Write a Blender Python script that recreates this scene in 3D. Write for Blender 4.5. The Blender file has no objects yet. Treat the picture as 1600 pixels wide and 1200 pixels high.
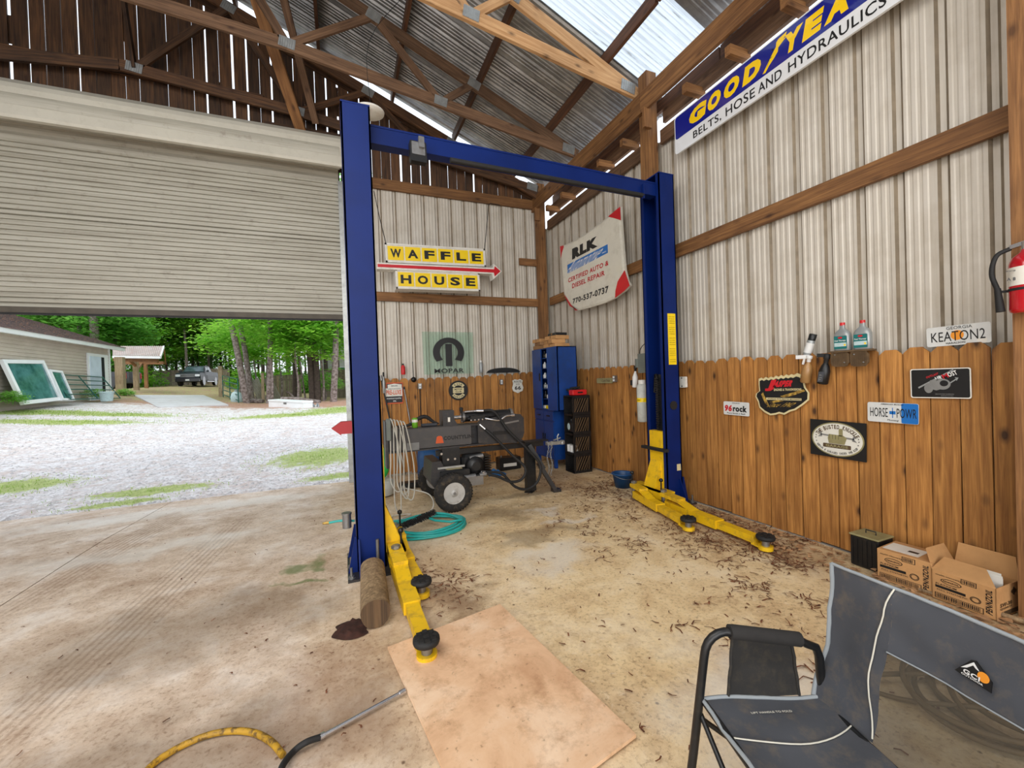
import bpy, math, random
from mathutils import Vector, Matrix, noise
SC = bpy.context.scene
COL = SC.collection
V = Vector
# ------------------------------------------------------------------ camera
CF, ROLL, YAW, PITCH, CH = 649.63, -.0339, .3873, -.0112, 1.40
_fw = V((math.sin(YAW)*math.cos(PITCH), math.cos(YAW)*math.cos(PITCH), math.sin(PITCH)))
_rt = V((math.cos(YAW), -math.sin(YAW), 0)); _up = _rt.cross(_fw)
CR = _rt*math.cos(ROLL)+_up*math.sin(ROLL); CU = _up*math.cos(ROLL)-_rt*math.sin(ROLL)
CAM = V((0, 0, CH))
cam = bpy.data.cameras.new('camera'); cam.sensor_width = 36; cam.lens = CF/1600*36
cam.clip_start = .02; cam.clip_end = 400
co = bpy.data.objects.new('camera', cam); COL.objects.link(co)
co.matrix_world = Matrix((( CR.x, CU.x, -_fw.x, 0), (CR.y, CU.y, -_fw.y, 0), (CR.z, CU.z, -_fw.z, CH), (0, 0, 0, 1)))
SC.camera = co
# ------------------------------------------------------------------ world and light
w = bpy.data.worlds.new('overcast_sky'); SC.world = w; w.use_nodes = True
nt = w.node_tree; bg = nt.nodes['Background']
tc = nt.nodes.new('ShaderNodeTexCoord'); sx = nt.nodes.new('ShaderNodeSeparateXYZ')
cr = nt.nodes.new('ShaderNodeValToRGB')
nt.links.new(tc.outputs['Generated'], sx.inputs[0]); nt.links.new(sx.outputs['Z'], cr.inputs[0])
cr.color_ramp.elements[0].color = (.86, .90, .95, 1); cr.color_ramp.elements[1].color = (.80, .88, 1, 1)
cr.color_ramp.elements[0].position = .0; cr.color_ramp.elements[1].position = .8
nt.links.new(cr.outputs[0], bg.inputs[0]); bg.inputs[1].default_value = 1.5
sun = bpy.data.lights.new('hazy_sun', 'SUN'); sun.energy = 1.0; sun.angle = math.radians(25); sun.color = (1, .97, .9)
so = bpy.data.objects.new('hazy_sun', sun); COL.objects.link(so); so.rotation_euler = (math.radians(36), math.radians(10), math.radians(-30))
def area(name, loc, tgt, sx_, sy_, power, col=(1, 1, 1)):
    l = bpy.data.lights.new(name, 'AREA'); l.shape = 'RECTANGLE'; l.size = sx_; l.size_y = sy_; l.energy = power; l.color = col
    o = bpy.data.objects.new(name, l); COL.objects.link(o); o.location = loc
    o.rotation_euler = (V(tgt)-V(loc)).to_track_quat('-Z', 'Y').to_euler(); return o
area('rear_fill', (-2.0, -4.6, 2.3), (.6, 5, 1.4), 8, 3.6, 290, (1, .97, .93))  # added soft fill from behind the camera, lifts the whole interior
area('overhead_fill', (-1.6, .6, 4.45), (0.2, 2.6, 0), 5.0, 1.6, 125, (1, .95, .88))  # unseen overhead fill, added to brighten the barn inside
SC.view_settings.view_transform = 'Standard'; SC.view_settings.look = 'None'
SC.view_settings.gamma = 1; SC.view_settings.use_curve_mapping = False; SC.view_settings.exposure = .25
# ------------------------------------------------------------------ geometry of the place
def ray(px, py): return _fw*CF+CR*(px-800)-CU*(py-600)
def OX(px, py, X): d = ray(px, py); return CAM+d*(X/d.x)
def OY(px, py, Y): d = ray(px, py); return CAM+d*(Y/d.y)
def OZ(px, py, Z=0): d = ray(px, py); return CAM+d*((Z-CH)/d.z)
def AT(px, py, D): return CAM+ray(px, py)/CF*D
def FZ(x, y):      # the slab falls a little towards the door
    return -.045*max(0, y-5)*max(0, min(1, (3.2-x)/1.2))
def sm(a, b, t): t = max(0, min(1, (t-a)/(b-a))); return t*t*(3-2*t)
def GZ(x, y):      # the yard rises away from the door
    z = -.13+.046*max(0, min(y, 22)-7)+.017*max(0, y-22)
    z += .08*max(0, min(-x, 14)-4)*sm(7, 17, y)
    return z
def OG(px, py):
    a, b = 6, 90
    d = ray(px, py)/CF
    lo = 5.
    t = lo
    while t < 120:
        p = CAM+d*t
        if p.z < GZ(p.x, p.y): break
        t += .1
    return V((p.x, p.y, GZ(p.x, p.y)))
# ------------------------------------------------------------------ materials
def srgb(c):
    if max(c) > 1.001 or isinstance(c[0], int): c = [v/255 for v in c]
    return tuple((v/12.92 if v <= .04045 else ((v+.055)/1.055)**2.4) for v in c[:3])+(1,)
MT = {}
def newmat(name):
    m = bpy.data.materials.new(name); m.use_nodes = True; MT[name] = m
    return m, m.node_tree, m.node_tree.nodes['Principled BSDF']
def nd(nt, t, **kw):
    n = nt.nodes.new('ShaderNode'+t)
    for k, v in kw.items():
        if k in n.inputs: n.inputs[k].default_value = v
        else: setattr(n, k, v)
    return n
def ramp(nt, fac, stops):
    r = nt.nodes.new('ShaderNodeValToRGB'); e = r.color_ramp.elements
    e[0].position, e[0].color = stops[0]; e[1].position, e[1].color = stops[-1]
    for p, c in stops[1:-1]:
        k = e.new(p); k.color = c
    nt.links.new(fac, r.inputs[0]); return r.outputs[0]
def mix(nt, fac, a, b, mode='MIX'):
    m = nt.nodes.new('ShaderNodeMix'); m.data_type = 'RGBA'; m.blend_type = mode
    for s, v in ((m.inputs[0], fac), (m.inputs[6], a), (m.inputs[7], b)):
        if hasattr(v, 'is_linked') or isinstance(v, bpy.types.NodeSocket): nt.links.new(v, s)
        else: s.default_value = v
    return m.outputs[2]
def math_(nt, op, a, b=0.0, c=None):
    m = nt.nodes.new('ShaderNodeMath'); m.operation = op
    for i, v in enumerate((a, b) if c is None else (a, b, c)):
        if isinstance(v, bpy.types.NodeSocket): nt.links.new(v, m.inputs[i])
        else: m.inputs[i].default_value = v
    return m.outputs[0]
def coords(nt, scale=(1, 1, 1), rnd=True, kind='Object'):
    t = nt.nodes.new('ShaderNodeTexCoord'); mp = nt.nodes.new('ShaderNodeMapping'); mp.inputs['Scale'].default_value = scale
    nt.links.new(t.outputs[kind], mp.inputs[0])
    if rnd:
        oi = nt.nodes.new('ShaderNodeObjectInfo'); cx = nt.nodes.new('ShaderNodeCombineXYZ')
        for i, k in enumerate((37., 61., 23.)):
            nt.links.new(math_(nt, 'MULTIPLY', oi.outputs['Random'], k), cx.inputs[i])
        nt.links.new(cx.outputs[0], mp.inputs['Location'])
    return mp.outputs[0]
def noise_(nt, vec, scale, detail=4, rough=.55, dist=0):
    n = nd(nt, 'TexNoise'); n.inputs['Scale'].default_value = scale; n.inputs['Detail'].default_value = detail
    n.inputs['Roughness'].default_value = rough; n.inputs['Distortion'].default_value = dist
    nt.links.new(vec, n.inputs['Vector']); return n.outputs['Fac']
def bump(nt, b, h, s, d=.01):
    n = nt.nodes.new('ShaderNodeBump'); n.inputs['Strength'].default_value = s; n.inputs['Distance'].default_value = d
    nt.links.new(h, n.inputs['Height']); nt.links.new(n.outputs[0], b.inputs['Normal'])
def mat(name, c, rough=.5, metal=0., var=.12, sc=6., c2=None, dirt=None, amt=.35, dl=(.5, .72), bmp=0., coat=0., spec=.5):
    m, nt, b = newmat(name); c = srgb(c)
    dk = srgb(c2) if c2 else tuple(v*(1-var*2) for v in c[:3])+(1,)
    vec = coords(nt, rnd=True)
    n = noise_(nt, vec, sc, 5)
    col = ramp(nt, n, [(.35, dk), (.62, c)])
    if dirt:
        n2 = noise_(nt, vec, sc*3.1, 8, .7)
        f = ramp(nt, n2, [(dl[0], (0, 0, 0, 1)), (dl[1], (amt, amt, amt, 1))])
        col = mix(nt, f, col, srgb(dirt))
    nt.links.new(col, b.inputs['Base Color'])
    b.inputs['Roughness'].default_value = rough; b.inputs['Metallic'].default_value = metal
    b.inputs['Specular IOR Level'].default_value = spec
    if coat: b.inputs['Coat Weight'].default_value = coat
    if bmp: bump(nt, b, n, bmp, .01)
    return m
def wood(name, light, dark, knot=.6, g=1., rv=.35, rough=.7, knotc=(60, 30, 12)):
    m, nt, b = newmat(name)
    v = coords(nt, (1, 1, 1)); oi = nd(nt, 'ObjectInfo')
    st = nt.nodes.new('ShaderNodeMapping'); st.inputs['Scale'].default_value = (18*g, 18*g, .9*g); nt.links.new(v, st.inputs[0])
    n1 = noise_(nt, st.outputs[0], 2.2, 6, .6, .6)
    st2 = nt.nodes.new('ShaderNodeMapping'); st2.inputs['Scale'].default_value = (70*g, 70*g, 1.6*g); nt.links.new(v, st2.inputs[0])
    n2 = noise_(nt, st2.outputs[0], 2., 3, .5)
    f = math_(nt, 'ADD', math_(nt, 'MULTIPLY', n1, .7), math_(nt, 'MULTIPLY', n2, .3))
    col = ramp(nt, f, [(.34, srgb(dark)), (.5, tuple((a+b_)/2 for a, b_ in zip(srgb(dark), srgb(light)))), (.62, srgb(light))])
    # knots
    kv = nt.nodes.new('ShaderNodeMapping'); kv.inputs['Scale'].default_value = (7.5*g, 7.5*g, 3.6*g); nt.links.new(v, kv.inputs[0])
    vo = nd(nt, 'TexVoronoi'); vo.inputs['Scale'].default_value = 1.; vo.inputs['Randomness'].default_value = 1.; nt.links.new(kv.outputs[0], vo.inputs['Vector'])
    kf = ramp(nt, vo.outputs['Distance'], [(.07, (knot, knot, knot, 1)), (.12, (knot*.55, knot*.55, knot*.55, 1)), (.22, (0, 0, 0, 1))])
    col = mix(nt, kf, col, srgb(knotc))
    big = noise_(nt, v, 2.3, 3)
    blot = ramp(nt, big, [(.35, (.78, .76, .74, 1)), (.6, (1, 1, 1, 1))])
    col = mix(nt, 1., col, blot, 'MULTIPLY')
    r = ramp(nt, oi.outputs['Random'], [(0, (1-rv, 1-rv, 1-rv*1.05, 1)), (1, (1, 1, 1, 1))])
    col = mix(nt, 1., col, r, 'MULTIPLY')
    nt.links.new(col, b.inputs['Base Color']); b.inputs['Roughness'].default_value = rough
    bump(nt, b, n2, .25, .004)
    return m
def emis(name, c, s):
    m, nt, b = newmat(name); b.inputs['Emission Color'].default_value = srgb(c); b.inputs['Emission Strength'].default_value = s
    b.inputs['Base Color'].default_value = srgb(c); return m
# ------------------------------------------------------------------ object helpers
WM = {}
def _link(name, data, W, parent):
    o = bpy.data.objects.new(name, data); COL.objects.link(o)
    if parent is not None:
        o.parent = parent; o.matrix_basis = WM[parent.name].inverted() @ W
    else: o.matrix_basis = W
    WM[o.name] = W.copy(); return o
def thing(name, label=None, cat=None, loc=(0, 0, 0), group=None, kind=None, rz=0):
    o = _link(name, None, Matrix.Translation(V(loc)) @ Matrix.Rotation(rz, 4, 'Z'), None); o.empty_display_size = .1
    return tag(o, label, cat, group, kind)
def tag(o, label=None, cat=None, group=None, kind=None):
    if label: o['label'] = label
    if cat: o['category'] = cat
    if group: o['group'] = group
    if kind: o['kind'] = kind
    return o
def rotz(a): return Matrix.Rotation(a, 4, 'Z')
class MB:
    def __init__(s): s.v = []; s.f = []; s.m = []; s.sm = []; s.k = 0
    def mi(s, k): s.k = k; return s
    def add(s, vs, fs, smooth=False):
        n = len(s.v); s.v += [V(p) for p in vs]
        for f in fs: s.f.append([i+n for i in f]); s.m.append(s.k); s.sm.append(smooth)
        return s
    def box(s, x0, x1, y0, y1, z0, z1, M=None):
        p = [V((x, y, z)) for z in (z0, z1) for y in (y0, y1) for x in (x0, x1)]
        if M is not None: p = [M @ q for q in p]
        return s.add(p, [(0, 2, 3, 1), (4, 5, 7, 6), (0, 1, 5, 4), (2, 6, 7, 3), (0, 4, 6, 2), (1, 3, 7, 5)])
    def bx(s, c, d, M=None):
        c = V(c); return s.box(c.x-d[0]/2, c.x+d[0]/2, c.y-d[1]/2, c.y+d[1]/2, c.z-d[2]/2, c.z+d[2]/2, M)
    def cbox(s, x0, x1, y0, y1, z0, z1, c=.004, M=None):   # box with chamfered vertical edges & top
        pts = [(x0+c, y0), (x1-c, y0), (x1, y0+c), (x1, y1-c), (x1-c, y1), (x0+c, y1), (x0, y1-c), (x0, y0+c)]
        cx, cy = (x0+x1)/2, (y0+y1)/2
        kx = 1-2*c/max(1e-6, (x1-x0)); ky = 1-2*c/max(1e-6, (y1-y0))
        vs = []
        for z, q in ((z0, 1), (z0+c, 0), (z1-c, 0), (z1, 1)):
            for x, y in pts: vs.append(V((cx+(x-cx)*(kx if q else 1), cy+(y-cy)*(ky if q else 1), z)))
        if M is not None: vs = [M @ v for v in vs]
        fs = [tuple(range(7, -1, -1)), tuple(range(24, 32))]
        for r in range(3):
            for i in range(8): fs.append((r*8+i, r*8+(i+1) % 8, r*8+8+(i+1) % 8, r*8+8+i))
        return s.add(vs, fs)
    def beam(s, p0, p1, w, h, up=(0, 0, 1)):
        p0, p1 = V(p0), V(p1); d = (p1-p0).normalized(); u = V(up)
        if abs(d.dot(u)) > .98: u = V((0, 1, 0))
        sd = d.cross(u).normalized(); u = sd.cross(d)
        vs = [p+sd*a*w/2+u*b*h/2 for p in (p0, p1) for a, b in ((-1, -1), (1, -1), (1, 1), (-1, 1))]
        return s.add(vs, [(0, 3, 2, 1), (4, 5, 6, 7), (0, 1, 5, 4), (1, 2, 6, 5), (2, 3, 7, 6), (3, 0, 4, 7)])
    def tube(s, pts, r, n=8, caps=True, rs=None):
        pts = [V(p) for p in pts]; N = len(pts); vs = []; ref = None
        for i, p in enumerate(pts):
            d = (pts[min(i+1, N-1)]-pts[max(i-1, 0)]).normalized()
            if ref is None:
                ref = V((0, 0, 1)) if abs(d.z) < .9 else V((1, 0, 0))
            a = d.cross(ref).normalized(); ref = a.cross(d).normalized()
            rr = rs[i] if rs else r
            for k in range(n):
                t = 2*math.pi*k/n; vs.append(p+(a*math.cos(t)+ref*math.sin(t))*rr)
        fs = [(i*n+k, i*n+(k+1) % n, (i+1)*n+(k+1) % n, (i+1)*n+k) for i in range(N-1) for k in range(n)]
        s.add(vs, fs, True)
        if caps: s.add([vs[k] for k in range(n)][::-1], [tuple(range(n))]); s.add([vs[(N-1)*n+k] for k in range(n)], [tuple(range(n))])
        return s
    def cyl(s, p0, p1, r0, r1=None, n=16):
        return s.tube([p0, p1], r0, n, True, [r0, r0 if r1 is None else r1])
    def lathe(s, prof, o, ax=(0, 0, 1), n=20, smooth=True, sx=1., sy=1., cap=True):
        o = V(o); ax = V(ax).normalized(); u = V((1, 0, 0)) if abs(ax.x) < .9 else V((0, 1, 0))
        a = (u-ax*u.dot(ax)).normalized(); b = ax.cross(a); vs = []
        for r, h in prof:
            for k in range(n):
                t = 2*math.pi*k/n; vs.append(o+ax*h+a*math.cos(t)*r*sx+b*math.sin(t)*r*sy)
        m = len(prof)
        fs = [(i*n+k, i*n+(k+1) % n, (i+1)*n+(k+1) % n, (i+1)*n+k) for i in range(m-1) for k in range(n)]
        s.add(vs, fs, smooth)
        if cap and prof[0][0] > 1e-5: s.add(vs[:n][::-1], [tuple(range(n))])
        if cap and prof[-1][0] > 1e-5: s.add(vs[-n:], [tuple(range(n))])
        return s
    def prism(s, fr, poly, w0, w1):
        n = len(poly); ar = sum(poly[i][0]*poly[(i+1) % n][1]-poly[(i+1) % n][0]*poly[i][1] for i in range(n))
        if ar < 0: poly = poly[::-1]
        vs = [fr(u, v, w0) for u, v in poly]+[fr(u, v, w1) for u, v in poly]
        fs = [tuple(range(n-1, -1, -1)), tuple(range(n, 2*n))]+[(i, (i+1) % n, n+(i+1) % n, n+i) for i in range(n)]
        return s.add(vs, fs)
    def grid(s, P, smooth=True):
        nu, nv = len(P), len(P[0]); return s.add([p for r in P for p in r], [(i*nv+j, (i+1)*nv+j, (i+1)*nv+j+1, i*nv+j+1) for i in range(nu-1) for j in range(nv-1)], smooth)
    def mesh(s, name, M, origin):
        me = bpy.data.meshes.new(name); me.from_pydata([p-origin for p in s.v], [], s.f)
        for m in (M if isinstance(M, (list, tuple)) else [M]): me.materials.append(MT[m] if isinstance(m, str) else m)
        me.polygons.foreach_set('material_index', s.m); me.polygons.foreach_set('use_smooth', s.sm); me.update()
        return me
    def build(s, name, M, parent=None, origin=None, kind=None):
        if origin is None:
            lo = V([min(p[i] for p in s.v) for i in range(3)]); hi = V([max(p[i] for p in s.v) for i in range(3)]); origin = (lo+hi)/2
            if parent is None: origin.z = lo.z
        origin = V(origin)
        if parent is not None:                       # keep local frame parallel to the world
            W = Matrix.Translation(origin)
        else: W = Matrix.Translation(origin)
        o = _link(name, s.mesh(name, M, origin), W, parent)
        if kind: o['kind'] = kind
        return o
def bar(name, p0, p1, w, h, M, parent=None, up=(0, 0, 1)):     # timber: local z runs along the grain
    p0, p1 = V(p0), V(p1); d = p1-p0; L = d.length; d = d/L; u = V(up)
    if abs(d.dot(u)) > .98: u = V((0, 1, 0))
    sd = d.cross(u).normalized(); u = sd.cross(d)
    m = MB(); m.box(-w/2, w/2, -h/2, h/2, -L/2, L/2)
    c = (p0+p1)/2
    W = Matrix(((sd.x, u.x, d.x, c.x), (sd.y, u.y, d.y, c.y), (sd.z, u.z, d.z, c.z), (0, 0, 0, 1)))
    if W.to_3x3().determinant() < 0:
        W = Matrix(((-sd.x, u.x, d.x, c.x), (-sd.y, u.y, d.y, c.y), (-sd.z, u.z, d.z, c.z), (0, 0, 0, 1)))
    return _link(name, m.mesh(name, M, V((0, 0, 0))), W, parent)
def inst(src, name, W, parent):
    return _link(name, src.data, W, parent)
def dup(root, dv, label=None, rz=None, group=None):
    r = root.copy(); COL.objects.link(r); r.location = root.location+V(dv)
    if rz is not None: r.rotation_euler = (0, 0, rz)
    if label: r['label'] = label
    if group: r['group'] = group
    for ch in list(root.children):
        c = ch.copy(); COL.objects.link(c); c.parent = r
        for g in list(ch.children):
            k = g.copy(); COL.objects.link(k); k.parent = c
    WM[r.name] = Matrix.Translation(r.location)
    return r
class Frame:
    def __init__(s, o, ex, ey): s.o = V(o); s.ex = V(ex).normalized(); s.ey = V(ey).normalized(); s.n = s.ex.cross(s.ey)
    def __call__(s, u, v, w=0.): return s.o+s.ex*u+s.ey*v+s.n*w
    def rot(s, a): return Frame(s.o, s.ex*math.cos(a)+s.ey*math.sin(a), s.ey*math.cos(a)-s.ex*math.sin(a))
    def at(s, u, v, w=0.): return Frame(s(u, v, w), s.ex, s.ey)
RW = lambda x: (lambda y, z: Frame((x, y, z), (0, -1, 0), (0, 0, 1)))   # frames on the right wall
def FR(y, z, x=3.49): return Frame((x, y, z), (0, -1, 0), (0, 0, 1))
def FF(x, z, y=6.80): return Frame((x, y, z), (1, 0, 0), (0, 0, 1))
_tc = {}
def _text(s, bold):
    k = (s, bold)
    if k not in _tc:
        cu = bpy.data.curves.new('t', 'FONT'); cu.body = s; cu.offset = bold; cu.resolution_u = 3; cu.space_character = 1.04+bold*2
        o = bpy.data.objects.new('t', cu); COL.objects.link(o)
        me = bpy.data.meshes.new_from_object(o); vs = [v.co.copy() for v in me.vertices]; fs = [tuple(p.vertices) for p in me.polygons]
        bpy.data.objects.remove(o); bpy.data.curves.remove(cu); bpy.data.meshes.remove(me)
        x0, x1 = min(v.x for v in vs), max(v.x for v in vs); y0, y1 = min(v.y for v in vs), max(v.y for v in vs)
        _tc[k] = ([((v.x-x0)/(x1-x0), (v.y-y0)/max(1e-6, y1-y0)) for v in vs], fs, (x1-x0)/(y1-y0))
    return _tc[k]
def txt(mb, s, fr, cx, cy, w, h, bold=.0, shear=0., lift=.0015, fn=None):
    vs, fs, asp = _text(s, bold)
    if w is None: w = h*asp
    P = []
    for u, v in vs:
        a, b = cx+(u-.5)*w+(v-.5)*h*shear, cy+(v-.5)*h
        if fn: a, b = fn(a, b)
        P.append(fr(a, b, lift))
    mb.add(P, fs); return mb
def arctxt(mb, s, fr, cx, cy, rx, ry, a0, a1, h, cw, bold=.02, lift=.0015, inner=False):
    n = len(s)
    for i, ch in enumerate(s):
        if ch == ' ': continue
        a = a0+(a1-a0)*(i/(n-1)); x, y = cx+rx*math.cos(a), cy+ry*math.sin(a)
        ta = math.atan2(ry*math.cos(a), -rx*math.sin(a))
        if not inner: ta += math.pi
        txt(mb, ch, fr.at(x, y).rot(ta), 0, 0, cw*(.45 if ch in "I'.," else 1), h, bold, 0, lift)
def ell(cx, cy, rx, ry, n=32, a0=0, a1=2*math.pi):
    full = abs(a1-a0-2*math.pi) < 1e-6
    return [(cx+rx*math.cos(a0+(a1-a0)*i/(n if full else n-1)), cy+ry*math.sin(a0+(a1-a0)*i/(n if full else n-1))) for i in range(n)]
def rrect(x0, x1, y0, y1, r, n=5):
    o = []
    for cx, cy, a in ((x1-r, y1-r, 0), (x0+r, y1-r, .5), (x0+r, y0+r, 1), (x1-r, y0+r, 1.5)):
        o += [(cx+r*math.cos((a+.5*i/n)*math.pi), cy+r*math.sin((a+.5*i/n)*math.pi)) for i in range(n+1)]
    return o
def bez(pts, n=10):     # Catmull-Rom through the points
    pts = [V(p) for p in pts]; P = [pts[0]*2-pts[1]]+pts+[pts[-1]*2-pts[-2]]; o = []
    for i in range(1, len(P)-2):
        a, b, c, d = P[i-1:i+3]
        for k in range(n):
            t = k/n; o.append(.5*((2*b)+(c-a)*t+(2*a-5*b+4*c-d)*t*t+(-a+3*b-3*c+d)*t**3))
    return o+[pts[-1]]
R = random.Random(11)
# ------------------------------------------------------------------ material library
wood('picket_pine', (212, 150, 78), (142, 88, 34), .9, rv=.34, knotc=(52, 24, 8))
wood('framing_pine', (166, 118, 70), (106, 68, 36), .7, rv=.3)
wood('roof_timber', (140, 106, 78), (86, 60, 40), .7, rv=.35)
wood('purlin_wood', (112, 72, 44), (66, 40, 24), .7, rv=.3)
wood('lit_pine', (214, 172, 124), (176, 128, 80), .7, rv=.1)  # truss timber with its lit tone put into the colour
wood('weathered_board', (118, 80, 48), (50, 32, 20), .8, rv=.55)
wood('grey_board', (176, 162, 142), (120, 106, 90), .5, rv=.3)
wood('old_post', (190, 170, 138), (136, 114, 84), .5, rv=.2)
wood('log_bark', (178, 150, 112), (104, 80, 54), .5, g=.8, rv=.2)
mat('blue_paint', (5, 33, 98), .5, 0, .1, 3, spec=.22)
mat('blue_cabinet', (14, 62, 134), .4, 0, .15, 3, dirt=(30, 40, 70), amt=.4)
mat('blue_plastic', (24, 78, 130), .45, 0, .15, 3)
mat('yellow_paint', (238, 192, 22), .42, 0, .06, 4, dirt=(140, 108, 54), amt=.5, dl=(.5, .64))
wood('log_end', (120, 92, 62), (64, 46, 30), .6)
mat('yellow_plastic', (236, 188, 20), .4)
mat('yellow_hose', (186, 142, 34), .55, 0, .2, 8, dirt=(80, 58, 28), amt=.85, dl=(.48, .58))
mat('black_rubber', (30, 29, 29), .7, 0, .2, 12, bmp=.2)
mat('black_paint', (24, 25, 27), .4, .1, .15, 6, dirt=(70, 62, 52), amt=.25)
mat('charcoal_paint', (48, 47, 49), .42, .1, .1, 6, dirt=(110, 96, 78), amt=.25)
mat('tire_rubber', (40, 38, 36), .85, 0, .2, 8, dirt=(110, 92, 70), amt=.5, bmp=.3)
mat('chrome', (215, 215, 218), .22, .95, .08, 10)
mat('galvanised', (176, 178, 176), .42, .7, .12, 14, dirt=(120, 110, 96), amt=.3)
mat('steel', (150, 150, 150), .4, .8, .12, 8, dirt=(100, 80, 60), amt=.4)
mat('wheel_rim', (190, 188, 184), .45, .2, .06, 6, dirt=(120, 104, 84), amt=.5)
mat('white_paint', (232, 230, 222), .4, 0, .05, 4, dirt=(170, 160, 140), amt=.4)
mat('white_plastic', (232, 232, 230), .35, 0, .05, 4)
mat('sign_white', (226, 224, 214), .35, 0, .05, 3, dirt=(170, 160, 140), amt=.3)
mat('plate_white', (222, 224, 222), .3, .1, .05, 9)
mat('sign_yellow', (250, 214, 20), .35, 0, .04, 3)
mat('sign_red', (205, 24, 38), .35, 0, .06, 4)
mat('sign_blue', (26, 110, 190), .35, 0, .05, 4)
mat('goodyear_blue', (14, 26, 132), .16, 0, .05, 3, coat=.8)
mat('goodyear_yellow', (252, 208, 16), .2, 0, .03, 3, coat=.6)
mat('enamel_white', (228, 230, 232), .2, 0, .04, 3, coat=.6)
mat('ink_black', (18, 18, 20), .45, 0, .05, 3)
mat('ink_red', (196, 28, 40), .45, 0, .05, 3)
mat('ink_orange', (210, 84, 28), .45, 0, .05, 3)
mat('ink_grey', (130, 130, 128), .5, 0, .1, 10)
mat('ink_cream', (222, 208, 160), .5, 0, .06, 6)
mat('ink_tan', (150, 142, 100), .5, 0, .1, 12)
mat('ink_gold', (196, 160, 70), .5, 0, .25, 30, c2=(90, 66, 30))
mat('ink_brown', (90, 70, 48), .5, 0, .15, 12)
mat('hood_white', (226, 222, 208), .3, 0, .05, 2, dirt=(160, 148, 124), amt=.35, coat=.3)
mat('cardboard', (196, 148, 96), .85, 0, .08, 6, dirt=(140, 100, 60), amt=.2)
mat('cardboard_dark', (150, 112, 74), .9, 0, .08, 6)
mat('paper', (230, 226, 216), .7, 0, .05, 6)
mat('green_plastic', (50, 190, 84), .4, 0, .1, 4)
mat('can_green', (110, 176, 40), .35, 0, .1, 10)
mat('teal_hose', (40, 172, 166), .4, 0, .08, 6)
mat('grey_cord', (196, 192, 180), .6, 0, .12, 8)
mat('brown_hose', (120, 96, 60), .6, 0, .2, 8)
mat('red_plastic', (206, 32, 36), .35, 0, .1, 5)
mat('red_enamel', (190, 16, 30), .22, 0, .08, 4, coat=.6)
mat('grey_enclosure', (112, 118, 112), .45, .1, .1, 5)
mat('tank_plastic', (206, 208, 200), .5, 0, .1, 5, dirt=(150, 146, 130), amt=.4)
mat('brown_plastic', (104, 82, 56), .6, 0, .15, 20)
mat('silver_plastic', (160, 164, 164), .35, .3, .06, 5)
mat('label_teal', (20, 110, 110), .4, 0, .05, 5)
mat('label_pale', (190, 214, 216), .4, 0, .1, 20)
mat('tan_liquid', (170, 128, 78), .3, 0, .15, 8)
mat('rag_blue', (60, 130, 200), .9, 0, .15, 12)
mat('rag_brown', (66, 36, 26), .95, 0, .3, 20)
mat('canvas_charcoal', (72, 74, 80), .9, 0, .08, 5, dirt=(130, 112, 84), amt=.35, bmp=.1)
mat('canvas_black', (42, 40, 38), .85, 0, .15, 8, dirt=(90, 78, 58), amt=.3)
mat('canvas_trim', (150, 156, 160), .8, 0, .05, 8)
mat('piping_white', (214, 210, 196), .7, 0, .05, 8)
mat('foam_black', (40, 38, 37), .9, 0, .1, 20)
mat('patch_orange', (236, 150, 40), .6, 0, .03, 8)
mat('vinyl_siding', (196, 184, 170), .6, 0, .06, 2)
mat('siding_trim', (236, 238, 238), .5, 0, .03, 2)
mat('shingle', (92, 78, 78), .95, 0, .2, 5, dirt=(190, 130, 96), amt=.9, bmp=.4)
mat('carport_metal', (190, 176, 170), .6, .2, .1, 1.5, dirt=(176, 110, 78), amt=.9)
mat('door_pale', (206, 220, 234), .5, 0, .05, 3)
mat('dark_gap', (16, 18, 24), .9)
mat('truck_paint', (22, 32, 38), .4, .1, .05, 3, spec=.3, coat=.15)
mat('splitter_grey', (74, 72, 72), .45, .1, .08, 6, dirt=(110, 96, 78), amt=.2)
mat('truck_black', (16, 16, 18), .3, .1, .05, 3, coat=.6)
mat('truck_glass', (70, 88, 96), .08, .1, .1, 3)
mat('headlight', (210, 214, 216), .15, .3, .05, 9)
mat('tail_red', (200, 24, 30), .3)
mat('gate_green', (30, 96, 84), .45, .1, .1, 5)
mat('leaning_tin', (168, 164, 148), .55, .3, .12, 2, dirt=(140, 128, 100), amt=.6)
mat('pad_concrete', (206, 204, 206), .85, 0, .06, 1.2, dirt=(150, 130, 116), amt=.5)
mat('bark', (150, 138, 134), .95, 0, .2, 9, c2=(92, 78, 70), bmp=.6)
mat('bark_dark', (86, 74, 66), .95, 0, .2, 9, bmp=.6)
mat('pale_house', (206, 204, 202), .7, 0, .05, 1)
mat('litter_brown', (128, 76, 46), .9, 0, .3, 30, c2=(74, 42, 26))
mat('litter_tan', (186, 142, 100), .9, 0, .2, 30)
mat('gravel_stone', (214, 210, 210), .9, 0, .2, 9)
mat('hood_cream', (198, 194, 180), .35, 0, .04, 3, dirt=(160, 152, 134), amt=.3)
mat('bar_brown', (84, 76, 64), .6, 0, .15, 6)
mat('cover_red', (150, 12, 22), .5)
mat('slab_edge', (160, 154, 146), .9, 0, .15, 5)
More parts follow.
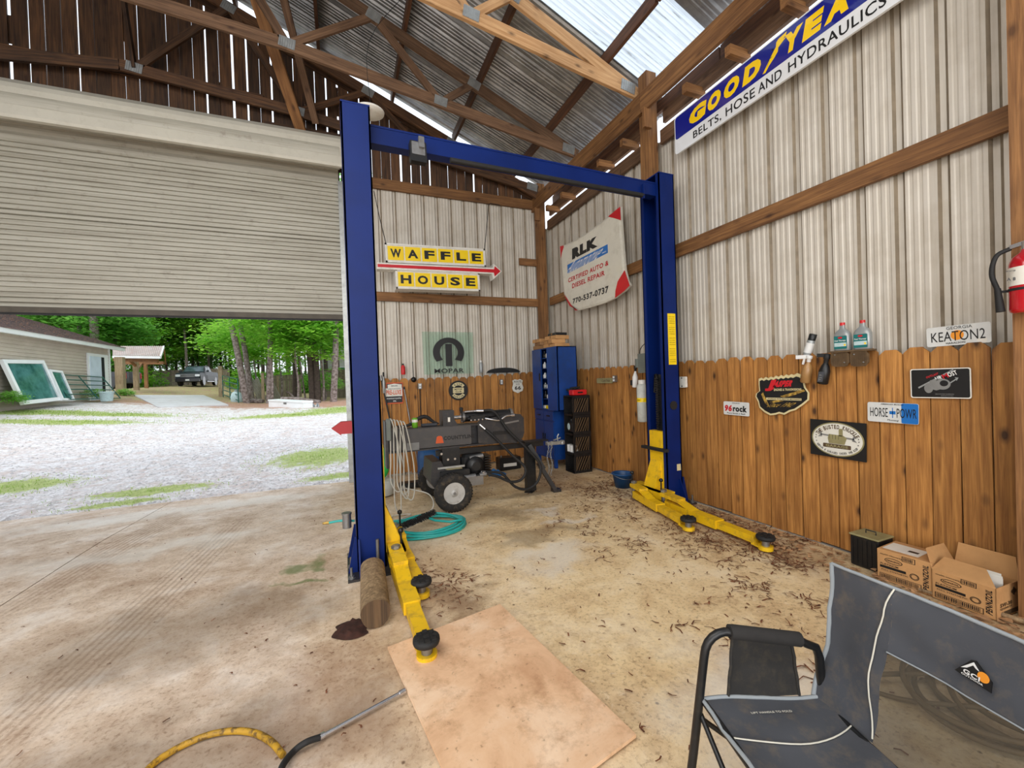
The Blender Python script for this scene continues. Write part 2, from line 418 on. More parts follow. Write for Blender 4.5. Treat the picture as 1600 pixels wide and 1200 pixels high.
for nm, c, c2 in (('leaf_mid', (164, 218, 104), (110, 176, 62)), ('leaf_bright', (176, 226, 92), (124, 190, 56)), ('leaf_pale', (168, 214, 136), (120, 180, 90)), ('leaf_dark', (132, 194, 88), (84, 146, 54)), ('grass_blade', (176, 204, 104), (140, 168, 80))):
    m, nt, b = newmat(nm)
    v = coords(nt); n = noise_(nt, v, 1.6, 4, .7); col = ramp(nt, n, [(.38, srgb(c2)), (.62, srgb(c))])
    nt.links.new(col, b.inputs['Base Color']); b.inputs['Roughness'].default_value = .6
    tr = nd(nt, 'BsdfTranslucent'); nt.links.new(col, tr.inputs[0]); mx = nd(nt, 'MixShader'); mx.inputs[0].default_value = .6
    nt.links.new(b.outputs[0], mx.inputs[1]); nt.links.new(tr.outputs[0], mx.inputs[2])
    nt.links.new(mx.outputs[0], nt.nodes['Material Output'].inputs[0])
# wall sheeting: pale primer back of steel sheets with vertical drips and dust
m, nt, b = newmat('wall_sheet')
v = coords(nt, (1, 1, 1)); st = nt.nodes.new('ShaderNodeMapping'); st.inputs['Scale'].default_value = (26, 26, 1.1); nt.links.new(v, st.inputs[0])
n1 = noise_(nt, st.outputs[0], 1.4, 6, .65); n2 = noise_(nt, v, 3., 6, .6)
c1 = ramp(nt, n1, [(.2, srgb((188, 179, 164))), (.5, srgb((206, 199, 187))), (.8, srgb((212, 206, 196)))])
c1 = mix(nt, ramp(nt, n2, [(.45, (0, 0, 0, 1)), (.8, (.45, .45, .45, 1))]), c1, srgb((150, 134, 110)))
nt.links.new(c1, b.inputs['Base Color']); b.inputs['Roughness'].default_value = .5; b.inputs['Metallic'].default_value = .12
mat('rib_shade_grime', (146, 132, 112), .6, 0, .15, 8)  # rib flanks: shade of the channels painted into the colour, along with dust
# roof sheeting: bare galvalume
m, nt, b = newmat('roof_sheet')
v = coords(nt); n1 = noise_(nt, v, 4, 6, .6)
nt.links.new(ramp(nt, n1, [(.3, srgb((128, 130, 132))), (.7, srgb((178, 180, 182)))]), b.inputs['Base Color'])
b.inputs['Roughness'].default_value = .42; b.inputs['Metallic'].default_value = .75
# translucent roof panel
m, nt, b = newmat('skylight_panel')
v = coords(nt); st = nt.nodes.new('ShaderNodeMapping'); st.inputs['Scale'].default_value = (1.2, 22, 1.2); nt.links.new(v, st.inputs[0])
n1 = noise_(nt, st.outputs[0], 1.6, 7, .7)
c1 = ramp(nt, n1, [(.3, srgb((120, 122, 120))), (.40, srgb((196, 202, 206))), (.7, srgb((216, 222, 226)))])
tr = nd(nt, 'BsdfTranslucent'); nt.links.new(c1, tr.inputs[0]); mx = nd(nt, 'MixShader'); mx.inputs[0].default_value = .88
nt.links.new(c1, b.inputs['Base Color']); nt.links.new(b.outputs[0], mx.inputs[1]); nt.links.new(tr.outputs[0], mx.inputs[2])
nt.links.new(mx.outputs[0], nt.nodes['Material Output'].inputs[0])
# rolling door
m, nt, b = newmat('door_curtain')
v = coords(nt); st = nt.nodes.new('ShaderNodeMapping'); st.inputs['Scale'].default_value = (.7, 1, 16); nt.links.new(v, st.inputs[0])
n1 = noise_(nt, st.outputs[0], 1.2, 7, .7); n2 = noise_(nt, v, 7, 6, .7)
c1 = ramp(nt, n1, [(.25, srgb((142, 136, 122))), (.5, srgb((172, 168, 154))), (.78, srgb((190, 187, 175)))])
c1 = mix(nt, ramp(nt, n2, [(.58, (0, 0, 0, 1)), (.75, (.5, .5, .5, 1))]), c1, srgb((110, 98, 82)))
nt.links.new(c1, b.inputs['Base Color']); b.inputs['Roughness'].default_value = .5
# glass
m, nt, b = newmat('clear_glass'); b.inputs['Base Color'].default_value = (.62, .82, .74, 1); b.inputs['Roughness'].default_value = .05
tp = nd(nt, 'BsdfTransparent'); tp.inputs[0].default_value = (.88, .95, .91, 1); mx = nd(nt, 'MixShader'); mx.inputs[0].default_value = .9
nt.links.new(b.outputs[0], mx.inputs[1]); nt.links.new(tp.outputs[0], mx.inputs[2]); nt.links.new(mx.outputs[0], nt.nodes['Material Output'].inputs[0])
m, nt, b = newmat('window_glass'); v = coords(nt); n1 = noise_(nt, v, 1.6, 5, .6)
nt.links.new(ramp(nt, n1, [(.35, srgb((36, 84, 82))), (.7, srgb((96, 150, 150)))]), b.inputs['Base Color'])
b.inputs['Roughness'].default_value = .07; b.inputs['Specular IOR Level'].default_value = .8
# chair mesh
m, nt, b = newmat('chair_mesh'); b.inputs['Base Color'].default_value = srgb((66, 62, 54)); b.inputs['Roughness'].default_value = .8
tp = nd(nt, 'BsdfTransparent'); mx = nd(nt, 'MixShader'); mx.inputs[0].default_value = .24
nt.links.new(b.outputs[0], mx.inputs[1]); nt.links.new(tp.outputs[0], mx.inputs[2]); nt.links.new(mx.outputs[0], nt.nodes['Material Output'].inputs[0])
# plywood
m, nt, b = newmat('plywood'); v = coords(nt, (1, 1, 1), rnd=False)
n1 = noise_(nt, v, 2.2, 7, .65, .4); n2 = noise_(nt, v, 9, 8, .75); n3 = noise_(nt, v, 34, 4, .6)
c1 = ramp(nt, n1, [(.32, srgb((198, 152, 114))), (.5, srgb((226, 186, 148))), (.7, srgb((242, 214, 184)))])
c1 = mix(nt, ramp(nt, n2, [(.5, (0, 0, 0, 1)), (.75, (.6, .6, .6, 1))]), c1, srgb((150, 104, 62)))
c1 = mix(nt, ramp(nt, n3, [(.64, (0, 0, 0, 1)), (.72, (.5, .5, .5, 1))]), c1, srgb((110, 74, 44)))
nt.links.new(c1, b.inputs['Base Color']); b.inputs['Roughness'].default_value = .8
# concrete floor; object coordinates are world metres
m, nt, b = newmat('floor_concrete'); v = coords(nt, (1, 1, 1), rnd=False)
na = noise_(nt, v, .55, 6, .6, .3); nb = noise_(nt, v, 2.4, 8, .68, .3); nc = noise_(nt, v, 11, 8, .7); nf = noise_(nt, v, 46, 6, .7)
sxyz = nd(nt, 'SeparateXYZ'); nt.links.new(v, sxyz.inputs[0])
warm = ramp(nt, nb, [(.3, srgb((206, 174, 128))), (.5, srgb((232, 206, 160))), (.72, srgb((244, 226, 192)))])
cool = ramp(nt, nb, [(.3, srgb((184, 160, 138))), (.5, srgb((216, 196, 176))), (.72, srgb((234, 224, 214)))])
fx = math_(nt, 'ADD', sxyz.outputs['X'], math_(nt, 'MULTIPLY', math_(nt, 'SUBTRACT', na, .5), 3.))
fr_ = nd(nt, 'MapRange'); nt.links.new(fx, fr_.inputs[0]); fr_.inputs[1].default_value = -.4; fr_.inputs[2].default_value = 1.2
col = mix(nt, fr_.outputs[0], cool, warm)
dirt = ramp(nt, math_(nt, 'ADD', math_(nt, 'MULTIPLY', na, .55), math_(nt, 'MULTIPLY', nc, .45)), [(.47, (0, 0, 0, 1)), (.64, (.55, .55, .55, 1))])
col = mix(nt, dirt, col, srgb((150, 112, 78)))
fine = ramp(nt, nf, [(.52, (0, 0, 0, 1)), (.64, (.6, .6, .6, 1))])
gm = ramp(nt, nb, [(.38, (1, 1, 1, 1)), (.62, (.25, .25, .25, 1))])
col = mix(nt, math_(nt, 'MULTIPLY', fine, gm), col, srgb((112, 78, 50)))
n22 = noise_(nt, v, 20, 9, .78, .5)
col = mix(nt, ramp(nt, n22, [(.56, (0, 0, 0, 1)), (.68, (.55, .55, .55, 1))]), col, srgb((134, 100, 70)))
col = mix(nt, ramp(nt, n22, [(.30, (.5, .5, .5, 1)), (.44, (0, 0, 0, 1))]), col, srgb((240, 226, 204)))
vf = nd(nt, 'TexVoronoi'); vf.inputs['Scale'].default_value = 7.; nt.links.new(v, vf.inputs['Vector'])
col = mix(nt, ramp(nt, vf.outputs['Distance'], [(.03, (.8, .8, .8, 1)), (.07, (0, 0, 0, 1))]), col, srgb((70, 48, 32)))
for tx, ty, ro, rx, ry in ((-1.9, 5.0, -1.02, 1.9, .26), (-1.2, 3.6, -1.0, 2.4, .24)):
    tm = nt.nodes.new('ShaderNodeMapping'); tm.vector_type = 'TEXTURE'; tm.inputs['Location'].default_value = (tx, ty, 0); tm.inputs['Rotation'].default_value = (0, 0, ro+math.pi/2+.9)
    nt.links.new(v, tm.inputs[0]); ts = nd(nt, 'SeparateXYZ'); nt.links.new(tm.outputs[0], ts.inputs[0])
    st_ = math_(nt, 'SINE', math_(nt, 'MULTIPLY', ts.outputs['Y'], 150.)); ex1 = math_(nt, 'SUBTRACT', 1., math_(nt, 'ADD', math_(nt, 'POWER', math_(nt, 'DIVIDE', ts.outputs['X'], rx), 2.), math_(nt, 'POWER', math_(nt, 'DIVIDE', ts.outputs['Y'], ry), 2.)))
    fa = ramp(nt, math_(nt, 'MULTIPLY', math_(nt, 'MULTIPLY', math_(nt, 'MAXIMUM', ex1, 0.), math_(nt, 'ADD', st_, .6)), nc), [(.16, (0, 0, 0, 1)), (.6, (.34, .34, .34, 1))])
    col = mix(nt, fa, col, srgb((120, 88, 66)))
def spots(lst, colr, amt):
    global col
    wv = nd(nt, 'VectorMath'); wv.operation = 'ADD'; nt.links.new(v, wv.inputs[0])
    nz = nd(nt, 'TexNoise'); nz.inputs['Scale'].default_value = 3.; nz.inputs['Detail'].default_value = 6; nt.links.new(v, nz.inputs['Vector'])
    sc = nd(nt, 'VectorMath'); sc.operation = 'MULTIPLY_ADD'; nt.links.new(nz.outputs['Color'], sc.inputs[0]); sc.inputs[1].default_value = (.9, .9, 0); sc.inputs[2].default_value = (-.45, -.45, 0)
    nt.links.new(sc.outputs[0], wv.inputs[1]); acc = None
    for x, y, rx, ry in lst:
        mp = nt.nodes.new('ShaderNodeMapping'); mp.vector_type = 'TEXTURE'; mp.inputs['Location'].default_value = (x, y, 0); mp.inputs['Scale'].default_value = (rx, ry, 1)
        nt.links.new(wv.outputs[0], mp.inputs[0]); ln = nd(nt, 'VectorMath'); ln.operation = 'LENGTH'; nt.links.new(mp.outputs[0], ln.inputs[0])
        f = math_(nt, 'SUBTRACT', 1., ln.outputs['Value']); acc = f if acc is None else math_(nt, 'MAXIMUM', acc, f)
    fac = ramp(nt, math_(nt, 'MULTIPLY', acc, math_(nt, 'ADD', nb, .5)), [(0, (0, 0, 0, 1)), (.6, (amt, amt, amt, 1))])
    col = mix(nt, fac, col, srgb(colr))
spots([(1.5, 4.1, .55, .28), (1.6, 3.35, .6, .2), (-.35, 3.1, .28, .2), (-.9, 3.0, 1.1, .5), (2.1, 4.6, .8, .2), (.6, 2.6, .3, .35), (-.6, 1.9, 1.0, .35)], (104, 84, 62), .5)
spots([(3.1, 2.8, .45, 1.5), (3.2, 1.3, .4, .8), (2.7, 5.0, .6, .8), (.55, 2.65, .25, .5), (0., 2.0, .4, .6)], (132, 92, 62), .38)
spots([(2.0, 4.0, .25, .12), (1.5, 2.9, .5, .3), (-1.7, 4.6, 1.2, .3), (-2., 6.2, 2.5, .3), (2.0, 3.6, .3, .1), (1.6, 1.2, .5, .5)], (226, 222, 214), .5)
spots([(-.35, 3.7, .14, .12), (-.3, 3.35, .1, .07)], (84, 110, 44), .7)
nt.links.new(col, b.inputs['Base Color']); b.inputs['Roughness'].default_value = .72
h = math_(nt, 'ADD', math_(nt, 'MULTIPLY', nc, .6), math_(nt, 'MULTIPLY', nf, .4)); bump(nt, b, h, .35, .012)
# yard: colour attribute carries where gravel, grass and leaf mould lie
m, nt, b = newmat('yard_ground'); v = coords(nt, rnd=False)
at_ = nd(nt, 'VertexColor'); at_.layer_name = 'cover'; sc_ = nd(nt, 'SeparateColor'); nt.links.new(at_.outputs[0], sc_.inputs[0])
n1 = noise_(nt, v, 1.1, 8, .7); n2 = noise_(nt, v, 14, 6, .8); n3 = noise_(nt, v, 3.2, 8, .75)
grv = ramp(nt, n2, [(.3, srgb((110, 98, 94))), (.45, srgb((206, 200, 198))), (.66, srgb((246, 245, 246)))])
grv = mix(nt, ramp(nt, n3, [(.46, (0, 0, 0, 1)), (.66, (.7, .7, .7, 1))]), grv, srgb((190, 164, 150)))
grs = ramp(nt, n2, [(.3, srgb((120, 132, 66))), (.7, srgb((196, 208, 126)))])
lfm = ramp(nt, n2, [(.3, srgb((140, 96, 76))), (.7, srgb((200, 160, 136)))])
def thr(s, k): return ramp(nt, math_(nt, 'ADD', s, math_(nt, 'ADD', math_(nt, 'MULTIPLY', math_(nt, 'SUBTRACT', n3, .5), 1.6), math_(nt, 'MULTIPLY', math_(nt, 'SUBTRACT', n2, .5), 1.5))), [(.4, (0, 0, 0, 1)), (.6, (k, k, k, 1))])
col = mix(nt, thr(sc_.outputs[1], 1.), grv, lfm); col = mix(nt, thr(sc_.outputs[0], .95), col, grs)
nt.links.new(col, b.inputs['Base Color']); b.inputs['Roughness'].default_value = .95; bump(nt, b, n2, .6, .03)
# ------------------------------------------------------------------ FLOOR
DW = 6.86
fl = thing('floor', kind='structure', loc=(0, 0, 0))
def slab(x0, x1, y0, y1):
    g = MB(); nx = max(2, int((x1-x0)/.35)); ny = max(2, int((y1-y0)/.35))
    top = [[V((x0+(x1-x0)*i/nx, y0+(y1-y0)*j/ny, FZ(x0+(x1-x0)*i/nx, y0+(y1-y0)*j/ny))) for j in range(ny+1)] for i in range(nx+1)]
    g.grid(top, False)
    rim = [top[i][0] for i in range(nx+1)]+[top[nx][j] for j in range(1, ny+1)]+[top[i][ny] for i in range(nx-1, -1, -1)]+[top[0][j] for j in range(ny-1, 0, -1)]
    n = len(rim); g.add(rim+[p-V((0, 0, .25)) for p in rim], [(i, n+i, n+(i+1) % n, (i+1) % n) for i in range(n)])
    return g.build('slab', 'floor_concrete', fl, origin=(0, 0, 0))
for x0, x1 in ((-8.4, -2.175), (-2.165, 3.62)):
    slab(x0, x1, -1.2, DW+.03); slab(x0, x1, -6.5, -1.21)
# ------------------------------------------------------------------ YARD
def cover(x, y):
    g = l = 0.
    def e(cx, cy, rx, ry): return max(0., 1-math.hypot((x-cx)/rx, (y-cy)/ry))
    for c in GR: g = max(g, e(*c)*1.6)
    l = sm(17, 21, y+.35*x)*(1-.0) * .75 if x < 3 else .6
    g = max(g, sm(19, 27, y)*.55)
    if x > 1.: g = max(g, .5*sm(9, 14, y))
    return g*.82, l
GR = [(OG(x, y).x, OG(x, y).y, a, b_) for x, y, a, b_ in ((20, 762, 1.1, .8), (500, 715, 1.3, 1.3), (520, 745, .7, .35), (235, 770, 1.2, .35), (190, 790, .9, .25), (60, 645, 3.2, 1.1), (180, 648, 2.6, .8), (460, 648, 3.2, 1.), (530, 640, 2, 2), (100, 660, 3, .8))]
xs = [-60, -45, -34, -26]+[-20+.25*i for i in range(104)]+[8, 12, 18, 28, 44]; ys = [DW+.03+.2*i for i in range(94)]+[26+1.*i for i in range(30)]+[60, 75, 95]
g = MB(); P = [[V((x, y, GZ(x, y)+.035*noise.noise(V((x*.6, y*.6, 0)))*min(1, (y-DW)))) for y in ys] for x in xs]
g.grid(P, True); yard = g.build('ground', 'yard_ground', None, origin=(0, 0, 0), kind='structure')
ca = yard.data.color_attributes.new('cover', 'FLOAT_COLOR', 'POINT')
for i, vtx in enumerate(yard.data.vertices):
    a, l = cover(vtx.co.x, vtx.co.y); ca.data[i].color = (a, l, 0, 1)
# loose gravel and grass tufts close to the door: uncountable
g = MB()
for k in range(3600):
    y = DW+.15+8.*R.random()**1.6; x = R.uniform(-5.5, 1.2)+(-.35*(y-7))
    a, l = cover(x, y)
    if a > .35: continue
    s = R.uniform(.012, .035); c = V((x, y, GZ(x, y)+.035*noise.noise(V((x*.6, y*.6, 0)))*min(1, (y-DW))+s*.2)); A = R.random()*6
    p = [c+V((math.cos(A+t)*s*R.uniform(.7, 1.2), math.sin(A+t)*s*R.uniform(.7, 1.2), -s*.2)) for t in (0, 1.57, 3.14, 4.71)]
    g.add(p+[c+V((s*.2, 0, s*.5))], [(0, 1, 4), (1, 2, 4), (2, 3, 4), (3, 0, 4)])
tag(g.build('loose_gravel', 'gravel_stone'), 'pale loose gravel stones scattered over the yard outside the door', 'gravel', kind='stuff')
g = MB()
for cx, cy, rx, ry in GR:
    for k in range(int(620*min(2.2, rx*ry))):
        a = R.random()*6.283; q = R.random()**.8*1.05; x, y = cx+math.cos(a)*rx*q, cy+math.sin(a)*ry*q
        if y < DW+.12: continue
        h_ = R.uniform(.015, .045)*(1 if y < 12 else 1.3); z = GZ(x, y)+.035*noise.noise(V((x*.6, y*.6, 0)))*min(1, (y-DW)); t = R.random()*3.14; w_ = h_*.14
        g.add([(x-math.cos(t)*w_, y-math.sin(t)*w_, z), (x+math.cos(t)*w_, y+math.sin(t)*w_, z), (x+R.uniform(-.03, .03), y+R.uniform(-.03, .03), z+h_)], [(0, 1, 2)])
tag(g.build('grass_patch', 'grass_blade'), 'short green grass growing in patches on the gravel yard', 'grass', kind='stuff')
# ------------------------------------------------------------------ ROOF
EAV, SLP, RX = 4.90, .417, -2.45      # roof height over the wall, pitch, ridge
def RZ(x): return EAV+SLP*(3.42-max(x, 2*RX-x)) if x < RX else EAV+SLP*(3.42-x)
ce = thing('ceiling', kind='structure', loc=(0, 0, 6))
def ribbed(p0, eu, el, n, L, pitch, nrm, depth, minor=.16, width=None):
    """sheet that starts at p0, ribs repeat along eu, run along el; nrm points to the viewer"""
    W_ = width or n*pitch; prof = []
    for i in range(n):
        b0 = i*pitch; prof += [(b0, 0), (b0+.012, depth), (b0+.042, depth), (b0+.062, 0)]
        if minor:
            for q in (.34, .56, .78):
                prof += [(b0+pitch*q, 0), (b0+pitch*q+.008, depth*minor), (b0+pitch*q+.022, depth*minor), (b0+pitch*q+.030, 0)]
    prof = [p for p in prof if p[0] <= W_-.03]; prof += [(W_, 0.), (W_+.012, depth*.95), (W_+.042, depth*.95)]
    g = MB(); g.grid([[V(p0)+V(eu)*a+V(nrm)*h, V(p0)+V(eu)*a+V(nrm)*h+V(el)*L] for a, h in prof], False)
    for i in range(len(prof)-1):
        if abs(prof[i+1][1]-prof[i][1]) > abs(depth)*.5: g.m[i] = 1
    return g
sl = math.atan(SLP); ed = V((math.cos(sl), 0, -math.sin(sl))); en = V((-math.sin(sl), 0, -math.cos(sl)))
SKY = [(3.16, 4.06), (-.5, .41), (-4.15, -3.24)]
L_ = (3.98-RX)/math.cos(sl)
yy = 7.15; src = {}
edges = []
y = 4.06
while y < 6.9: edges.append((y, min(y+.9144, 6.91))); y += .9144
y = 3.16
edges.append((3.16, 4.06))
y = 3.16
while y > -6.2: edges.append((y-.9144, y)); y -= .9144
for side in (1, -1):
    for (a, b_) in edges:
        skyl = any(abs(a-s0) < .5 and abs(b_-s1) < .5 for s0, s1 in SKY)
        e_ = V((ed.x*side, 0, ed.z)); n_ = V((en.x*side, 0, en.z))
        g = ribbed(V((RX, a, RZ(RX)+.085)), (0, 1, 0), e_, 4, L_, .2286, -n_, .02, minor=.4, width=b_-a)
        mm_ = 'skylight_panel' if skyl else 'roof_sheet'; g.build(mm_, [mm_, mm_], ce)
for x in (3.80, 2.97, 1.90, .90, -.15, -1.2, -2.25, -2.65, -3.7, -4.8, -5.9, -7., -8.0):
    for ya, yb in ((-6.2, -1.3), (-1.3, 3.2), (3.2, 6.95)):
        bar('purlin', (x, ya+.01, RZ(x)), (x, yb-.01, RZ(x)), .042, .14, 'purlin_wood', ce)
# ------------------------------------------------------------------ TRUSSES
def plate(p, w_, h_, fr, parent, y0):
    g = MB(); g.bx((0, 0, 0), (w_, .002, h_)); n = 7
    for i in range(n): g.bx((-w_/2+w_*(i+.5)/n, -.003, 0), (w_/n*.35, .004, h_*.96))
    a = fr; M = Matrix.Translation(V((p[0], y0, p[1]))) @ Matrix.Rotation(a, 4, 'Y')
    g.v = [M @ q for q in g.v]; g.build('gusset_plate', 'galvanised', parent)
def truss(y, label, M='roof_timber', dz=0.):
    t = thing('roof_truss', label, 'roof truss', (3.3, y, 4.7), 'scissor roof trusses'); a_ = math.atan(.16)
    zb = lambda x: 4.76+.155*(3.36-x) if x > -.45 else 5.35+.085*(-.45-x)
    zt = lambda x: RZ(x)-.145-dz
    c = .038
    bar('bottom_chord', (3.36, y, 4.76), (-.45, y, zb(-.45)), c, .14, M, t)
    bar('bottom_chord', (-.45, y, zb(-.45)), (RX, y, zb(RX)), c, .14, M, t)
    bar('bottom_chord', (RX, y, zb(RX)), (-8.2, y, 4.76), c, .14, M, t)
    bar('top_chord', (3.40, y+.002, zt(3.40)-.02), (RX, y+.002, zt(RX)), c, .14, M, t)
    bar('top_chord', (RX, y+.002, zt(RX)), (-8.3, y+.002, zt(-8.3)), c, .14, M, t)
    N = [(1.80, 1), (1.33, 0), (.52, 1), (-.45, 0), (-1.25, 1), (-2.3, 0), (RX, 1)]
    for (xa, ta), (xb, tb) in zip(N, N[1:]):
        if (xa, ta) == (xb, tb): continue
        za, zb_ = (zt(xa) if ta else zb(xa)), (zt(xb) if tb else zb(xb))
        bar('web', (xa, y-.001, za), (xb, y-.001, zb_), .036, .09, M, t)
    for xa, ta in ((1.33, 0), (1.80, 1), (.52, 1), (-.45, 0), (-1.25, 1), (-2.3, 0)):
        plate((xa, (zt(xa)-.01) if ta else zb(xa)+.01), .17, .12, math.atan(SLP if ta else .16), t, y-.024)
    plate((3.24, 4.80), .2, .13, a_, t, y-.024)
    return t
truss(4.03, 'pale lit roof truss standing over the blue lift crossbeam, nearest in view', 'lit_pine')
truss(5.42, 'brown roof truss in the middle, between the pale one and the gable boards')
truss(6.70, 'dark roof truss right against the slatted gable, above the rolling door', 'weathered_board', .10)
truss(2.62, 'brown roof truss overhead, next after the pale one towards the viewer')
# ties between trusses
t = thing('diagonal_brace', 'orange brown timber brace dropping from the roof to the gable above the door', 'brace', (-.55, 6.5, 5))
bar('board', (-.83, 5.44, 6.10), (-.42, 6.62, 5.05), .14, .038, 'framing_pine', t)
t = thing('diagonal_brace', 'thin second roof brace just right of the orange one', 'brace', (-.4, 6.5, 5))
bar('board', (-.52, 5.6, 6.2), (-.22, 6.64, 5.2), .09, .038, 'roof_timber', t)
# ------------------------------------------------------------------ RIGHT WALL
wr = thing('wall_right', kind='structure', loc=(3.58, 3, 0))
y = 6.93
while y > -6:
    g = ribbed(V((3.60, y, -.02)), (0, -1, 0), (0, 0, 1), 4, 4.2, .2286, (1, 0, 0), .024)
    g.v = [V((p.x+.0, p.y, p.z)) for p in g.v]; g.build('steel_sheet', ['wall_sheet', 'rib_shade_grime'], wr); y -= .9144
posts = [6.79, 3.90, .985, -1.93, -4.85]
def pkt(x0, x1, h, c=.036):       # dog-eared picket, local coordinates
    g = MB(); n = [(x0, 0), (x1, 0), (x1, h-c), (x1-c, h), (x0+c, h), (x0, h-c)]
    g.prism(Frame((0, 0, -h/2), (1, 0, 0), (0, 0, 1)), n, -.008, .008); return g
pv = []
for k in range(5):
    g = pkt(-.0665+.0008*k, .0665-.0005*k, 1.505+.006*k); pv.append(g.mesh('picket', 'picket_pine', V((0, 0, 0))))
y = 6.72; k = 0
for k in range(62):
    yc = 6.72-.1383*(k+.5)
    if yc < -1.9: break
    if any(abs(yc-p) < .04 for p in posts): pass
    W = Matrix(((0, 1, 0, 3.518+R.uniform(-.004, .003)), (-1, 0, 0, yc), (0, 0, 1, .76+R.uniform(-.008, .01)+.008), (0, 0, 0, 1))) @ Matrix.Rotation(R.uniform(-.004, .004), 4, 'Y')
    _link('picket', pv[R.randrange(5)], W, wr)
for z in (.35, 1.2): 
    for a, b_ in ((6.72, 3.97), (3.83, 1.06), (.91, -1.86)): bar('rail', (3.55, a, z), (3.55, b_, z), .04, .09, 'framing_pine', wr)
for a, b_ in ((6.72, 3.97), (3.83, 1.06), (.91, -1.86), (-2, -4.78)):
    bar('girt', (3.552, a, 2.785), (3.552, b_, 2.785), .04, .14, 'framing_pine', wr)
    bar('wall_plate', (3.552, a, 4.16), (3.552, b_, 4.16), .04, .16, 'roof_timber', wr)
    bar('header', (3.60, a, 4.42), (3.60, b_, 4.42), .04, .16, 'roof_timber', wr)
for i, p in enumerate(posts):
    bar('post', (3.425, p, .0), (3.425, p, 4.9), .14, .14, 'framing_pine', wr, up=(0, 1, 0))
    bar('post_block', (3.33, p-.09, 4.22), (3.33, p-.09, 4.44), .10, .04, 'framing_pine', wr)
for a, b_ in ((6.9, 3.90), (3.90, -1.9), (-1.9, -6.2)):
    bar('eave_beam', (3.33, a-.004, 4.55), (3.33, b_, 4.55), .04, .235, 'framing_pine', wr)
y = 6.4
while y > -2:
    if all(abs(y-p) > .14 for p in posts): bar('lookout_block', (3.36, y, 4.33), (3.62, y, 4.33), .06, .09, 'framing_pine', wr)
    y -= .52
g = MB(); g.box(3.50, 3.62, -1.9, 6.72, -.02, .006); g.build('sill', 'slab_edge', wr)
# ------------------------------------------------------------------ FRONT WALL
wf = thing('wall_front', kind='structure', loc=(1.8, 6.9, 0))
x = .16
while x < 3.3:
    w_ = min(.9144, 3.52-x); g = ribbed(V((x, 6.905, -.1)), (1, 0, 0), (0, 0, 1), 4, 4.66, .2286, (0, 1, 0), .024, width=w_); g.build('steel_sheet', ['wall_sheet', 'rib_shade_grime'], wf); x += .9144
bar('girt', (.15, 6.862, 2.78), (3.36, 6.862, 2.78), .04, .14, 'framing_pine', wf)
bar('header', (.12, 6.862, 4.555), (3.36, 6.862, 4.555), .04, .16, 'framing_pine', wf)
for z in (.35, 1.2): bar('rail', (.15, 6.862, z), (3.36, 6.862, z), .04, .09, 'framing_pine', wf)
bar('stub', (3.02, 6.862, 3.51), (3.36, 6.862, 3.51), .04, .12, 'framing_pine', wf)
for k in range(23):
    xc = .15+.1395*(k+.5)
    if xc > 3.33: break
    W = Matrix(((1, 0, 0, xc), (0, 1, 0, 6.832+R.uniform(-.003, .003)), (0, 0, 1, .745+FZ(xc, 6.8)*.6+R.uniform(-.006, .006)+.02), (0, 0, 0, 1)))
    _link('picket', pv[R.randrange(5)], W, wf)
# gable of upright boards with daylight gaps
x = -8.3; k = 0
while x < 3.5:
    w_ = R.choice((.135, .14, .145)); gap = R.choice((.004, .010, .018, .022, .03, .008, .004))
    z0 = 4.52 if x > .1 else 4.3
    zt0, zt1 = RZ(x+w_/2)-.16, RZ(x+w_/2)-.16
    if x+w_ < 3.45: 
        b_ = bar('gable_board', (x+w_/2, 6.905+R.uniform(-.004, .004), z0), (x+w_/2+R.uniform(-.004, .004), 6.905, zt0), w_, .02, 'weathered_board', wf, up=(0, 1, 0))
    x += w_+gap
    k += 1
for bx_ in [R.uniform(-3.8, 3.0) for _ in range(26)]:
    zz = R.uniform(4.8, RZ(bx_)-.3); bar('gable_batten', (bx_, 6.925, zz), (bx_, 6.925, min(RZ(bx_)-.2, zz+R.uniform(.3, .9))), R.uniform(.05, .12), .015, 'weathered_board', wf, up=(0, 1, 0))
bar('gable_rail', (-8.2, 6.87, 5.55), (-.9, 6.87, 5.55), .04, .09, 'weathered_board', wf)
bar('gable_rail', (-.9, 6.87, 5.18), (2.4, 6.87, 5.18), .04, .09, 'weathered_board', wf)
bar('rake_board', (3.5, 6.88, RZ(3.5)-.22), (RX, 6.88, RZ(RX)-.22), .04, .14, 'weathered_board', wf)
bar('rake_board', (RX, 6.88, RZ(RX)-.16), (-8.3, 6.88, RZ(-8.3)-.16), .04, .14, 'weathered_board', wf)
bar('door_lintel', (-8.3, 6.87, 4.72), (.12, 6.87, 4.72), .04, .14, 'weathered_board', wf)
g = ribbed(V((-8.4, 6.905, -.1)), (1, 0, 0), (0, 0, 1), 4, 4.5, .2286, (0, 1, 0), .024); g.build('steel_sheet', ['wall_sheet', 'rib_shade_grime'], wf)
g = ribbed(V((-7.5, 6.905, -.1)), (1, 0, 0), (0, 0, 1), 8, 4.5, .2286, (0, 1, 0), .024); g.build('steel_sheet', ['wall_sheet', 'rib_shade_grime'], wf)
wl = thing('wall_left', kind='structure', loc=(-8.45, 3, 0))
y = 6.93
while y > 2.5:
    g = ribbed(V((-8.45, y-.9144, -.02)), (0, 1, 0), (0, 0, 1), 4, 4.8, .2286, (-1, 0, 0), -.02); g.build('steel_sheet', ['wall_sheet', 'rib_shade_grime'], wl); y -= .9144
for p in (6.7, 3.9, 1., -1.9, -4.8): bar('post', (-8.3, p, 0), (-8.3, p, 4.75), .14, .14, 'framing_pine', wl, up=(0, 1, 0))
bar('eave_beam', (-8.2, 6.9, 4.6), (-8.2, -6.2, 4.6), .04, .235, 'framing_pine', wl)
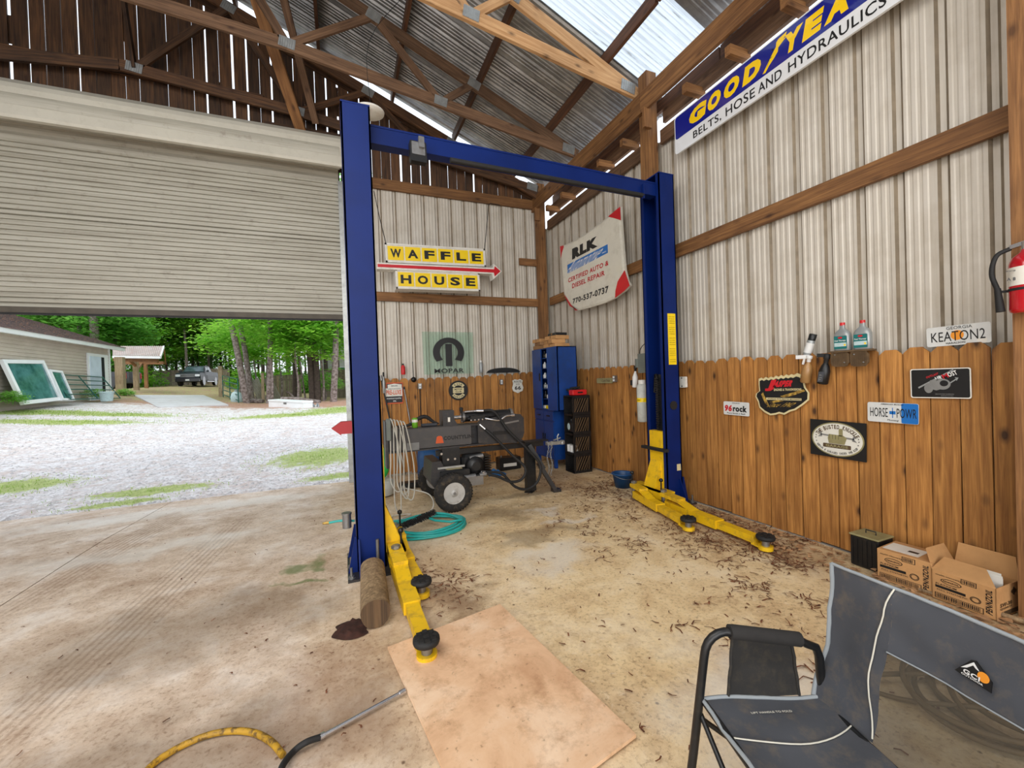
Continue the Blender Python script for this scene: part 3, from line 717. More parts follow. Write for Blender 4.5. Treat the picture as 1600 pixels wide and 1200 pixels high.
# ------------------------------------------------------------------ ROLLING DOOR
dr = thing('door_1', kind='structure', loc=(-2.6, 6.8, 2.4))
X0, X1 = -5.55, .055
prof = []; z = 2.46; p_ = .0615
while z < 4.46:
    seam = abs(((z-2.46) / (p_*17)) % 1) < .06
    prof += [(6.80, z), (6.80, z+.034), (6.826 if not seam else 6.84, z+.040), (6.826 if not seam else 6.84, z+.057)]; z += p_
g = MB(); g.grid([[V((X0, a, b_)), V((X1, a, b_))] for a, b_ in prof], False); g.build('curtain', 'door_curtain', dr)
g = MB()   # the curtain turning onto its drum
pr = [(6.80+(-.30)*(1-math.cos(t)), 4.46+.30*math.sin(t)) for t in [i*.13 for i in range(13)]]
pr2 = []
for i, (a, b_) in enumerate(pr): pr2 += [(a-(.012 if i % 2 else 0), b_)]
g.grid([[V((X0, a, b_)), V((X1, a, b_))] for a, b_ in pr2], False); g.build('curtain_roll', 'door_curtain', dr)
g = MB(); g.cyl((X0, 6.46, 4.68), (X1+.02, 6.46, 4.68), .17, n=24); g.build('drum', 'door_curtain', dr)
g = MB(); hp = [(6.84, 4.96), (6.50, 4.97), (6.40, 4.94), (6.32, 4.86), (6.30, 4.80), (6.30, 4.74), (6.305, 4.73), (6.305, 4.62), (6.30, 4.61), (6.30, 4.50), (6.315, 4.47), (6.36, 4.465)]
g.grid([[V((X0-.05, a, b_)), V((X1+.06, a, b_))] for a, b_ in hp], False); g.build('hood', 'hood_cream', dr)
g = MB(); g.add([V((X1+.06, a, b_)) for a, b_ in hp]+[V((X1+.06, 6.84, 4.465))], [tuple(range(len(hp)+1))]); g.build('hood_end', 'hood_cream', dr)
g = MB(); g.box(X0, X1, 6.785, 6.825, 2.395, 2.465); g.build('bottom_bar', 'bar_brown', dr)
g = MB(); g.box(X0, X1, 6.79, 6.82, 2.37, 2.395); g.build('rubber_seal', 'black_rubber', dr)
g = MB(); g.box(.045, .125, 6.74, 6.76, -.09, 4.46).box(.105, .125, 6.76, 6.86, -.09, 4.46).box(.045, .065, 6.84, 6.86, -.09, 4.46)
g.build('guide_track', 'galvanised', dr)
bar('jamb', (.15, 6.82, -.09), (.15, 6.82, 4.5), .06, .14, 'grey_board', dr, up=(0, 1, 0))
# ------------------------------------------------------------------ TWO-POST LIFT
lift = thing('two_post_lift', 'blue two-post car lift with overhead crossbeam, yellow carriages and swing arms', 'car lift', (1.75, 3.5, 0))
def column(x0, s, y0, y1, H, zb):       # s=+1: opening faces +x
    t = .012; lip = .05; xb, xf = (x0, x0+.205*s)
    def bx(g, a, b, c, d, e, f): g.box(min(a, b), max(a, b), c, d, e, f)
    g = MB(); bx(g, xb, xf, y0, y0+t, zb, H); bx(g, xb, xf, y1-t, y1, zb, H); bx(g, xb, xb+t*s, y0, y1, zb, H)
    bx(g, xf-t*s, xf, y0, y0+lip, zb, H); bx(g, xf-t*s, xf, y1-lip, y1, zb, H)
    bx(g, xb, xf, y0-.002, y1+.002, H, H+.012)
    g.build('column', 'blue_paint', lift)
    g = MB(); bx(g, xb-.07*s, xf+.10*s, y0-.13, y1+.10, 0, .016); g.build('base_plate', 'charcoal_paint', lift)
    for yy, dd in ((y0, -1), (y1, 1)):
        g = MB(); fr = Frame((xb+(.02 if s > 0 else -.03), yy, .016), (0, dd, 0), (0, 0, 1)); g.prism(fr, [(0, 0), (.11, 0), (.012, .24), (0, .24)], 0, .012); g.build('gusset', 'blue_paint', lift)
        fr = Frame((xb, yy, .016), (-s, 0, 0), (0, 0, 1)); g = MB(); g.prism(fr, [(0, 0), (.065, 0), (.012, .26), (0, .26)], 0, .012); g.build('gusset', 'blue_paint', lift)
    for k, yy in enumerate((y0-.09, (y0+y1)/2-.04, y1+.03)):
        g = MB(); c = V((xb-.045*s, yy, .016)); g.cyl(c, c+V((0, 0, .075)), .009, n=8); g.lathe([(.02, 0), (.02, .018)], c, n=6, smooth=False); g.lathe([(.026, 0), (.026, .004)], c, n=12)
        g.build('anchor_bolt', 'steel', lift)
column(.058, 1, 3.28, 3.58, 3.475, 0); column(3.395, -1, 3.50, 3.80, 3.545, 0)
g = MB(); g.beam((.26, 3.43, 3.40), (3.2, 3.60, 3.455), .10, .015).beam((.26, 3.43, 3.27), (3.2, 3.60, 3.325), .10, .012).beam((.26, 3.39, 3.335), (3.2, 3.56, 3.39), .012, .13)
g.build('crossbeam', 'blue_paint', lift)
g = MB(); g.tube([(.9, 3.40, 3.245), (3.0, 3.52, 3.285)], .022, 10); g.build('shutoff_bar', 'black_rubber', lift)
g = MB(); g.box(2.985, 3.0, 3.50, 3.53, 3.25, 3.40); g.build('bar_hanger', 'blue_paint', lift)
def carriage(x, s, y0, y1, top):
    g = MB(); a, b = sorted((x-.06*s, x+.015*s)); g.box(a, b, y0+.055, y1-.055, .10, top); g.build('carriage', 'yellow_paint', lift)
    g = MB(); fr = Frame((x+.015*s, y0+.07, 0), (s, 0, 0), (0, 0, 1)); g.prism(fr, [(0, .14), (.11, .14), (.10, .2), (.0, .46)], -.012, 0) if s > 0 else g.prism(fr, [(0, .14), (.11, .14), (.10, .2), (0, .46)], 0, .012)
    fr = Frame((x+.015*s, y1-.07, 0), (s, 0, 0), (0, 0, 1)); g.prism(fr, [(0, .14), (.11, .14), (.10, .2), (.0, .46)], -.006, .006)
    fr2 = [V((x+.125*s, y0+.07, .14)), V((x+.125*s, y1-.07, .14)), V((x+.02*s, y1-.07, .46)), V((x+.02*s, y0+.07, .46))]; g.add(fr2+[p-V((.01*s, 0, 0)) for p in fr2], [(0, 1, 2, 3), (7, 6, 5, 4), (0, 4, 5, 1), (2, 6, 7, 3)])
    g.build('carriage_brace', 'yellow_paint', lift)
carriage(.26, 1, 3.28, 3.58, .93); carriage(3.19, -1, 3.50, 3.80, .78)
g = MB(); g.box(3.13, 3.185, 3.46, 3.84, .57, .60); g.build('carriage_guard', 'black_rubber', lift)
g = MB()
for i in range(22): g.box(3.20, 3.225, 3.62, 3.66, .80+i*.026, .817+i*.026)
g.box(3.23, 3.24, 3.6, 3.68, .7, 1.4); g.tube([(3.215, 3.64, 1.34), (3.22, 3.66, 1.40), (3.24, 3.70, 1.40), (3.25, 3.73, 1.2)], .012, 6); g.build('lift_chain', 'black_paint', lift)
g = MB(); g.cyl((3.30, 3.492, 1.06), (3.30, 3.505, 1.06), .048, n=20); g.build('plug', 'black_rubber', lift)
g = MB(); g.box(3.255, 3.36, 3.496, 3.50, 1.50, 2.05); dcl = g.build('warning_decal', 'sign_yellow', lift)
g = MB(); fr = Frame((3.307, 3.4955, 1.77), (1, 0, 0), (0, 0, 1))
for i in range(22):
    if i % 5 == 4: continue
    txt(g, R.choice(('WARNING', 'DO NOT LIFT', 'READ MANUAL', 'CAUTION', 'KEEP CLEAR')), fr, 0, .245-i*.023, .08, .008, .0, 0, .001)
g.build('lettering', 'ink_black', dcl, kind='stuff')
g = MB(); g.box(3.325, 3.375, 3.496, 3.5, .35, .42); g.build('sticker', 'ink_cream', lift)
# swing arms
def head(x, y0, y1, s):
    g = MB(); a, b = sorted((x, x+.12*s)); g.box(a, b, y0, y1, .05, .075).box(a, b, y0, y1, .15, .17)
    a, b = sorted((x+.10*s, x+.12*s)); g.box(a, b, y0, y1, .05, .17); g.build('arm_bracket', 'yellow_paint', lift)
def arm(px, py, ex, ey, half, w0=.10, h=.075, drop=.03, z0=.155):
    g = MB(); d = V((ex-px, ey-py, 0)); L = d.length; d.normalize(); m = V((px, py, 0))+d*L*half
    z1 = .028+h/2
    A = V((px, py, z0)); q = .22
    g.beam(A, V((px, py, 0))+d*L*q+V((0, 0, z0-.004)), w0, .035)                       # pivot end
    g.beam(V((px, py, 0))+d*L*(q-.06)+V((0, 0, z0)), V((px, py, 0))+d*L*(q+.15)+V((0, 0, z1+h/2-.006)), w0*.95, .014)
    g.beam(V((px, py, 0))+d*L*.06+V((0, 0, z1)), m+V((0, 0, z1)), w0, h)
    o = g.build('swing_arm', 'yellow_paint', lift)
    g = MB(); e = V((ex, ey, 0))-d*.07; g.beam(m-d*.05+V((0, 0, z1)), e+V((0, 0, z1)), w0*.78, h*.75)
    g.beam(e-d*.02+V((0, 0, z1)), e+V((0, 0, z1)), w0*.95, h*.98); g.build('arm_extension', 'yellow_paint', lift)
    g = MB(); g.beam(e+V((0, 0, .03)), V((ex, ey, .03)), .085, .014); g.lathe([(.052, .0), (.052, .03)], (ex, ey, .012), n=20); g.build('pad_seat', 'yellow_paint', lift)
    g = MB(); g.cyl((ex, ey, .03), (ex, ey, .095), .028, n=14); g.build('pad_screw', 'steel', lift)
    g = MB(); g.lathe([(.045, .085), (.064, .092), (.068, .105), (.066, .118), (.05, .122)], (ex, ey, 0), n=20)
    for i in range(8): 
        a = i*.785; g.bx((ex+math.cos(a)*.045, ey+math.sin(a)*.045, .124), (.024, .024, .008))
    g.bx((ex, ey, .124), (.026, .026, .008)); g.build('lift_pad', 'black_rubber', lift)
    g = MB(); g.cyl((px, py, .03), (px, py, z0+.045), .024, n=14); g.lathe([(.034, 0), (.034, .02)], (px, py, z0+.022), n=6, smooth=False); g.build('pivot_pin', 'steel', lift)
    g = MB(); g.cyl((px+.05, py+.09, .1), (px+.05, py+.09, .26), .008, n=8); g.lathe([(.008, 0), (.02, .01), (.02, .03), (.008, .04)], (px+.05, py+.09, .25), n=10); g.build('arm_lock', 'black_paint', lift)
head(.275, 3.16, 3.74, 1); head(3.175, 3.38, 3.92, -1)
arm(.325, 3.19, .345, 2.10, .62); arm(.375, 3.66, .43, 2.73, .55)
arm(3.06, 3.42, 3.0, 2.25, .62); arm(3.03, 3.86, 2.80, 2.83, .55)
# guard and switch on the left column
g = MB(); g.box(-.02, .056, 3.30, 3.36, 1.04, 1.13); g.add([(-.085, 3.30, 1.085), (-.02, 3.30, 1.13), (-.02, 3.30, 1.03), (-.085, 3.36, 1.085), (-.02, 3.36, 1.13), (-.02, 3.36, 1.03)], [(0, 2, 1), (3, 4, 5), (0, 1, 4, 3), (0, 3, 5, 2)])
g.build('release_cover', 'cover_red', lift)
g = MB(); g.cyl((-.005, 3.36, .33), (-.005, 3.36, .43), .032, n=14); g.lathe([(.036, .0), (.036, .012)], (-.005, 3.36, .43), n=14); g.build('cup_holder', 'steel', lift)
g = MB(); g.cyl((.20, 3.262, .03), (.20, 3.262, .24), .012, n=10); g.build('drain_pipe', 'steel', lift)
t = thing('hose_nozzle', 'short teal hose end with brass tip clipped behind the left lift column', 'hose', (-.06, 3.42, .35))
g = MB(); g.tube(bez([(.05, 3.4, .36), (-.05, 3.42, .37), (-.13, 3.43, .365)]), .009, 8); g.build('hose_end', 'teal_hose', t)
g = MB(); g.cyl((-.13, 3.43, .365), (-.175, 3.435, .365), .012, .008, 10); g.build('brass_tip', 'ink_gold', t)
# floodlight on the beam, round lamp behind
t = thing('floodlight', 'small black work floodlight bolted under the left end of the blue crossbeam', 'light', (.62, 3.34, 3.25))
fr = Frame((.62, 3.33, 3.235), (1, .05, 0), (0, .12, 1)); g = MB(); g.prism(fr, rrect(-.065, .065, -.10, .07, .01), -.03, .02); g.build('housing', 'black_paint', t)
g = MB(); g.prism(fr, rrect(-.052, .052, -.045, .06, .006), .02, .024); g.build('lens', 'steel', t)
g = MB(); g.prism(fr, rrect(-.0, .045, .01, .10, .006), .024, .045); g.build('ballast_box', 'steel', t)
g = MB(); txt(g, 'UTILITECH', fr, 0, -.075, .06, .012); g.build('lettering', 'white_plastic', t)
t = thing('high_bay_lamp', 'round white disc lamp hanging behind the top of the left blue column', 'lamp', (.40, 4.85, 4.42))
g = MB(); g.lathe([(.0, .0), (.15, .0), (.165, .012), (.16, .03), (.06, .035), (.0, .035)], (.38, 4.85, 4.43), ax=(.0, .05, -1), n=32); g.build('lamp_body', 'white_paint', t)
g = MB(); g.tube(bez([(.40, 4.86, 4.46), (.41, 4.86, 5.2), (.86, 4.86, 5.90)], 4), .003, 5); g.build('cord', 'black_rubber', t)
# ------------------------------------------------------------------ THINGS ON THE NEAR FLOOR
pts = [(.17, 2.262), (.848, 2.395), (.995, 1.30), (.325, 1.165)]
g = MB(); g.add([(x, y, .024) for x, y in pts]+[(x, y, .010) for x, y in pts], [(3, 2, 1, 0)[::1], (4, 5, 6, 7), (0, 1, 5, 4), (1, 2, 6, 5), (2, 3, 7, 6), (3, 0, 4, 7)])
tag(g.build('plywood_sheet', 'plywood', origin=(.6, 1.7, 0)), 'scuffed tan plywood sheet lying flat on the floor in the foreground', 'plywood')
g = MB(); pr = []
for i in range(13):
    t_ = i/12; c = V((.13+.02*t_, 2.50+.62*t_, .085)); pr.append([c+V((math.cos(a)*.082*(1+.05*math.sin(3*a+t_)), 0, max(-.084, math.sin(a)*.085*(1+.04*math.cos(2*a))))) for a in [k*.3307 for k in range(20)]])
g.grid(pr, True); n_ = len(pr)
g.add(pr[-1], [tuple(range(18, -1, -1))]); g.k = 1; g.add([p-V((0, .001, 0)) for p in pr[0]], [tuple(range(19))])
lg = g.build('timber_round', ['log_bark', 'log_end']); tag(lg, 'short thick wooden log lying against the left lift base', 'log')
g = MB(); P = []
for i in range(11):
    row = []
    for j in range(11):
        u, v_ = i/10-.5, j/10-.5; q = max(0, 1-(u*u+v_*v_)*4.2)
        row.append(V((.0+u*.19*(1-.25*abs(v_*2)**2)+.015*math.sin(9*v_), 2.545+v_*.20*(1-.25*abs(u*2)**2), .004+q**.5*(.018+.07*abs(noise.noise(V((u*11, v_*11, 3))))))))
    P.append(row)
g.grid(P); tag(g.build('rag', 'rag_brown'), 'crumpled dark brown rag on the floor by the log end', 'rag')
t = thing('air_tool', 'chrome extension rod with black fitting and yellow air hose beside the plywood', 'air hose', (-.2, 1.8, 0))
a, b = OZ(633, 1079, .02), OZ(500, 1152, .02); c = OZ(458, 1175, .02)
g = MB(); g.cyl(a, b, .0085, n=12); g.cyl(a, a+(b-a)*.08, .012, n=12); g.cyl(b-(b-a)*.05, b, .0125, n=6); g.build('rod', 'chrome', t)
g = MB(); g.tube(bez([b, OZ(478, 1160, .03), c, OZ(440, 1200, .03), OZ(437, 1230, .02)]), .012, 10); g.build('fitting', 'black_rubber', t)
g = MB(); hp_ = [OZ(x, y, .014) for x, y in ((442, 1180), (425, 1160), (400, 1146), (370, 1142), (335, 1146), (300, 1158), (265, 1176), (235, 1198), (200, 1240))]; g.tube(bez(hp_, 6), .0125, 10); g.build('hose', 'yellow_hose', t)
# teal garden hose coil
t = thing('garden_hose', 'coiled teal garden hose on the floor behind the left lift arms', 'hose', (.72, 4.0, 0))
P = []; rr = random.Random(4)
for k in range(5*24):
    a = k/24*6.283; rx = .36-.012*(k//24)+.012*math.sin(a*2+k//24); ry = .30-.012*(k//24); q = k//24
    P.append(V((.72+rx*math.cos(a)+.012*math.sin(q*3), 4.0+ry*math.sin(a)+.025*math.sin(q*2.2), .014+.009*q+.006*math.sin(a*3+q))))
P = [V((.42, 4.3, .02)), V((.9, 4.26, .03))]+P+[V((1.0, 3.85, .08)), V((.9, 3.86, .075)), V((.78, 3.98, .07)), V((.72, 4.10, .075))]
g = MB(); g.tube(P, .0115, 8); g.build('hose', 'teal_hose', t)
t = thing('brush_head', 'black bristled brush head lying across the coiled teal hose', 'brush', (.63, 3.98, .05))
g = MB(); A, B = V((.46, 3.86, .10)), V((.80, 4.14, .10)); d = (B-A).normalized(); sd = V((-d.y, d.x, 0))
for k in range(420):
    f = R.random(); c = A+(B-A)*f+sd*R.uniform(-.012, .012); an = R.uniform(-2.4, 2.4); e = c+sd*math.sin(an)*.042+V((0, 0, math.cos(an)*.032))+d*R.uniform(-.008, .008); g.beam(c, e, .004, .004)
g.build('bristles', 'foam_black', t, kind='stuff')
g = MB(); g.beam(A-d*.02-V((0, 0, .02)), B+V((0, 0, -.02)), .03, .012); g.tube([A-V((0, 0, .02)), A-d*.10-V((0, 0, .06))], .009, 8); g.build('brush_back', 'silver_plastic', t)
# leaf litter: pine straw and dead leaves, uncountable
g = MB(); g2 = MB()
def straw(x, y, L, z=.003):
    x = min(x, 3.455)
    A = R.random()*6.283; B = A+R.uniform(-1.2, 1.2); w_ = R.uniform(.002, .0045); zz = FZ(x, y)+z+R.random()*.008
    p0 = V((x, y, zz)); p1 = p0+V((math.cos(A), math.sin(A), 0))*L/2+V((0, 0, R.uniform(0, .006))); p2 = p1+V((math.cos(B), math.sin(B), 0))*L/2
    n_ = V((-math.sin(A), math.cos(A), 0))*w_
    g.add([p0-n_, p0+n_, p1+n_, p1-n_, p2+n_, p2-n_], [(0, 3, 2, 1), (3, 5, 4, 2)])
clu = [(R.uniform(1.9, 3.45), R.uniform(.6, 6.3)) for _ in range(190)]
clu = [c for c in clu if c[0] > 3.42-1.5*R.random()**1.3]
clu += [(R.uniform(2.6, 3.45), R.uniform(2.0, 4.6)) for _ in range(100)]+[(R.uniform(.45, .8), R.uniform(2.4, 3.1)) for _ in range(9)]
for cx, cy in clu:
    for k in range(R.randint(6, 26)): straw(cx+R.gauss(0, .07), cy+R.gauss(0, .09), R.uniform(.02, .07))
for k in range(44):
    cx, cy = R.uniform(1.7, 3.3), R.uniform(1.2, 3.6)
    for q in range(R.randint(5, 14)): straw(cx+R.gauss(0, .05), cy+R.gauss(0, .05), R.uniform(.04, .09))
for k in range(700): straw(R.uniform(1., 3.45), R.uniform(.5, 6.4), R.uniform(.012, .05))
for k in range(260): straw(R.uniform(-3.5, 1.), R.uniform(1.2, 6.4), R.uniform(.01, .03))
g.v = [p for p in g.v]
tag(g.build('pine_straw', 'litter_brown'), 'brown pine straw and leaf bits swept along the foot of the right wall', 'leaf litter', kind='stuff')
for k in range(300):
    x, y = R.uniform(3.05, 3.44), R.uniform(.7, 3.0); s = R.uniform(.015, .04); A = R.random()*6; z = .006+R.random()*.02
    g2.add([(x+math.cos(A+t_)*s*q, y+math.sin(A+t_)*s*q, z+R.uniform(0, .012)) for t_, q in ((0, 1), (1.2, .5), (2.2, .9), (3.3, .5), (4.3, .9), (5.3, .5))], [(0, 1, 2, 3, 4, 5)])
tag(g2.build('dead_leaves', 'litter_tan'), 'curled dead leaves lying around the cardboard boxes at the right wall', 'leaf litter', kind='stuff')
# ------------------------------------------------------------------ CAMP CHAIR
ch = thing('camp_chair', 'charcoal double camping chair with mesh back, at the lower right corner', 'chair', (1.2, .5, 0))
Wd = V((-.30, -.954, 0)); Dd = V((.93, -.36, 0)).normalized(); Wn = 1.10
FLp = V((.985, .955, 0)); 
def cp(w_, d_, z): return FLp+Wd*w_+Dd*d_+V((0, 0, z))
DP = .36
for w_, nm in ((0, ''), (Wn, '')):
    s = -1 if w_ == 0 else 1
    pts_ = [cp(w_+.0*s, -.075, .0), cp(w_+.0*s, -.035, .25), cp(w_, .0, .50), cp(w_, .006, .54)]+[cp(w_, .075-.068*math.cos(a), .54+.07*math.sin(a)) for a in (.3, .6, .9, 1.2, 1.5)]+[cp(w_, .30, .575), cp(w_, DP-.04, .562), cp(w_, DP-.01, .55), cp(w_, DP, .52), cp(w_+.01*s, DP+.02, .30), cp(w_+.02*s, DP+.05, 0)]
    g = MB(); g.tube(pts_, .0125, 12); g.build('frame', 'black_paint', ch)
    g = MB(); g.tube([cp(w_, .085, .609), cp(w_, .10, .608), cp(w_, .295, .577), cp(w_, .30, .576)], .021, 14); g.build('armrest', 'foam_black', ch)
for w_ in (0, .55, Wn):
    for a_, b_ in (((w_, 0, .04), (min(w_+.5, Wn), 0, .37)),):
        if w_ < Wn: 
            g = MB(); g.tube([cp(w_, -.01, .05), cp(w_+.55, -.01, .36)], .008, 8); g.tube([cp(w_+.55, -.01, .05), cp(w_, -.01, .36)], .008, 8); g.build('cross_strut', 'black_paint', ch)
            g = MB(); g.tube([cp(w_, 0, .06), cp(w_, DP, .34)], .008, 8); g.tube([cp(w_, 0, .34), cp(w_, DP, .06)], .008, 8); g.build('side_strut', 'black_paint', ch)
for w_ in (-.0, Wn):
    g = MB(); g.tube([cp(w_, DP, .2), cp(w_+.01*(1 if w_ == 0 else -1), DP+.05, .45), cp(w_+.01*(1 if w_ == 0 else -1), DP+.10, .78)], .011, 10); g.build('back_upright', 'black_paint', ch)
for d_, z in ((0, .40), (DP, .385)):
    g = MB(); g.tube([cp(0, d_, z), cp(Wn, d_, z)], .010, 10); g.build('seat_rail', 'black_paint', ch)
# seat, in two tones split by piping
def seatz(u, v_): return .405+.008*noise.noise(V((u*6, v_*6, 4)))-.03*math.sin(math.pi*min(1, max(0, u/Wn)))*math.sin(math.pi*min(1, max(0, v_/DP)))-.01*v_/DP+.003*math.sin(u*40+v_*17)
def sheet(fn, u0, u1, v0, v1, nu, nv, M, name, th=.003, par=ch, kind=None):
    g = MB(); A = [[fn(u0+(u1-u0)*i/nu, v0+(v1-v0)*j/nv) for j in range(nv+1)] for i in range(nu+1)]
    g.grid(A); return g.build(name, M, par)
sf = lambda u, v_: cp(u, v_, seatz(u, v_))
sheet(sf, .0, Wn, -.005, DP, 40, 16, 'canvas_charcoal', 'seat')
g = MB(); g.tube([sf(.0, -.005+DP*i/14)+V((0, 0, .002)) for i in range(15)], .006, 6); g.tube([sf(Wn*i/20, -.005)+V((0, 0, .002)) for i in range(21)], .006, 6); g.build('seat_trim', 'canvas_trim', ch)
g = MB(); g.tube([sf(.135+.02*math.sin(i/14*3.1)-.03*(i/14)**4, DP*i/14)+V((0, 0, .004)) for i in range(15)], .002, 6); g.build('seat_piping', 'piping_white', ch)
def bf(u, v_):      # back surface: u along the width, v height fraction
    q = 0 if u > .12 else 1-u/.12
    z = .395+.405*v_
    d_ = DP-.015+.07*v_+.09*math.sin(math.pi*max(0, min(1, u/Wn)))+.012*noise.noise(V((u*5, v_*4, 2)))+.006*noise.noise(V((u*14, v_*7, 5)))
    return cp(u-.018*q*math.sin(2.6*v_)-.008*q*(1-v_), d_+.03*q*math.sin(math.pi*v_), z)
sheet(bf, .0, .15, -.03, 1, 8, 20, 'canvas_charcoal', 'back_side_panel')
sheet(bf, Wn-.15, Wn, 0, 1, 8, 20, 'canvas_charcoal', 'back_side_panel')
sheet(bf, .15, Wn-.15, .58, 1, 30, 10, 'canvas_charcoal', 'back_top_panel')
sheet(bf, .15, Wn-.15, -.06, .58, 30, 10, 'chair_mesh', 'mesh_panel')
g = MB(); g.tube([bf(.0+Wn*i/30, 1.0) for i in range(31)], .005, 6); g.tube([bf(0, i/14) for i in range(15)], .007, 6); g.build('back_trim', 'canvas_trim', ch)
g = MB(); g.tube([bf(.15-.025*math.sin(3.14*i/20), i/20)-Dd*.004 for i in range(21)], .0022, 6); g.build('back_piping', 'piping_white', ch)
g = MB(); g.tube([bf(.15+.8*i/20, .58)-Dd*.003 for i in range(21)], .0022, 5); g.build('back_seam', 'canvas_trim', ch)
# side pouch under the armrest
def pf(u, v_): return cp(-.0-.014*math.sin(3.14*u)*math.sin(3.14*v_)+.006*noise.noise(V((u*5, v_*5, 1))), .095+.18*u+.04*(1-v_)*(u-.5), .405+(.20-.03*u)*v_)
g = MB(); g.grid([[pf(i/10, j/10) for j in range(11)] for i in range(11)]); g.build('side_pouch', 'canvas_black', ch)
g = MB()
for e in (0, 1): g = MB(); g.tube([pf(e, j/10) for j in range(11)], .005, 6); g.build('pouch_trim', 'canvas_black', ch)
g = MB(); g.grid([[cp(-.018-.02*math.sin(3.14*i/10), .10+.17*i/10, .405+.05*math.sin(3.14*i/10)*j/4) for j in range(5)] for i in range(11)]); g.build('pouch_pocket', 'canvas_black', ch)
fb = Frame(bf(.325, .74)-Dd*.014, Wd, (bf(.42, 1)-bf(.42, .6)))
g = MB(); g.prism(fb, [(-.036, -.018), (.034, -.021), (.033, .002), (.015, .016), (0, .028), (-.008, .025)], 0, .003); pa = g.build('logo_patch', 'ink_black', ch)
g = MB(); g.prism(fb, ell(.018, .002, .011, .011, 16), .003, .004); g.build('sun_disc', 'patch_orange', pa)
g = MB(); g.prism(fb, [(-.024, -.003), (-.002, .023), (.010, .010), (.003, .012), (-.002, .016), (-.013, .003)], .004, .005); txt(g, 'GCI', fb, -.002, -.006, .032, .010, .03, 0, .0055); txt(g, 'OUTDOOR', fb, 0, -.014, .042, .004, .02, 0, .0055); g.build('lettering', 'white_plastic', pa)
fs = Frame(sf(.055, .17)+V((0, 0, .004)), -Dd*-1, Wd*-1); g = MB(); txt(g, 'LIFT HANDLE TO FOLD', fs, 0, 0, .12, .007, .02, 0, .001); g.build('lettering', 'piping_white', ch)
g = MB(); g.lathe([(.0, .002), (.03, .002), (.03, .004), (0, .005)], sf(.30, .0)+V((0, 0, .002)), n=20); g.build('button', 'white_plastic', ch)
# hose coil behind the chair
t = thing('rope_coil', 'tangled coil of dull brown hose on the floor behind the camp chair', 'hose', (2.4, .9, 0))
g = MB(); P = []
for k in range(7*16):
    a = k/16*6.283; q = k//16; P.append(V((2.45+.06*math.sin(q*1.7)+(.30+.05*math.sin(q*2.3))*math.cos(a), .78+.05*math.cos(q*2.1)+(.24+.04*math.sin(q*1.1))*math.sin(a), .013+.01*q+.008*math.sin(a*2+q))))
P += [V((2.1, 1.1, .05)), V((1.75, 1.05, .02)), V((1.6, .8, .015)), V((1.9, .55, .015))]
g.tube(bez(P, 3), .010, 7); g.build('hose', 'brown_hose', t)
g = MB(); g.tube(bez([(2.4, 1.1, .05), (2.2, 1.3, .02), (2.05, 1.2, .015), (2.1, 1.0, .015), (2.35, .7, .08), (2.6, .4, .02)], 8), .009, 7); g.build('hose', 'brown_hose', t)
# stick at the wall
g = MB(); g.tube(bez([(3.25, 1.43, .02), (3.27, 1.2, .03), (3.31, .95, .024), (3.36, .6, .03)], 5), .014, 8, rs=None); tag(g.build('stick', 'log_bark'), 'bare brown stick lying along the floor in front of the cardboard boxes', 'stick')
# ------------------------------------------------------------------ CARDBOARD BOXES AT THE WALL
def print_front(fr, W_, H_, par):
    g = MB()
    txt(g, 'PENNZOIL', Frame(fr(W_*.90, H_*.52), fr.ey, -fr.ex), 0, 0, H_*.76, W_*.10, .03, .25, .0012)
    txt(g, 'multi-viscosity', fr, W_*.28, H_*.86, W_*.42, H_*.06, .01, .2, .0012)
    txt(g, 'PLATINUM', fr, W_*.24, H_*.55, W_*.34, H_*.06, .01, 0, .0012); txt(g, 'FULL SYNTHETIC', fr, W_*.34, H_*.36, W_*.5, H_*.05, .01, 0, .0012)
    g.prism(fr, [(W_*.06, H_*.42), (W_*.55, H_*.42), (W_*.55, H_*.5), (W_*.06, H_*.5)], 0, .001)
    for a, b, c, d in ((.05, .82, .06, .24), (.48, .72, .80, .96)):
        for q in ((a, b, c, c+.012), (a, b, d-.012, d), (a, a+.012, c, d), (b-.012, b, c, d)): g.prism(fr, [(W_*q[0], H_*q[2]), (W_*q[1], H_*q[2]), (W_*q[1], H_*q[3]), (W_*q[0], H_*q[3])], 0, .001)
        x = a+.03
        while x < b-.04:
            w_ = R.choice((.008, .014, .02)); g.prism(fr, [(W_*x, H_*(c+.03)), (W_*(x+w_), H_*(c+.03)), (W_*(x+w_), H_*(d-.03)), (W_*x, H_*(d-.03))], 0, .001); x += w_+.014
    for rx, ry in ((.085, .10), (.065, .075)):
        e = ell(W_*.70, H_*.42, W_*rx, H_*ry, 20); e2 = ell(W_*.70, H_*.42, W_*rx*.86, H_*ry*.86, 20)
        for i in range(20): g.prism(fr, [e[i], e[(i+1) % 20], e2[(i+1) % 20], e2[i]], 0, .001)
    e = ell(W_*.32, H_*.70, W_*.17, H_*.09, 24); e2 = ell(W_*.32, H_*.70, W_*.155, H_*.075, 24)
    for i in range(24): g.prism(fr, [e[i], e[(i+1) % 24], e2[(i+1) % 24], e2[i]], 0, .001)
    txt(g, 'PENNZOIL', fr, W_*.32, H_*.70, W_*.26, H_*.05, .03, .2, .0012)
    g.build('lettering', 'ink_black', par, kind='stuff')
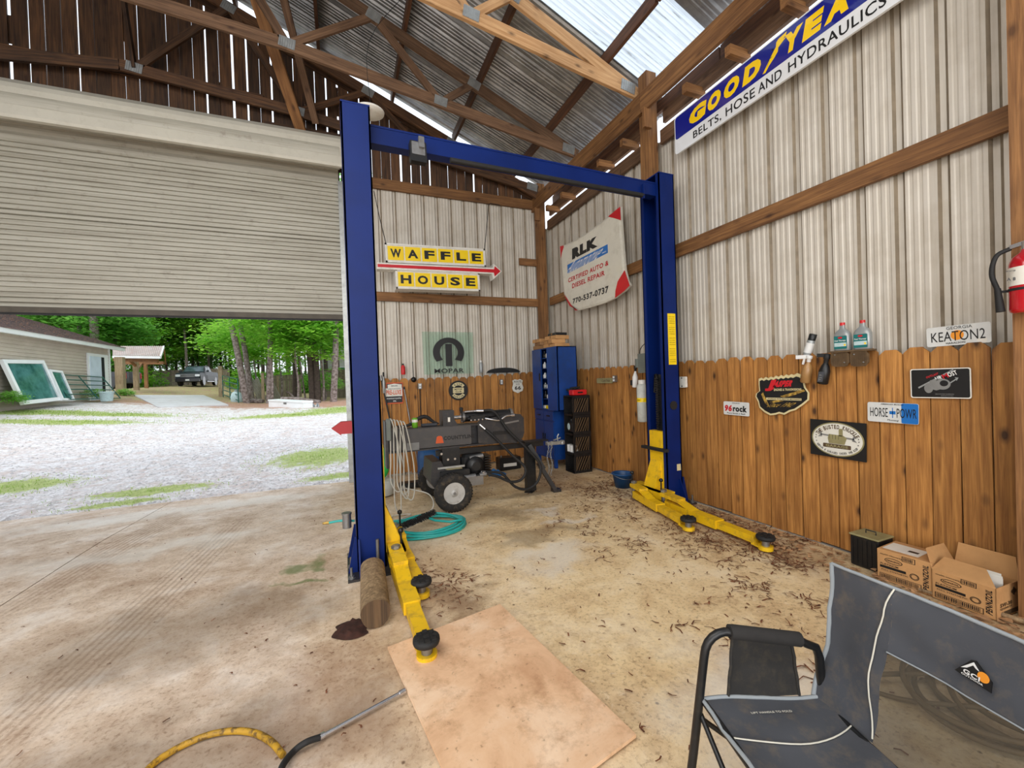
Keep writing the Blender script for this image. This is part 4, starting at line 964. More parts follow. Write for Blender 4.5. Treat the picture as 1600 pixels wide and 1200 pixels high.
def print_side(fr, W_, H_, par):
    g = MB(); txt(g, '5W-30', fr, W_*.4, H_*.42, W_*.5, H_*.12, .04, 0, .0012); txt(g, 'QUARTS', fr, W_*.4, H_*.30, W_*.5, H_*.07, .03, 0, .0012)
    g.prism(fr, ell(W_*.74, H_*.74, W_*.12, H_*.07, 12), 0, .001); g.prism(fr, ell(W_*.74, H_*.74, W_*.05, H_*.13, 12), 0, .001); g.prism(fr, [(W_*.3, H_*.06), (W_*.92, H_*.06), (W_*.92, H_*.2), (W_*.3, H_*.2)], 0, .0008); g.build('side_print', 'cardboard_dark' if False else 'ink_brown', par, kind='stuff')
b1 = thing('cardboard_box', 'closed cardboard oil carton with a white shipping label on top', 'box', (3.36, 1.58, 0), 'oil cartons by the right wall')
M1 = Matrix.Translation(V((3.365, 1.51, 0))) @ rotz(.06)
g = MB(); g.cbox(-.125, .115, -.135, .135, .004, .205, .003, M1); g.build('box_body', 'cardboard', b1)
f1 = Frame(M1 @ V((-.1255, .135, .004)), M1.to_3x3() @ V((0, -1, 0)), (0, 0, 1)); print_front(f1, .27, .2, b1)
f1 = Frame(M1 @ V((-.125, -.1355, .004)), M1.to_3x3() @ V((1, 0, 0)), (0, 0, 1)); print_side(f1, .24, .2, b1)
g = MB(); g.box(-.09, .06, -.06, .12, .2055, .2065, M1); g.build('shipping_label', 'paper', b1)
g = MB(); g.box(-.04, -.01, -.04, .01, .2066, .2072, M1); g.build('label_print', 'ink_black', b1)
b2 = thing('cardboard_box', 'opened cardboard oil carton with raised flaps and paper inside', 'box', (3.38, 1.2, 0), 'oil cartons by the right wall')
M2 = Matrix.Translation(V((3.355, 1.225, 0))) @ rotz(-.04)
g = MB(); h_ = .178
for q in ((-.12, -.116, -.135, .135), (.116, .12, -.135, .135), (-.12, .12, -.135, -.131), (-.12, .12, .131, .135)): g.box(q[0], q[1], q[2], q[3], .004, h_, M2)
g.box(-.12, .12, -.135, .135, .004, .008, M2); g.build('box_body', 'cardboard', b2)
for pl in ([(-.12, -.135, h_), (-.12, .135, h_), (-.02, .12, h_+.055), (-.02, -.06, h_+.055)], [(-.12, .135, h_), (.12, .135, h_), (.10, .175, h_+.10), (-.09, .175, h_+.10)], [(.12, -.135, h_), (.12, .135, h_), (.13, .12, h_+.12), (.13, -.12, h_+.12)]):
    g = MB(); p = [M2 @ V(q) for q in pl]; g.add(p+[q+V((.002, .001, .003)) for q in p], [(0, 1, 2, 3), (7, 6, 5, 4), (0, 4, 5, 1), (1, 5, 6, 2), (2, 6, 7, 3), (3, 7, 4, 0)]); g.build('flap', 'cardboard', b2)
f2 = Frame(M2 @ V((-.1205, .135, .004)), M2.to_3x3() @ V((0, -1, 0)), (0, 0, 1)); print_front(f2, .27, .175, b2)
f2 = Frame(M2 @ V((-.12, -.1355, .004)), M2.to_3x3() @ V((1, 0, 0)), (0, 0, 1)); print_side(f2, .24, .175, b2)
g = MB()
for i in range(7): g.box(-.01+i*.012, -.008+i*.012, -.12+.006*i, -.03, .06, .205+.008*math.sin(i*2), M2)
tag(g.build('paper_bundle', 'paper'), 'crumpled white papers standing inside the open oil carton', 'paper')
b3 = thing('battery_box', 'black slatted box with a tan lid against the wall, left of the cartons', 'box', (3.40, 1.84, 0))
M3 = Matrix.Translation(V((3.40, 1.755, 0)))
g = MB(); g.cbox(-.085, .09, -.085, .085, .003, .215, .006, M3)
for i in range(6): g.box(-.089, -.084, -.075+.028*i, -.062+.028*i, .02, .2, M3)
g.build('box_body', 'black_paint', b3)
g = MB(); g.cbox(-.092, .095, -.09, .09, .215, .228, .004, M3); g.build('lid', 'ink_tan', b3)
g = MB(); g.tube([M3 @ V((0, -.03, .228)), M3 @ V((0, -.03, .25)), M3 @ V((0, .03, .25)), M3 @ V((0, .03, .228))], .004, 6); g.build('carry_handle', 'black_rubber', b3)
# bucket by the right column
t = thing('rubber_bucket', 'blue rubber bucket on the floor behind the right lift column', 'bucket', (3.25, 4.2, 0))
g = MB(); g.lathe([(.0, .004), (.088, .004), (.092, .0), (.125, .165), (.137, .168), (.137, .180), (.122, .182), (.116, .17), (.084, .012), (0, .012)], (3.22, 4.32, 0), n=28); g.build('bucket_body', 'blue_plastic', t)
g = MB(); g.tube([V((3.22+.14*math.cos(a), 4.32+.14*math.sin(a)*.98, .172-.05*max(0, math.sin(a-3.14)))) for a in [3.3+i*.25 for i in range(12)]], .003, 6); g.build('bail', 'steel', t)
# ------------------------------------------------------------------ SIGNS ON THE RIGHT WALL
def pY(px, py, X): p = OX(px, py, X); return p.y, p.z
def signboard(name, label, cat, fr, poly, M, th=.004, group=None):
    t = thing(name, label, cat, fr(0, 0, 0), group); g = MB(); g.prism(fr, poly, 0, th); g.build('panel', M, t); return t
def flat(par, fr, poly, M, z, name='print'):
    g = MB(); g.prism(fr, poly, z, z+.0006); return g.build(name, M, par)
def ring(g, fr, cx, cy, rx, ry, t_, z, n=40):
    a, b = ell(cx, cy, rx, ry, n), ell(cx, cy, rx-t_, ry-t_, n)
    for i in range(n): g.prism(fr, [a[i], a[(i+1) % n], b[(i+1) % n], b[i]], z, z+.0006)
def words(par, fr, M, lst, z=.005):
    for s, cx, cy, w_, h_, bo, sh in lst: g = MB(); txt(g, s, fr, cx, cy, w_, h_, bo, sh, z); o = g.build('lettering', M, par)
    return o
# big tyre maker banner
X_ = 3.455; f = FR(3.505, 3.77, X_); WB = 2.45
t = signboard('enamel_sign', 'long navy and white enamel GOODYEAR sign high on the right wall, letters in yellow', 'sign', f, rrect(0, WB, 0, .40, .035), 'enamel_white', .02)
fq = f.at(0, 0, .0205)
flat(t, fq, rrect(.012, WB-.012, .152, .388, .03), 'goodyear_blue', 0, 'blue_band')
def gp(px, py): y, z = pY(px, py, X_-.02); return 3.505-y, z-3.77
us = [gp(*q)[0] for q in ((1077, 190), (1103, 165), (1106, 165), (1126, 140), (1131, 140), (1155, 118), (1162, 118), (1189, 98), (1224, 70), (1252, 45), (1256, 45), (1285, 22), (1291, 18), (1330, 0))]
g = MB()
for ch_, a, b_ in (('G', 0, 1), ('O', 2, 3), ('O', 4, 5), ('D', 6, 7), ('Y', 8, 9), ('E', 10, 11), ('A', 12, 13)):
    txt(g, ch_, fq, (us[a]+us[b_])/2, .268, us[b_]-us[a], .155, .075, .22, .001)
txt(g, 'R', fq, us[13]+.16, .268, .17, .155, .075, .22, .001); g.build('lettering', 'goodyear_yellow', t)
uf = (us[7]+us[8])/2
foot = [(-.085, -.10), (-.03, -.03), (-.012, .02), (.015, .05), (.02, .085), (.06, .10), (.13, .11), (.10, .085), (.075, .07), (.105, .07), (.06, .045), (.035, .03), (.03, .0), (.0, -.03), (-.03, -.07), (-.06, -.105)]
g = MB(); g.prism(fq, [(uf+a*1.0+(.022 if a > -.02 and b_ < .09 else 0), .268+b_*.95) for a, b_ in foot], .001, .002); g.build('winged_foot', 'goodyear_yellow', t)
g = MB()
for q in ([(-.06, -.07), (-.01, .01)], [(-.01, .0), (.02, .03), (.0, .05)], [(.02, .03), (.05, .06)], [(-.05, -.02), (0, -.01)]):
    for (a, b_), (c, d_) in zip(q, q[1:]): g.prism(fq, [(uf+a*.8, .268+b_), (uf+c*.8, .268+d_), (uf+c*.8+.005, .268+d_+.006), (uf+a*.8+.005, .268+b_+.006)], .0022, .0028)
g.build('foot_lines', 'ink_black', t)
a0, a1, a2, a3, a4, a5, a6, a7 = [gp(*q)[0] for q in ((1083, 205), (1127, 182), (1134, 178), (1180, 152), (1185, 150), (1222, 128), (1232, 120), (1386, 30))]
words(t, fq, 'ink_black', [('BELTS,', (a0+a1)/2, .072, a1-a0, .085, .012, 0), ('HOSE', (a2+a3)/2, .076, a3-a2, .083, .012, 0), ('AND', (a4+a5)/2, .076, a5-a4, .083, .012, 0), ('HYDRAULICS', (a6+a7)/2, .076, a7-a6, .083, .012, 0)], .001)
for u in (.04, .62, 1.2, 1.8):
    pass
# car bonnet used as a sign
XH = 3.40
pp = [(875, 385), (876, 405), (881, 460), (890, 478), (903.5, 485), (923, 480), (945, 473), (961, 465.5), (975, 455), (984, 446), (980, 438), (976, 421), (973, 385), (970, 344), (969, 322.7), (950, 338.5), (915, 365), (897, 376), (884, 382)]
fh = FR(5.2, 3.0, XH)
hp_ = [(5.2-pY(a, b_, XH)[0], pY(a, b_, XH)[1]-3.0) for a, b_ in pp]
t = thing('car_bonnet_sign', 'white car bonnet with red corners hung as an RLK repair shop sign', 'sign', fh(0, 0, 0))
cu_, cv_ = sum(p[0] for p in hp_)/len(hp_), sum(p[1] for p in hp_)/len(hp_)
g = MB(); n_ = len(hp_)
inn = [((u-cu_)*.95+cu_, (v_-cv_)*.95+cv_) for u, v_ in hp_]
vs = [fh(u, v_, -.035) for u, v_ in hp_]+[fh(u, v_, -.004) for u, v_ in hp_]+[fh(u, v_, .01) for u, v_ in inn]
g.add(vs, [tuple(range(n_))[::1]]+[(i, n_+i, n_+(i+1) % n_, (i+1) % n_) for i in range(n_)]+[(n_+i, 2*n_+i, 2*n_+(i+1) % n_, n_+(i+1) % n_) for i in range(n_)]+[tuple(range(3*n_-1, 2*n_-1, -1))]); g.build('bonnet_panel', 'hood_white', t)
def hq(px, py): y, z = pY(px, py, XH-.01); return 5.2-y, z-3.0
for poly in ([(875, 385), (880.5, 383.5), (881, 386), (878, 395), (876.5, 404)], [(881, 460), (886, 466), (893, 477), (899, 485), (903, 485), (890, 478)], [(969, 322.7), (970, 344), (960, 341), (950, 338.5)], [(976, 422), (984, 446), (975, 455), (961, 465.5), (961.5, 455), (965, 440)]):
    flat(t, fh, [hq(*q) for q in poly], 'sign_red', .0105, 'red_corner')
flat(t, fh, [hq(*q) for q in ((886.5, 414), (949.5, 381.5), (950, 395), (887, 427.5))], 'sign_blue', .0105, 'blue_band')
def hfn(pts2):   # bilinear placement of lettering between four pixels
    c = [hq(*q) for q in pts2]
    def fn(u, v_): return ((1-u)*(1-v_)*c[0][0]+u*(1-v_)*c[1][0]+u*v_*c[2][0]+(1-u)*v_*c[3][0], (1-u)*(1-v_)*c[0][1]+u*(1-v_)*c[1][1]+u*v_*c[2][1]+(1-u)*v_*c[3][1])
    return fn
for s, M, bo, sh, q in (('RLK', 'ink_black', .09, .0, ((894, 406), (934, 385), (934, 368), (894, 389))), ('Automotive', 'white_plastic', .0, .35, ((890, 426), (941, 400), (941, 383), (890, 409))), ('INC.', 'white_plastic', .03, 0, ((941, 396.5), (948, 393), (948, 391), (941, 394.5))),
    ('CERTIFIED AUTO &', 'ink_red', .03, 0, ((888, 442), (951, 414), (951, 406), (888, 435))), ('DIESEL REPAIR', 'ink_red', .03, 0, ((894, 451), (945, 430), (945, 422), (894, 443.5))), ('770-537-0737', 'ink_black', .035, 0, ((895, 475), (951, 457), (951, 446), (895, 467)))):
    g = MB(); txt(g, s, fh, .5, .5, 1., 1., bo, sh, .0115, hfn(q)); g.build('lettering', M, t)
for px, py in ((888, 383), (964, 326)):
    y, z = pY(px, py, XH); g = MB(); g.tube([(XH+.01, y, z), (3.50, y+.03, 4.12)], .0025, 5); g.build('hanging_wire', 'black_rubber', t)
# small plates
def plate4(name, label, q, M, th=.003, rr=.012, x=3.49, cat='sign', group=None):
    (yl, zl), (yr, zr), (yr2, zr2), (yl2, zl2) = [pY(a, b_, x) for a, b_ in q]     # bl, br, tr, tl
    cy, cz = (yl+yr+yr2+yl2)/4, (zl+zr+zr2+zl2)/4
    ex = V((0, (yr+yr2-yl-yl2)/2, (zr+zr2-zl-zl2)/2)); W_ = ex.length; ex.normalize(); ey = V((0, -ex.z, ex.y)); ey = V((0, ex.z, -ex.y)) if ey.z < 0 else ey
    H_ = ((zl2-zl)+(zr2-zr))/2*abs(ey.z)
    fr = Frame((x, cy, cz), ex, ey); t = signboard(name, label, cat, fr, rrect(-W_/2, W_/2, -H_/2, H_/2, rr), M, th, group); return t, fr, W_, H_
t, f, W_, H_ = plate4('licence_plate', 'small white plate reading 96 rock in red and black letters', ((1131, 647), (1171, 651), (1171, 629), (1131, 627)), 'plate_white')
words(t, f, 'ink_red', [('96', -W_*.30, 0, W_*.30, H_*.5, .05, .15)]); words(t, f, 'ink_black', [('rock', W_*.15, .0, W_*.54, H_*.46, .05, .0), ('Pure Rock n Roll', 0, -H_*.36, W_*.7, H_*.1, .02, 0), ('ATLANTA', 0, H_*.40, W_*.3, H_*.07, .02, 0)])
t, f, W_, H_ = plate4('licence_plate', 'silver and blue number plate reading HORSE POWR', ((1356, 657.5), (1436, 664), (1436, 631), (1356, 628)), 'plate_white')
flat(t, f, rrect(W_*.18, W_*.495, -H_*.49, H_*.49, .01), 'sign_blue', .003, 'blue_field')
words(t, f, 'ink_black', [('HORSE', -W_*.26, 0, W_*.36, H_*.46, .0, 0), ('POWR', W_*.28, 0, W_*.37, H_*.46, .0, 0), ('AMERICAN MUSCLE', 0, H_*.42, W_*.44, H_*.06, .02, 0), ('Mustang', W_*.02, -H_*.38, W_*.22, H_*.12, .0, .3)])
g = MB(); g.prism(f, [(W_*-.05, -.01), (W_*.07, -.01), (W_*.07, .012), (-W_*.05, .012)], .0035, .004); g.prism(f, [(W_*.005, -.035), (W_*.02, -.035), (W_*.02, .035), (W_*.005, .035)], .0035, .004); g.build('emblem', 'sign_blue', t)
t, f, W_, H_ = plate4('licence_plate', 'dented white number plate reading KEATON2, propped on top of the pickets', ((1448.5, 543), (1548, 534.5), (1550, 502), (1448, 513)), 'plate_white', x=3.515)
words(t, f, 'ink_black', [('KEATON2', 0, -.004, W_*.84, H_*.5, .0, 0), ('GEORGIA', .01, H_*.38, W_*.4, H_*.15, -.0, 0), ('HARALSON', -W_*.03, -H_*.38, W_*.3, H_*.09, .02, 0)])
g = MB(); g.prism(f, ell(0, 0, .03, .03, 20), .0035, .0042); g.build('peach_emblem', 'patch_orange', t)
flat(t, f, [(W_*.3, -H_*.46), (W_*.44, -H_*.46), (W_*.44, -H_*.26), (W_*.3, -H_*.26)], 'paper', .0035, 'sticker')
t, f, W_, H_ = plate4('licence_plate', 'black plate with pink edge, a grey gearbox and the word URMOST', ((1424, 621.5), (1519, 623), (1517, 574), (1422, 577)), 'white_paint')
flat(t, f, rrect(-W_/2+.006, W_/2-.006, -H_/2+.006, H_/2-.006, .01), 'ink_black', .003, 'black_field')
fr_t = f.at(W_*.10, H_*.24).rot(.40)
words(t, fr_t, 'white_plastic', [('UR', -.033, 0, .032, .028, .03, 0), ('OST', .036, 0, .044, .028, .03, 0)], .0045); words(t, fr_t, 'ink_red', [('M', .0, 0, .028, .028, .03, 0), ('OUTLAST', -.055, .028, .065, .013, .03, .2)], .0045)
g = MB(); g.prism(fr_t, [(-.15, -.022), (.05, .018), (.05, .024), (-.15, -.012)], .0036, .0042); g.prism(f, [(W_*.16, .002), (W_*.27, .028), (W_*.25, .036), (W_*.31, .034), (W_*.28, .014), (W_*.27, .02), (W_*.17, -.004)], .0036, .0042); g.build('stripes', 'silver_plastic', t)
g = MB(); g.prism(f, ell(W_*.06, -.006, .036, .034, 20), .0036, .006); g.prism(f, [(-W_*.2, -.03), (-W_*.15, .02), (W_*.05, .03), (W_*.08, -.03), (-W_*.05, -.045)], .0036, .0045); g.prism(f, ell(-W_*.18, -.03, .022, .032, 16), .0036, .005); g.build('gearbox_picture', 'ink_grey', t)
g = MB(); g.prism(f, ell(W_*.08, -.0, .02, .019, 16), .006, .0066); g.build('gearbox_shadow', 'ink_black', t)
words(t, f, 'ink_grey', [('REMANUFACTURED TRANSMISSIONS', W_*.08, -H_*.36, W_*.3, .006, .02, 0), ('JASPERENGINES', W_*.12, -H_*.42, W_*.2, .006, .02, 0)], .004)
# busted knuckle sign
t, f, W_, H_ = plate4('oval_sign', 'dark plaque with a white oval reading THE BUSTED KNUCKLE GARAGE and a fist', ((1268, 709), (1355, 722.5), (1354, 662), (1266, 654)), 'ink_black', .006, .004)
flat(t, f, ell(0, 0, W_*.47, H_*.46, 48), 'ink_tan', .006, 'oval_border'); flat(t, f, ell(0, 0, W_*.445, H_*.43, 48), 'sign_white', .0068, 'oval_field')
g = MB(); arctxt(g, 'THE BUSTED KNUCKLE', f, 0, -H_*.02, W_*.385, H_*.36, 2.72, .42, H_*.115, W_*.042, .04, .0078)
g.build('lettering', 'ink_brown', t)
g = MB(); s_ = 'REPAIR & CORRUPTION UNDER ONE ROOF'; arctxt(g, 'REPAIR & GARAGED UNDER ONE ROOF', f, 0, .0, W_*.40, H_*.375, 3.65, 5.78, H_*.06, W_*.022, .04, .0078, inner=True); g.build('lettering', 'ink_black', t)
g = MB(); g.prism(f, rrect(-W_*.25, W_*.25, -H_*.24, -H_*.13, .006), .0078, .0086); g.build('name_bar', 'ink_brown', t)
words(t, f, 'ink_tan', [('GARAGE', 0, -H_*.185, W_*.4, H_*.07, .04, 0)], .0092)
fk = f.rot(-.06); g = MB()
g.prism(fk, rrect(-W_*.30, W_*.30, H_*.055, H_*.10, .004), .0078, .0086)
for s in (-1, 1):
    g.prism(fk, [(s*W_*.27, H_*.02), (s*W_*.35, -.0), (s*W_*.32, H_*.05), (s*W_*.30, H_*.08), (s*W_*.32, H_*.11), (s*W_*.36, H_*.15), (s*W_*.28, H_*.14)], .0078, .0086)
g.build('wrench_picture', 'ink_grey', t)
g = MB(); g.prism(f, [(-W_*.14, -H_*.12), (W_*.14, -H_*.12), (W_*.18, H_*.06), (W_*.12, H_*.12), (-W_*.14, H_*.13), (-W_*.16, H_*.02)], .0087, .0094)
g.prism(f, rrect(W_*.04, W_*.11, H_*.10, H_*.30, .006), .0087, .0094); g.build('fist_picture', 'ink_tan', t)
g = MB()
for i in range(4): g.prism(f, [(-W_*.13+i*W_*.055, -.0), (-W_*.125+i*W_*.055, -.0), (-W_*.125+i*W_*.055, H_*.12), (-W_*.13+i*W_*.055, H_*.12)], .0095, .01)
for a in (2.95, 3.14, 3.4, .19, 0, -.26): g.prism(f, ell(W_*.385*math.cos(a), H_*.36*math.sin(a), .004, .004, 8), .0095, .01)
g.build('sign_lines', 'ink_black', t)
# jagged engine shop sign
XJ = 3.488
jp = [(1186, 592), (1190, 590), (1193, 592), (1197, 589), (1201, 591), (1205, 588.5), (1209, 590), (1213, 587), (1217, 589), (1221, 586), (1225, 588), (1229, 585), (1233, 587), (1237, 584.5), (1241, 586), (1246, 583), (1251, 584.5), (1256, 590), (1259, 605), (1265, 614), (1264.5, 625), (1255, 633), (1243, 641), (1235, 643), (1226, 648), (1218, 646), (1212, 648), (1204, 649), (1195, 644), (1187, 637), (1185, 628), (1181, 620), (1182, 615), (1187, 611), (1186, 600)]
fj = FR(2.42, 1.18, XJ); jq = [(2.42-pY(a, b_, XJ)[0], pY(a, b_, XJ)[1]-1.18) for a, b_ in jp]
t = thing('jagged_sign', 'jagged black and gold engine sign with red JASPER lettering', 'sign', fj(0, 0, 0)); g = MB(); g.prism(fj, jq, 0, .005); g.build('panel', 'ink_cream', t)
cu_, cv_ = sum(p[0] for p in jq)/len(jq), sum(p[1] for p in jq)/len(jq)
flat(t, fj, [((u-cu_)*.95+cu_, (v_-cv_)*(.93 if v_ < cv_ else .80)+cv_) for u, v_ in jq], 'ink_black', .005, 'black_field')
def jf(px, py): y, z = pY(px, py, XJ); return 2.42-y, z-1.18
def jw(s, M, bo, sh, q, z=.0065):
    c = [jf(*k) for k in q]
    fn = lambda u, v_: ((1-u)*(1-v_)*c[0][0]+u*(1-v_)*c[1][0]+u*v_*c[2][0]+(1-u)*v_*c[3][0], (1-u)*(1-v_)*c[0][1]+u*(1-v_)*c[1][1]+u*v_*c[2][1]+(1-u)*v_*c[3][1])
    g = MB(); txt(g, s, fj, .5, .5, 1., 1., bo, sh, z, fn); g.build('lettering', M, t)
jw('J', 'sign_red', .09, .2, ((1196, 611), (1210, 611), (1213, 593), (1200, 595))); jw('ASPER', 'sign_red', .07, .15, ((1210, 605), (1239, 604), (1240, 594), (1211, 595)))
jw('ENGINES & TRANSMISSIONS', 'ink_cream', .03, 0, ((1210, 611), (1253, 610), (1253, 606.5), (1210, 607)))
flat(t, fj, [jf(*q) for q in ((1198, 624.5), (1253, 626), (1253, 622.5), (1198, 621))], 'ink_cream', .0058, 'banner'); jw('WORKING WITH MASTER MECHANICS', 'ink_black', .02, 0, ((1200, 623.8), (1252, 625.3), (1252, 623), (1200, 621.7)), .0068)
jw('Since 1942', 'ink_gold', .01, .3, ((1203, 636), (1241, 636), (1241, 629), (1203, 629)))
flat(t, fj, [jf(*q) for q in ((1220, 619), (1256, 608), (1259, 611), (1240, 618), (1225, 621))], 'ink_gold', .0056, 'gold_streak')
flat(t, fj, [jf(*q) for q in ((1203, 628), (1215, 625), (1225, 626.5), (1212, 629))], 'ink_gold', .0056, 'gold_streak')
flat(t, fj, [jf(*q) for q in ((1190, 616), (1193, 613), (1195, 618), (1200, 628), (1204, 637), (1196, 630))], 'ink_gold', .0056, 'gold_streak')
# shelf of old pedals with oil quarts
t = thing('pedal_shelf', 'brown ledge made of two eight-sided grilles screwed to the pickets', 'shelf', (3.44, 2.1, 1.39))
for q in (((1298, 573), (1327, 573), (1327, 548), (1298, 548)), ((1328, 573), (1357, 572), (1356, 546), (1328, 548))):
    c = [pY(a, b_, 3.44) for a, b_ in q]; y0, y1 = c[0][0], c[1][0]; z0, z1 = (c[0][1]+c[1][1])/2, (c[2][1]+c[3][1])/2; yc, zc = (y0+y1)/2, (z0+z1)/2; r_ = abs(y0-y1)/2
    fp = FR(yc, zc, 3.44); oc = [(r_*1.0*x_, (z1-z0)/2*y_) for x_, y_ in ((1, .5), (.6, 1), (-.6, 1), (-1, .5), (-1, -.5), (-.6, -1), (.6, -1), (1, -.5))]
    g = MB(); g.prism(fp, oc, -.015, .0); nn = 9
    for i in range(nn):
        u = -r_*.85+1.7*r_*i/(nn-1); g.prism(fp, [(u-.0022, -.85*(z1-z0)/2), (u+.0022, -.85*(z1-z0)/2), (u+.0022, .85*(z1-z0)/2), (u-.0022, .85*(z1-z0)/2)], 0, .003)
        v_ = (-.85+1.7*i/(nn-1))*(z1-z0)/2; g.prism(fp, [(-r_*.85, v_-.002), (r_*.85, v_-.002), (r_*.85, v_+.002), (-r_*.85, v_+.002)], 0, .003)
    g.build('grille', 'brown_plastic', t)
    for su, sv in ((-.5, .5), (.5, -.5)): 
        g = MB(); g.lathe([(.006, 0), (.005, .004), (0, .005)], fp(su*r_, sv*(z1-z0)/2, .002), fp.n, n=10); g.build('screw', 'steel', t)
ya, yb = pY(1300, 548, 3.44)[0], pY(1358, 548, 3.44)[0]; zt_ = pY(1328, 547, 3.44)[1]
g = MB(); g.box(3.43, 3.51, yb-.01, ya+.01, zt_-.012, zt_); g.build('ledge', 'brown_plastic', t)
def quart(px, label):
    y, _ = pY(px, 547, 3.455); z = zt_+.001; H_ = .205
    t = thing('oil_bottle', label, 'bottle', (3.465, y, z), 'oil bottles on the pedal shelf'); M = Matrix.Translation(V((3.468, y, z)))
    secs = [(.0, .026, .050), (.006, .030, .054), (.115, .030, .054), (.14, .024, .042), (.16, .014, .020), (.172, .013, .016), (.19, .013, .016)]
    g = MB(); rows = [[V((3.468+a*math.copysign(abs(math.cos(q))**.6, math.cos(q)), y+b_*math.copysign(abs(math.sin(q))**.6, math.sin(q)), z+h_)) for q in [k*6.2832/24 for k in range(25)]] for h_, a, b_ in secs]; g.grid(rows); g.build('bottle_body', 'silver_plastic', t)
    g = MB(); g.cyl((3.468, y, z+.186), (3.468, y, z+.208), .0165, n=16); g.build('cap', 'red_plastic', t)
    fl_ = FR(y, z+.06, 3.4375); flat(t, fl_, rrect(-.043, .043, -.048, .048, .006), 'label_teal', 0, 'label'); flat(t, fl_, rrect(-.04, .04, -.03, -.002, .003), 'label_pale', .0007, 'label_panel')
    words(t, fl_, 'white_plastic', [('Fuel Therapy', 0, .012, .074, .014, .03, 0)], .0014); flat(t, fl_, ell(0, .035, .016, .007, 14), 'sign_red', .0012, 'red_oval'); flat(t, fl_, ell(.03, -.02, .007, .007, 10), 'sign_yellow', .0014, 'yellow_dot')
quart(1315.5, 'left silver oil bottle with red cap and teal label on the pedal shelf'); quart(1347, 'right silver oil bottle with red cap and teal label on the pedal shelf')
# hanging bottles
def tilted(name, label, q0, q1, x, secs, M, extra=None):
    y0, z0 = pY(*q0, x); y1, z1 = pY(*q1, x); a = V((x, y0, z0)); ax = V((0, y1-y0, z1-z0)); L = ax.length
    t = thing(name, label, 'bottle', a); g = MB(); g.lathe([(r_, h_*L) for r_, h_ in secs[0]], a, ax, n=18); g.build('bottle_body', M, t)
    for nm, sc_, M2 in secs[1:]: 
        g = MB(); g.lathe([(r_, h_*L) for r_, h_ in sc_], a, ax, n=18); g.build(nm, M2, t)
    return t, a, ax.normalized(), L
tilted('spray_can', 'aerosol can with black cap leaning on the wall above the pickets', (1260, 556), (1271, 522), 3.50, [[(.018, 0), (.027, .02), (.028, .1), (.028, .70), (.024, .74)], ('cap', [(.027, .72), (.027, .99), (.024, 1.)], 'black_paint'), ('label', [(.0285, .15), (.0285, .6)], 'white_plastic')], 'silver_plastic')
t, a, ax, L = tilted('trigger_bottle', 'clear spray bottle of tan liquid hung by its white trigger on a picket', (1258, 598), (1265, 555), 3.455, [[(.03, 0), (.037, .04), (.036, .45), (.03, .58), (.014, .72), (.012, .78)], ('trigger_head', [(.015, .76), (.016, .86), (.022, .88), (.022, .98), (0, 1.)], 'white_plastic')], 'tan_liquid')
g = MB(); e = a+ax*L*.95; g.beam(e, e+V((-.02, .09, .0)), .025, .03); g.beam(e+V((-.01, .03, -.01)), e+V((-.01, .045, -.06)), .012, .012); g.build('nozzle', 'white_plastic', t)
t, a, ax, L = tilted('trigger_bottle', 'black spray bottle hung on the pickets beside the pedal shelf', (1285, 600), (1293, 552), 3.455, [[(.03, 0), (.036, .03), (.038, .42), (.026, .6), (.013, .7)], ('trigger_head', [(.015, .68), (.016, .8), (.022, .83), (.022, .97), (0, 1.)], 'black_rubber')], 'black_paint')
g = MB(); e = a+ax*L*.93; g.beam(e, e+V((-.02, .06, .005)), .025, .028); g.build('nozzle', 'black_rubber', t)
fl_ = Frame(a+ax*L*.22+V((-.039, 0, 0)), (0, -1, 0), ax); flat(t, fl_, rrect(-.018, .022, -.035, .045, .003), 'canvas_charcoal', 0, 'label'); words(t, fl_.rot(1.57), 'ink_grey', [('T2 F', 0, 0, .05, .02, .03, 0)], .001)
# outlets, plaque, junction cover
def outlet(name, label, c, fr, cat='outlet'):
    t = thing(name, label, cat, c); g = MB(); g.prism(fr, rrect(-.028, .028, -.045, .045, .004), 0, .04); g.build('box', 'steel', t)
    for v_ in (-.02, .02): g = MB(); g.prism(fr, rrect(-.016, .016, v_-.014, v_+.014, .006), .04, .046); g.build('socket', 'white_plastic', t)
    return t
outlet('outlet_box', 'steel outlet box on the right wall pickets near the corner', (3.5, 4.77, 1.36), FR(4.77, 1.36, 3.50))
y, z = pY(946, 595, 3.5); f = FR(y, z, 3.50); t = signboard('wooden_plaque', 'small oblong wooden plaque left of the outlet on the right wall', 'plaque', f, rrect(-.20, .19, -.035, .04, .02), 'ink_tan', .014); words(t, f, 'ink_brown', [('CANTINA', .03, 0, .20, .035, .02, .2)], .0145)
t = thing('weatherproof_cover', 'light grey square cover box right of the right lift column', 'cover', (3.48, 3.45, 1.3)); f = FR(pY(1067, 597, 3.49)[0], pY(1067, 597, 3.49)[1], 3.50); g = MB(); g.prism(f, rrect(-.09, .055, -.06, .06, .012), 0, .025); g.build('cover', 'white_paint', t)
g = MB(); g.prism(f, ell(.0, .045, .008, .008, 10), .025, .027); g.build('knockout', 'black_paint', t); g = MB(); g.prism(f, ell(.0, -.045, .008, .008, 10), .025, .027); g.build('knockout', 'black_paint', t)
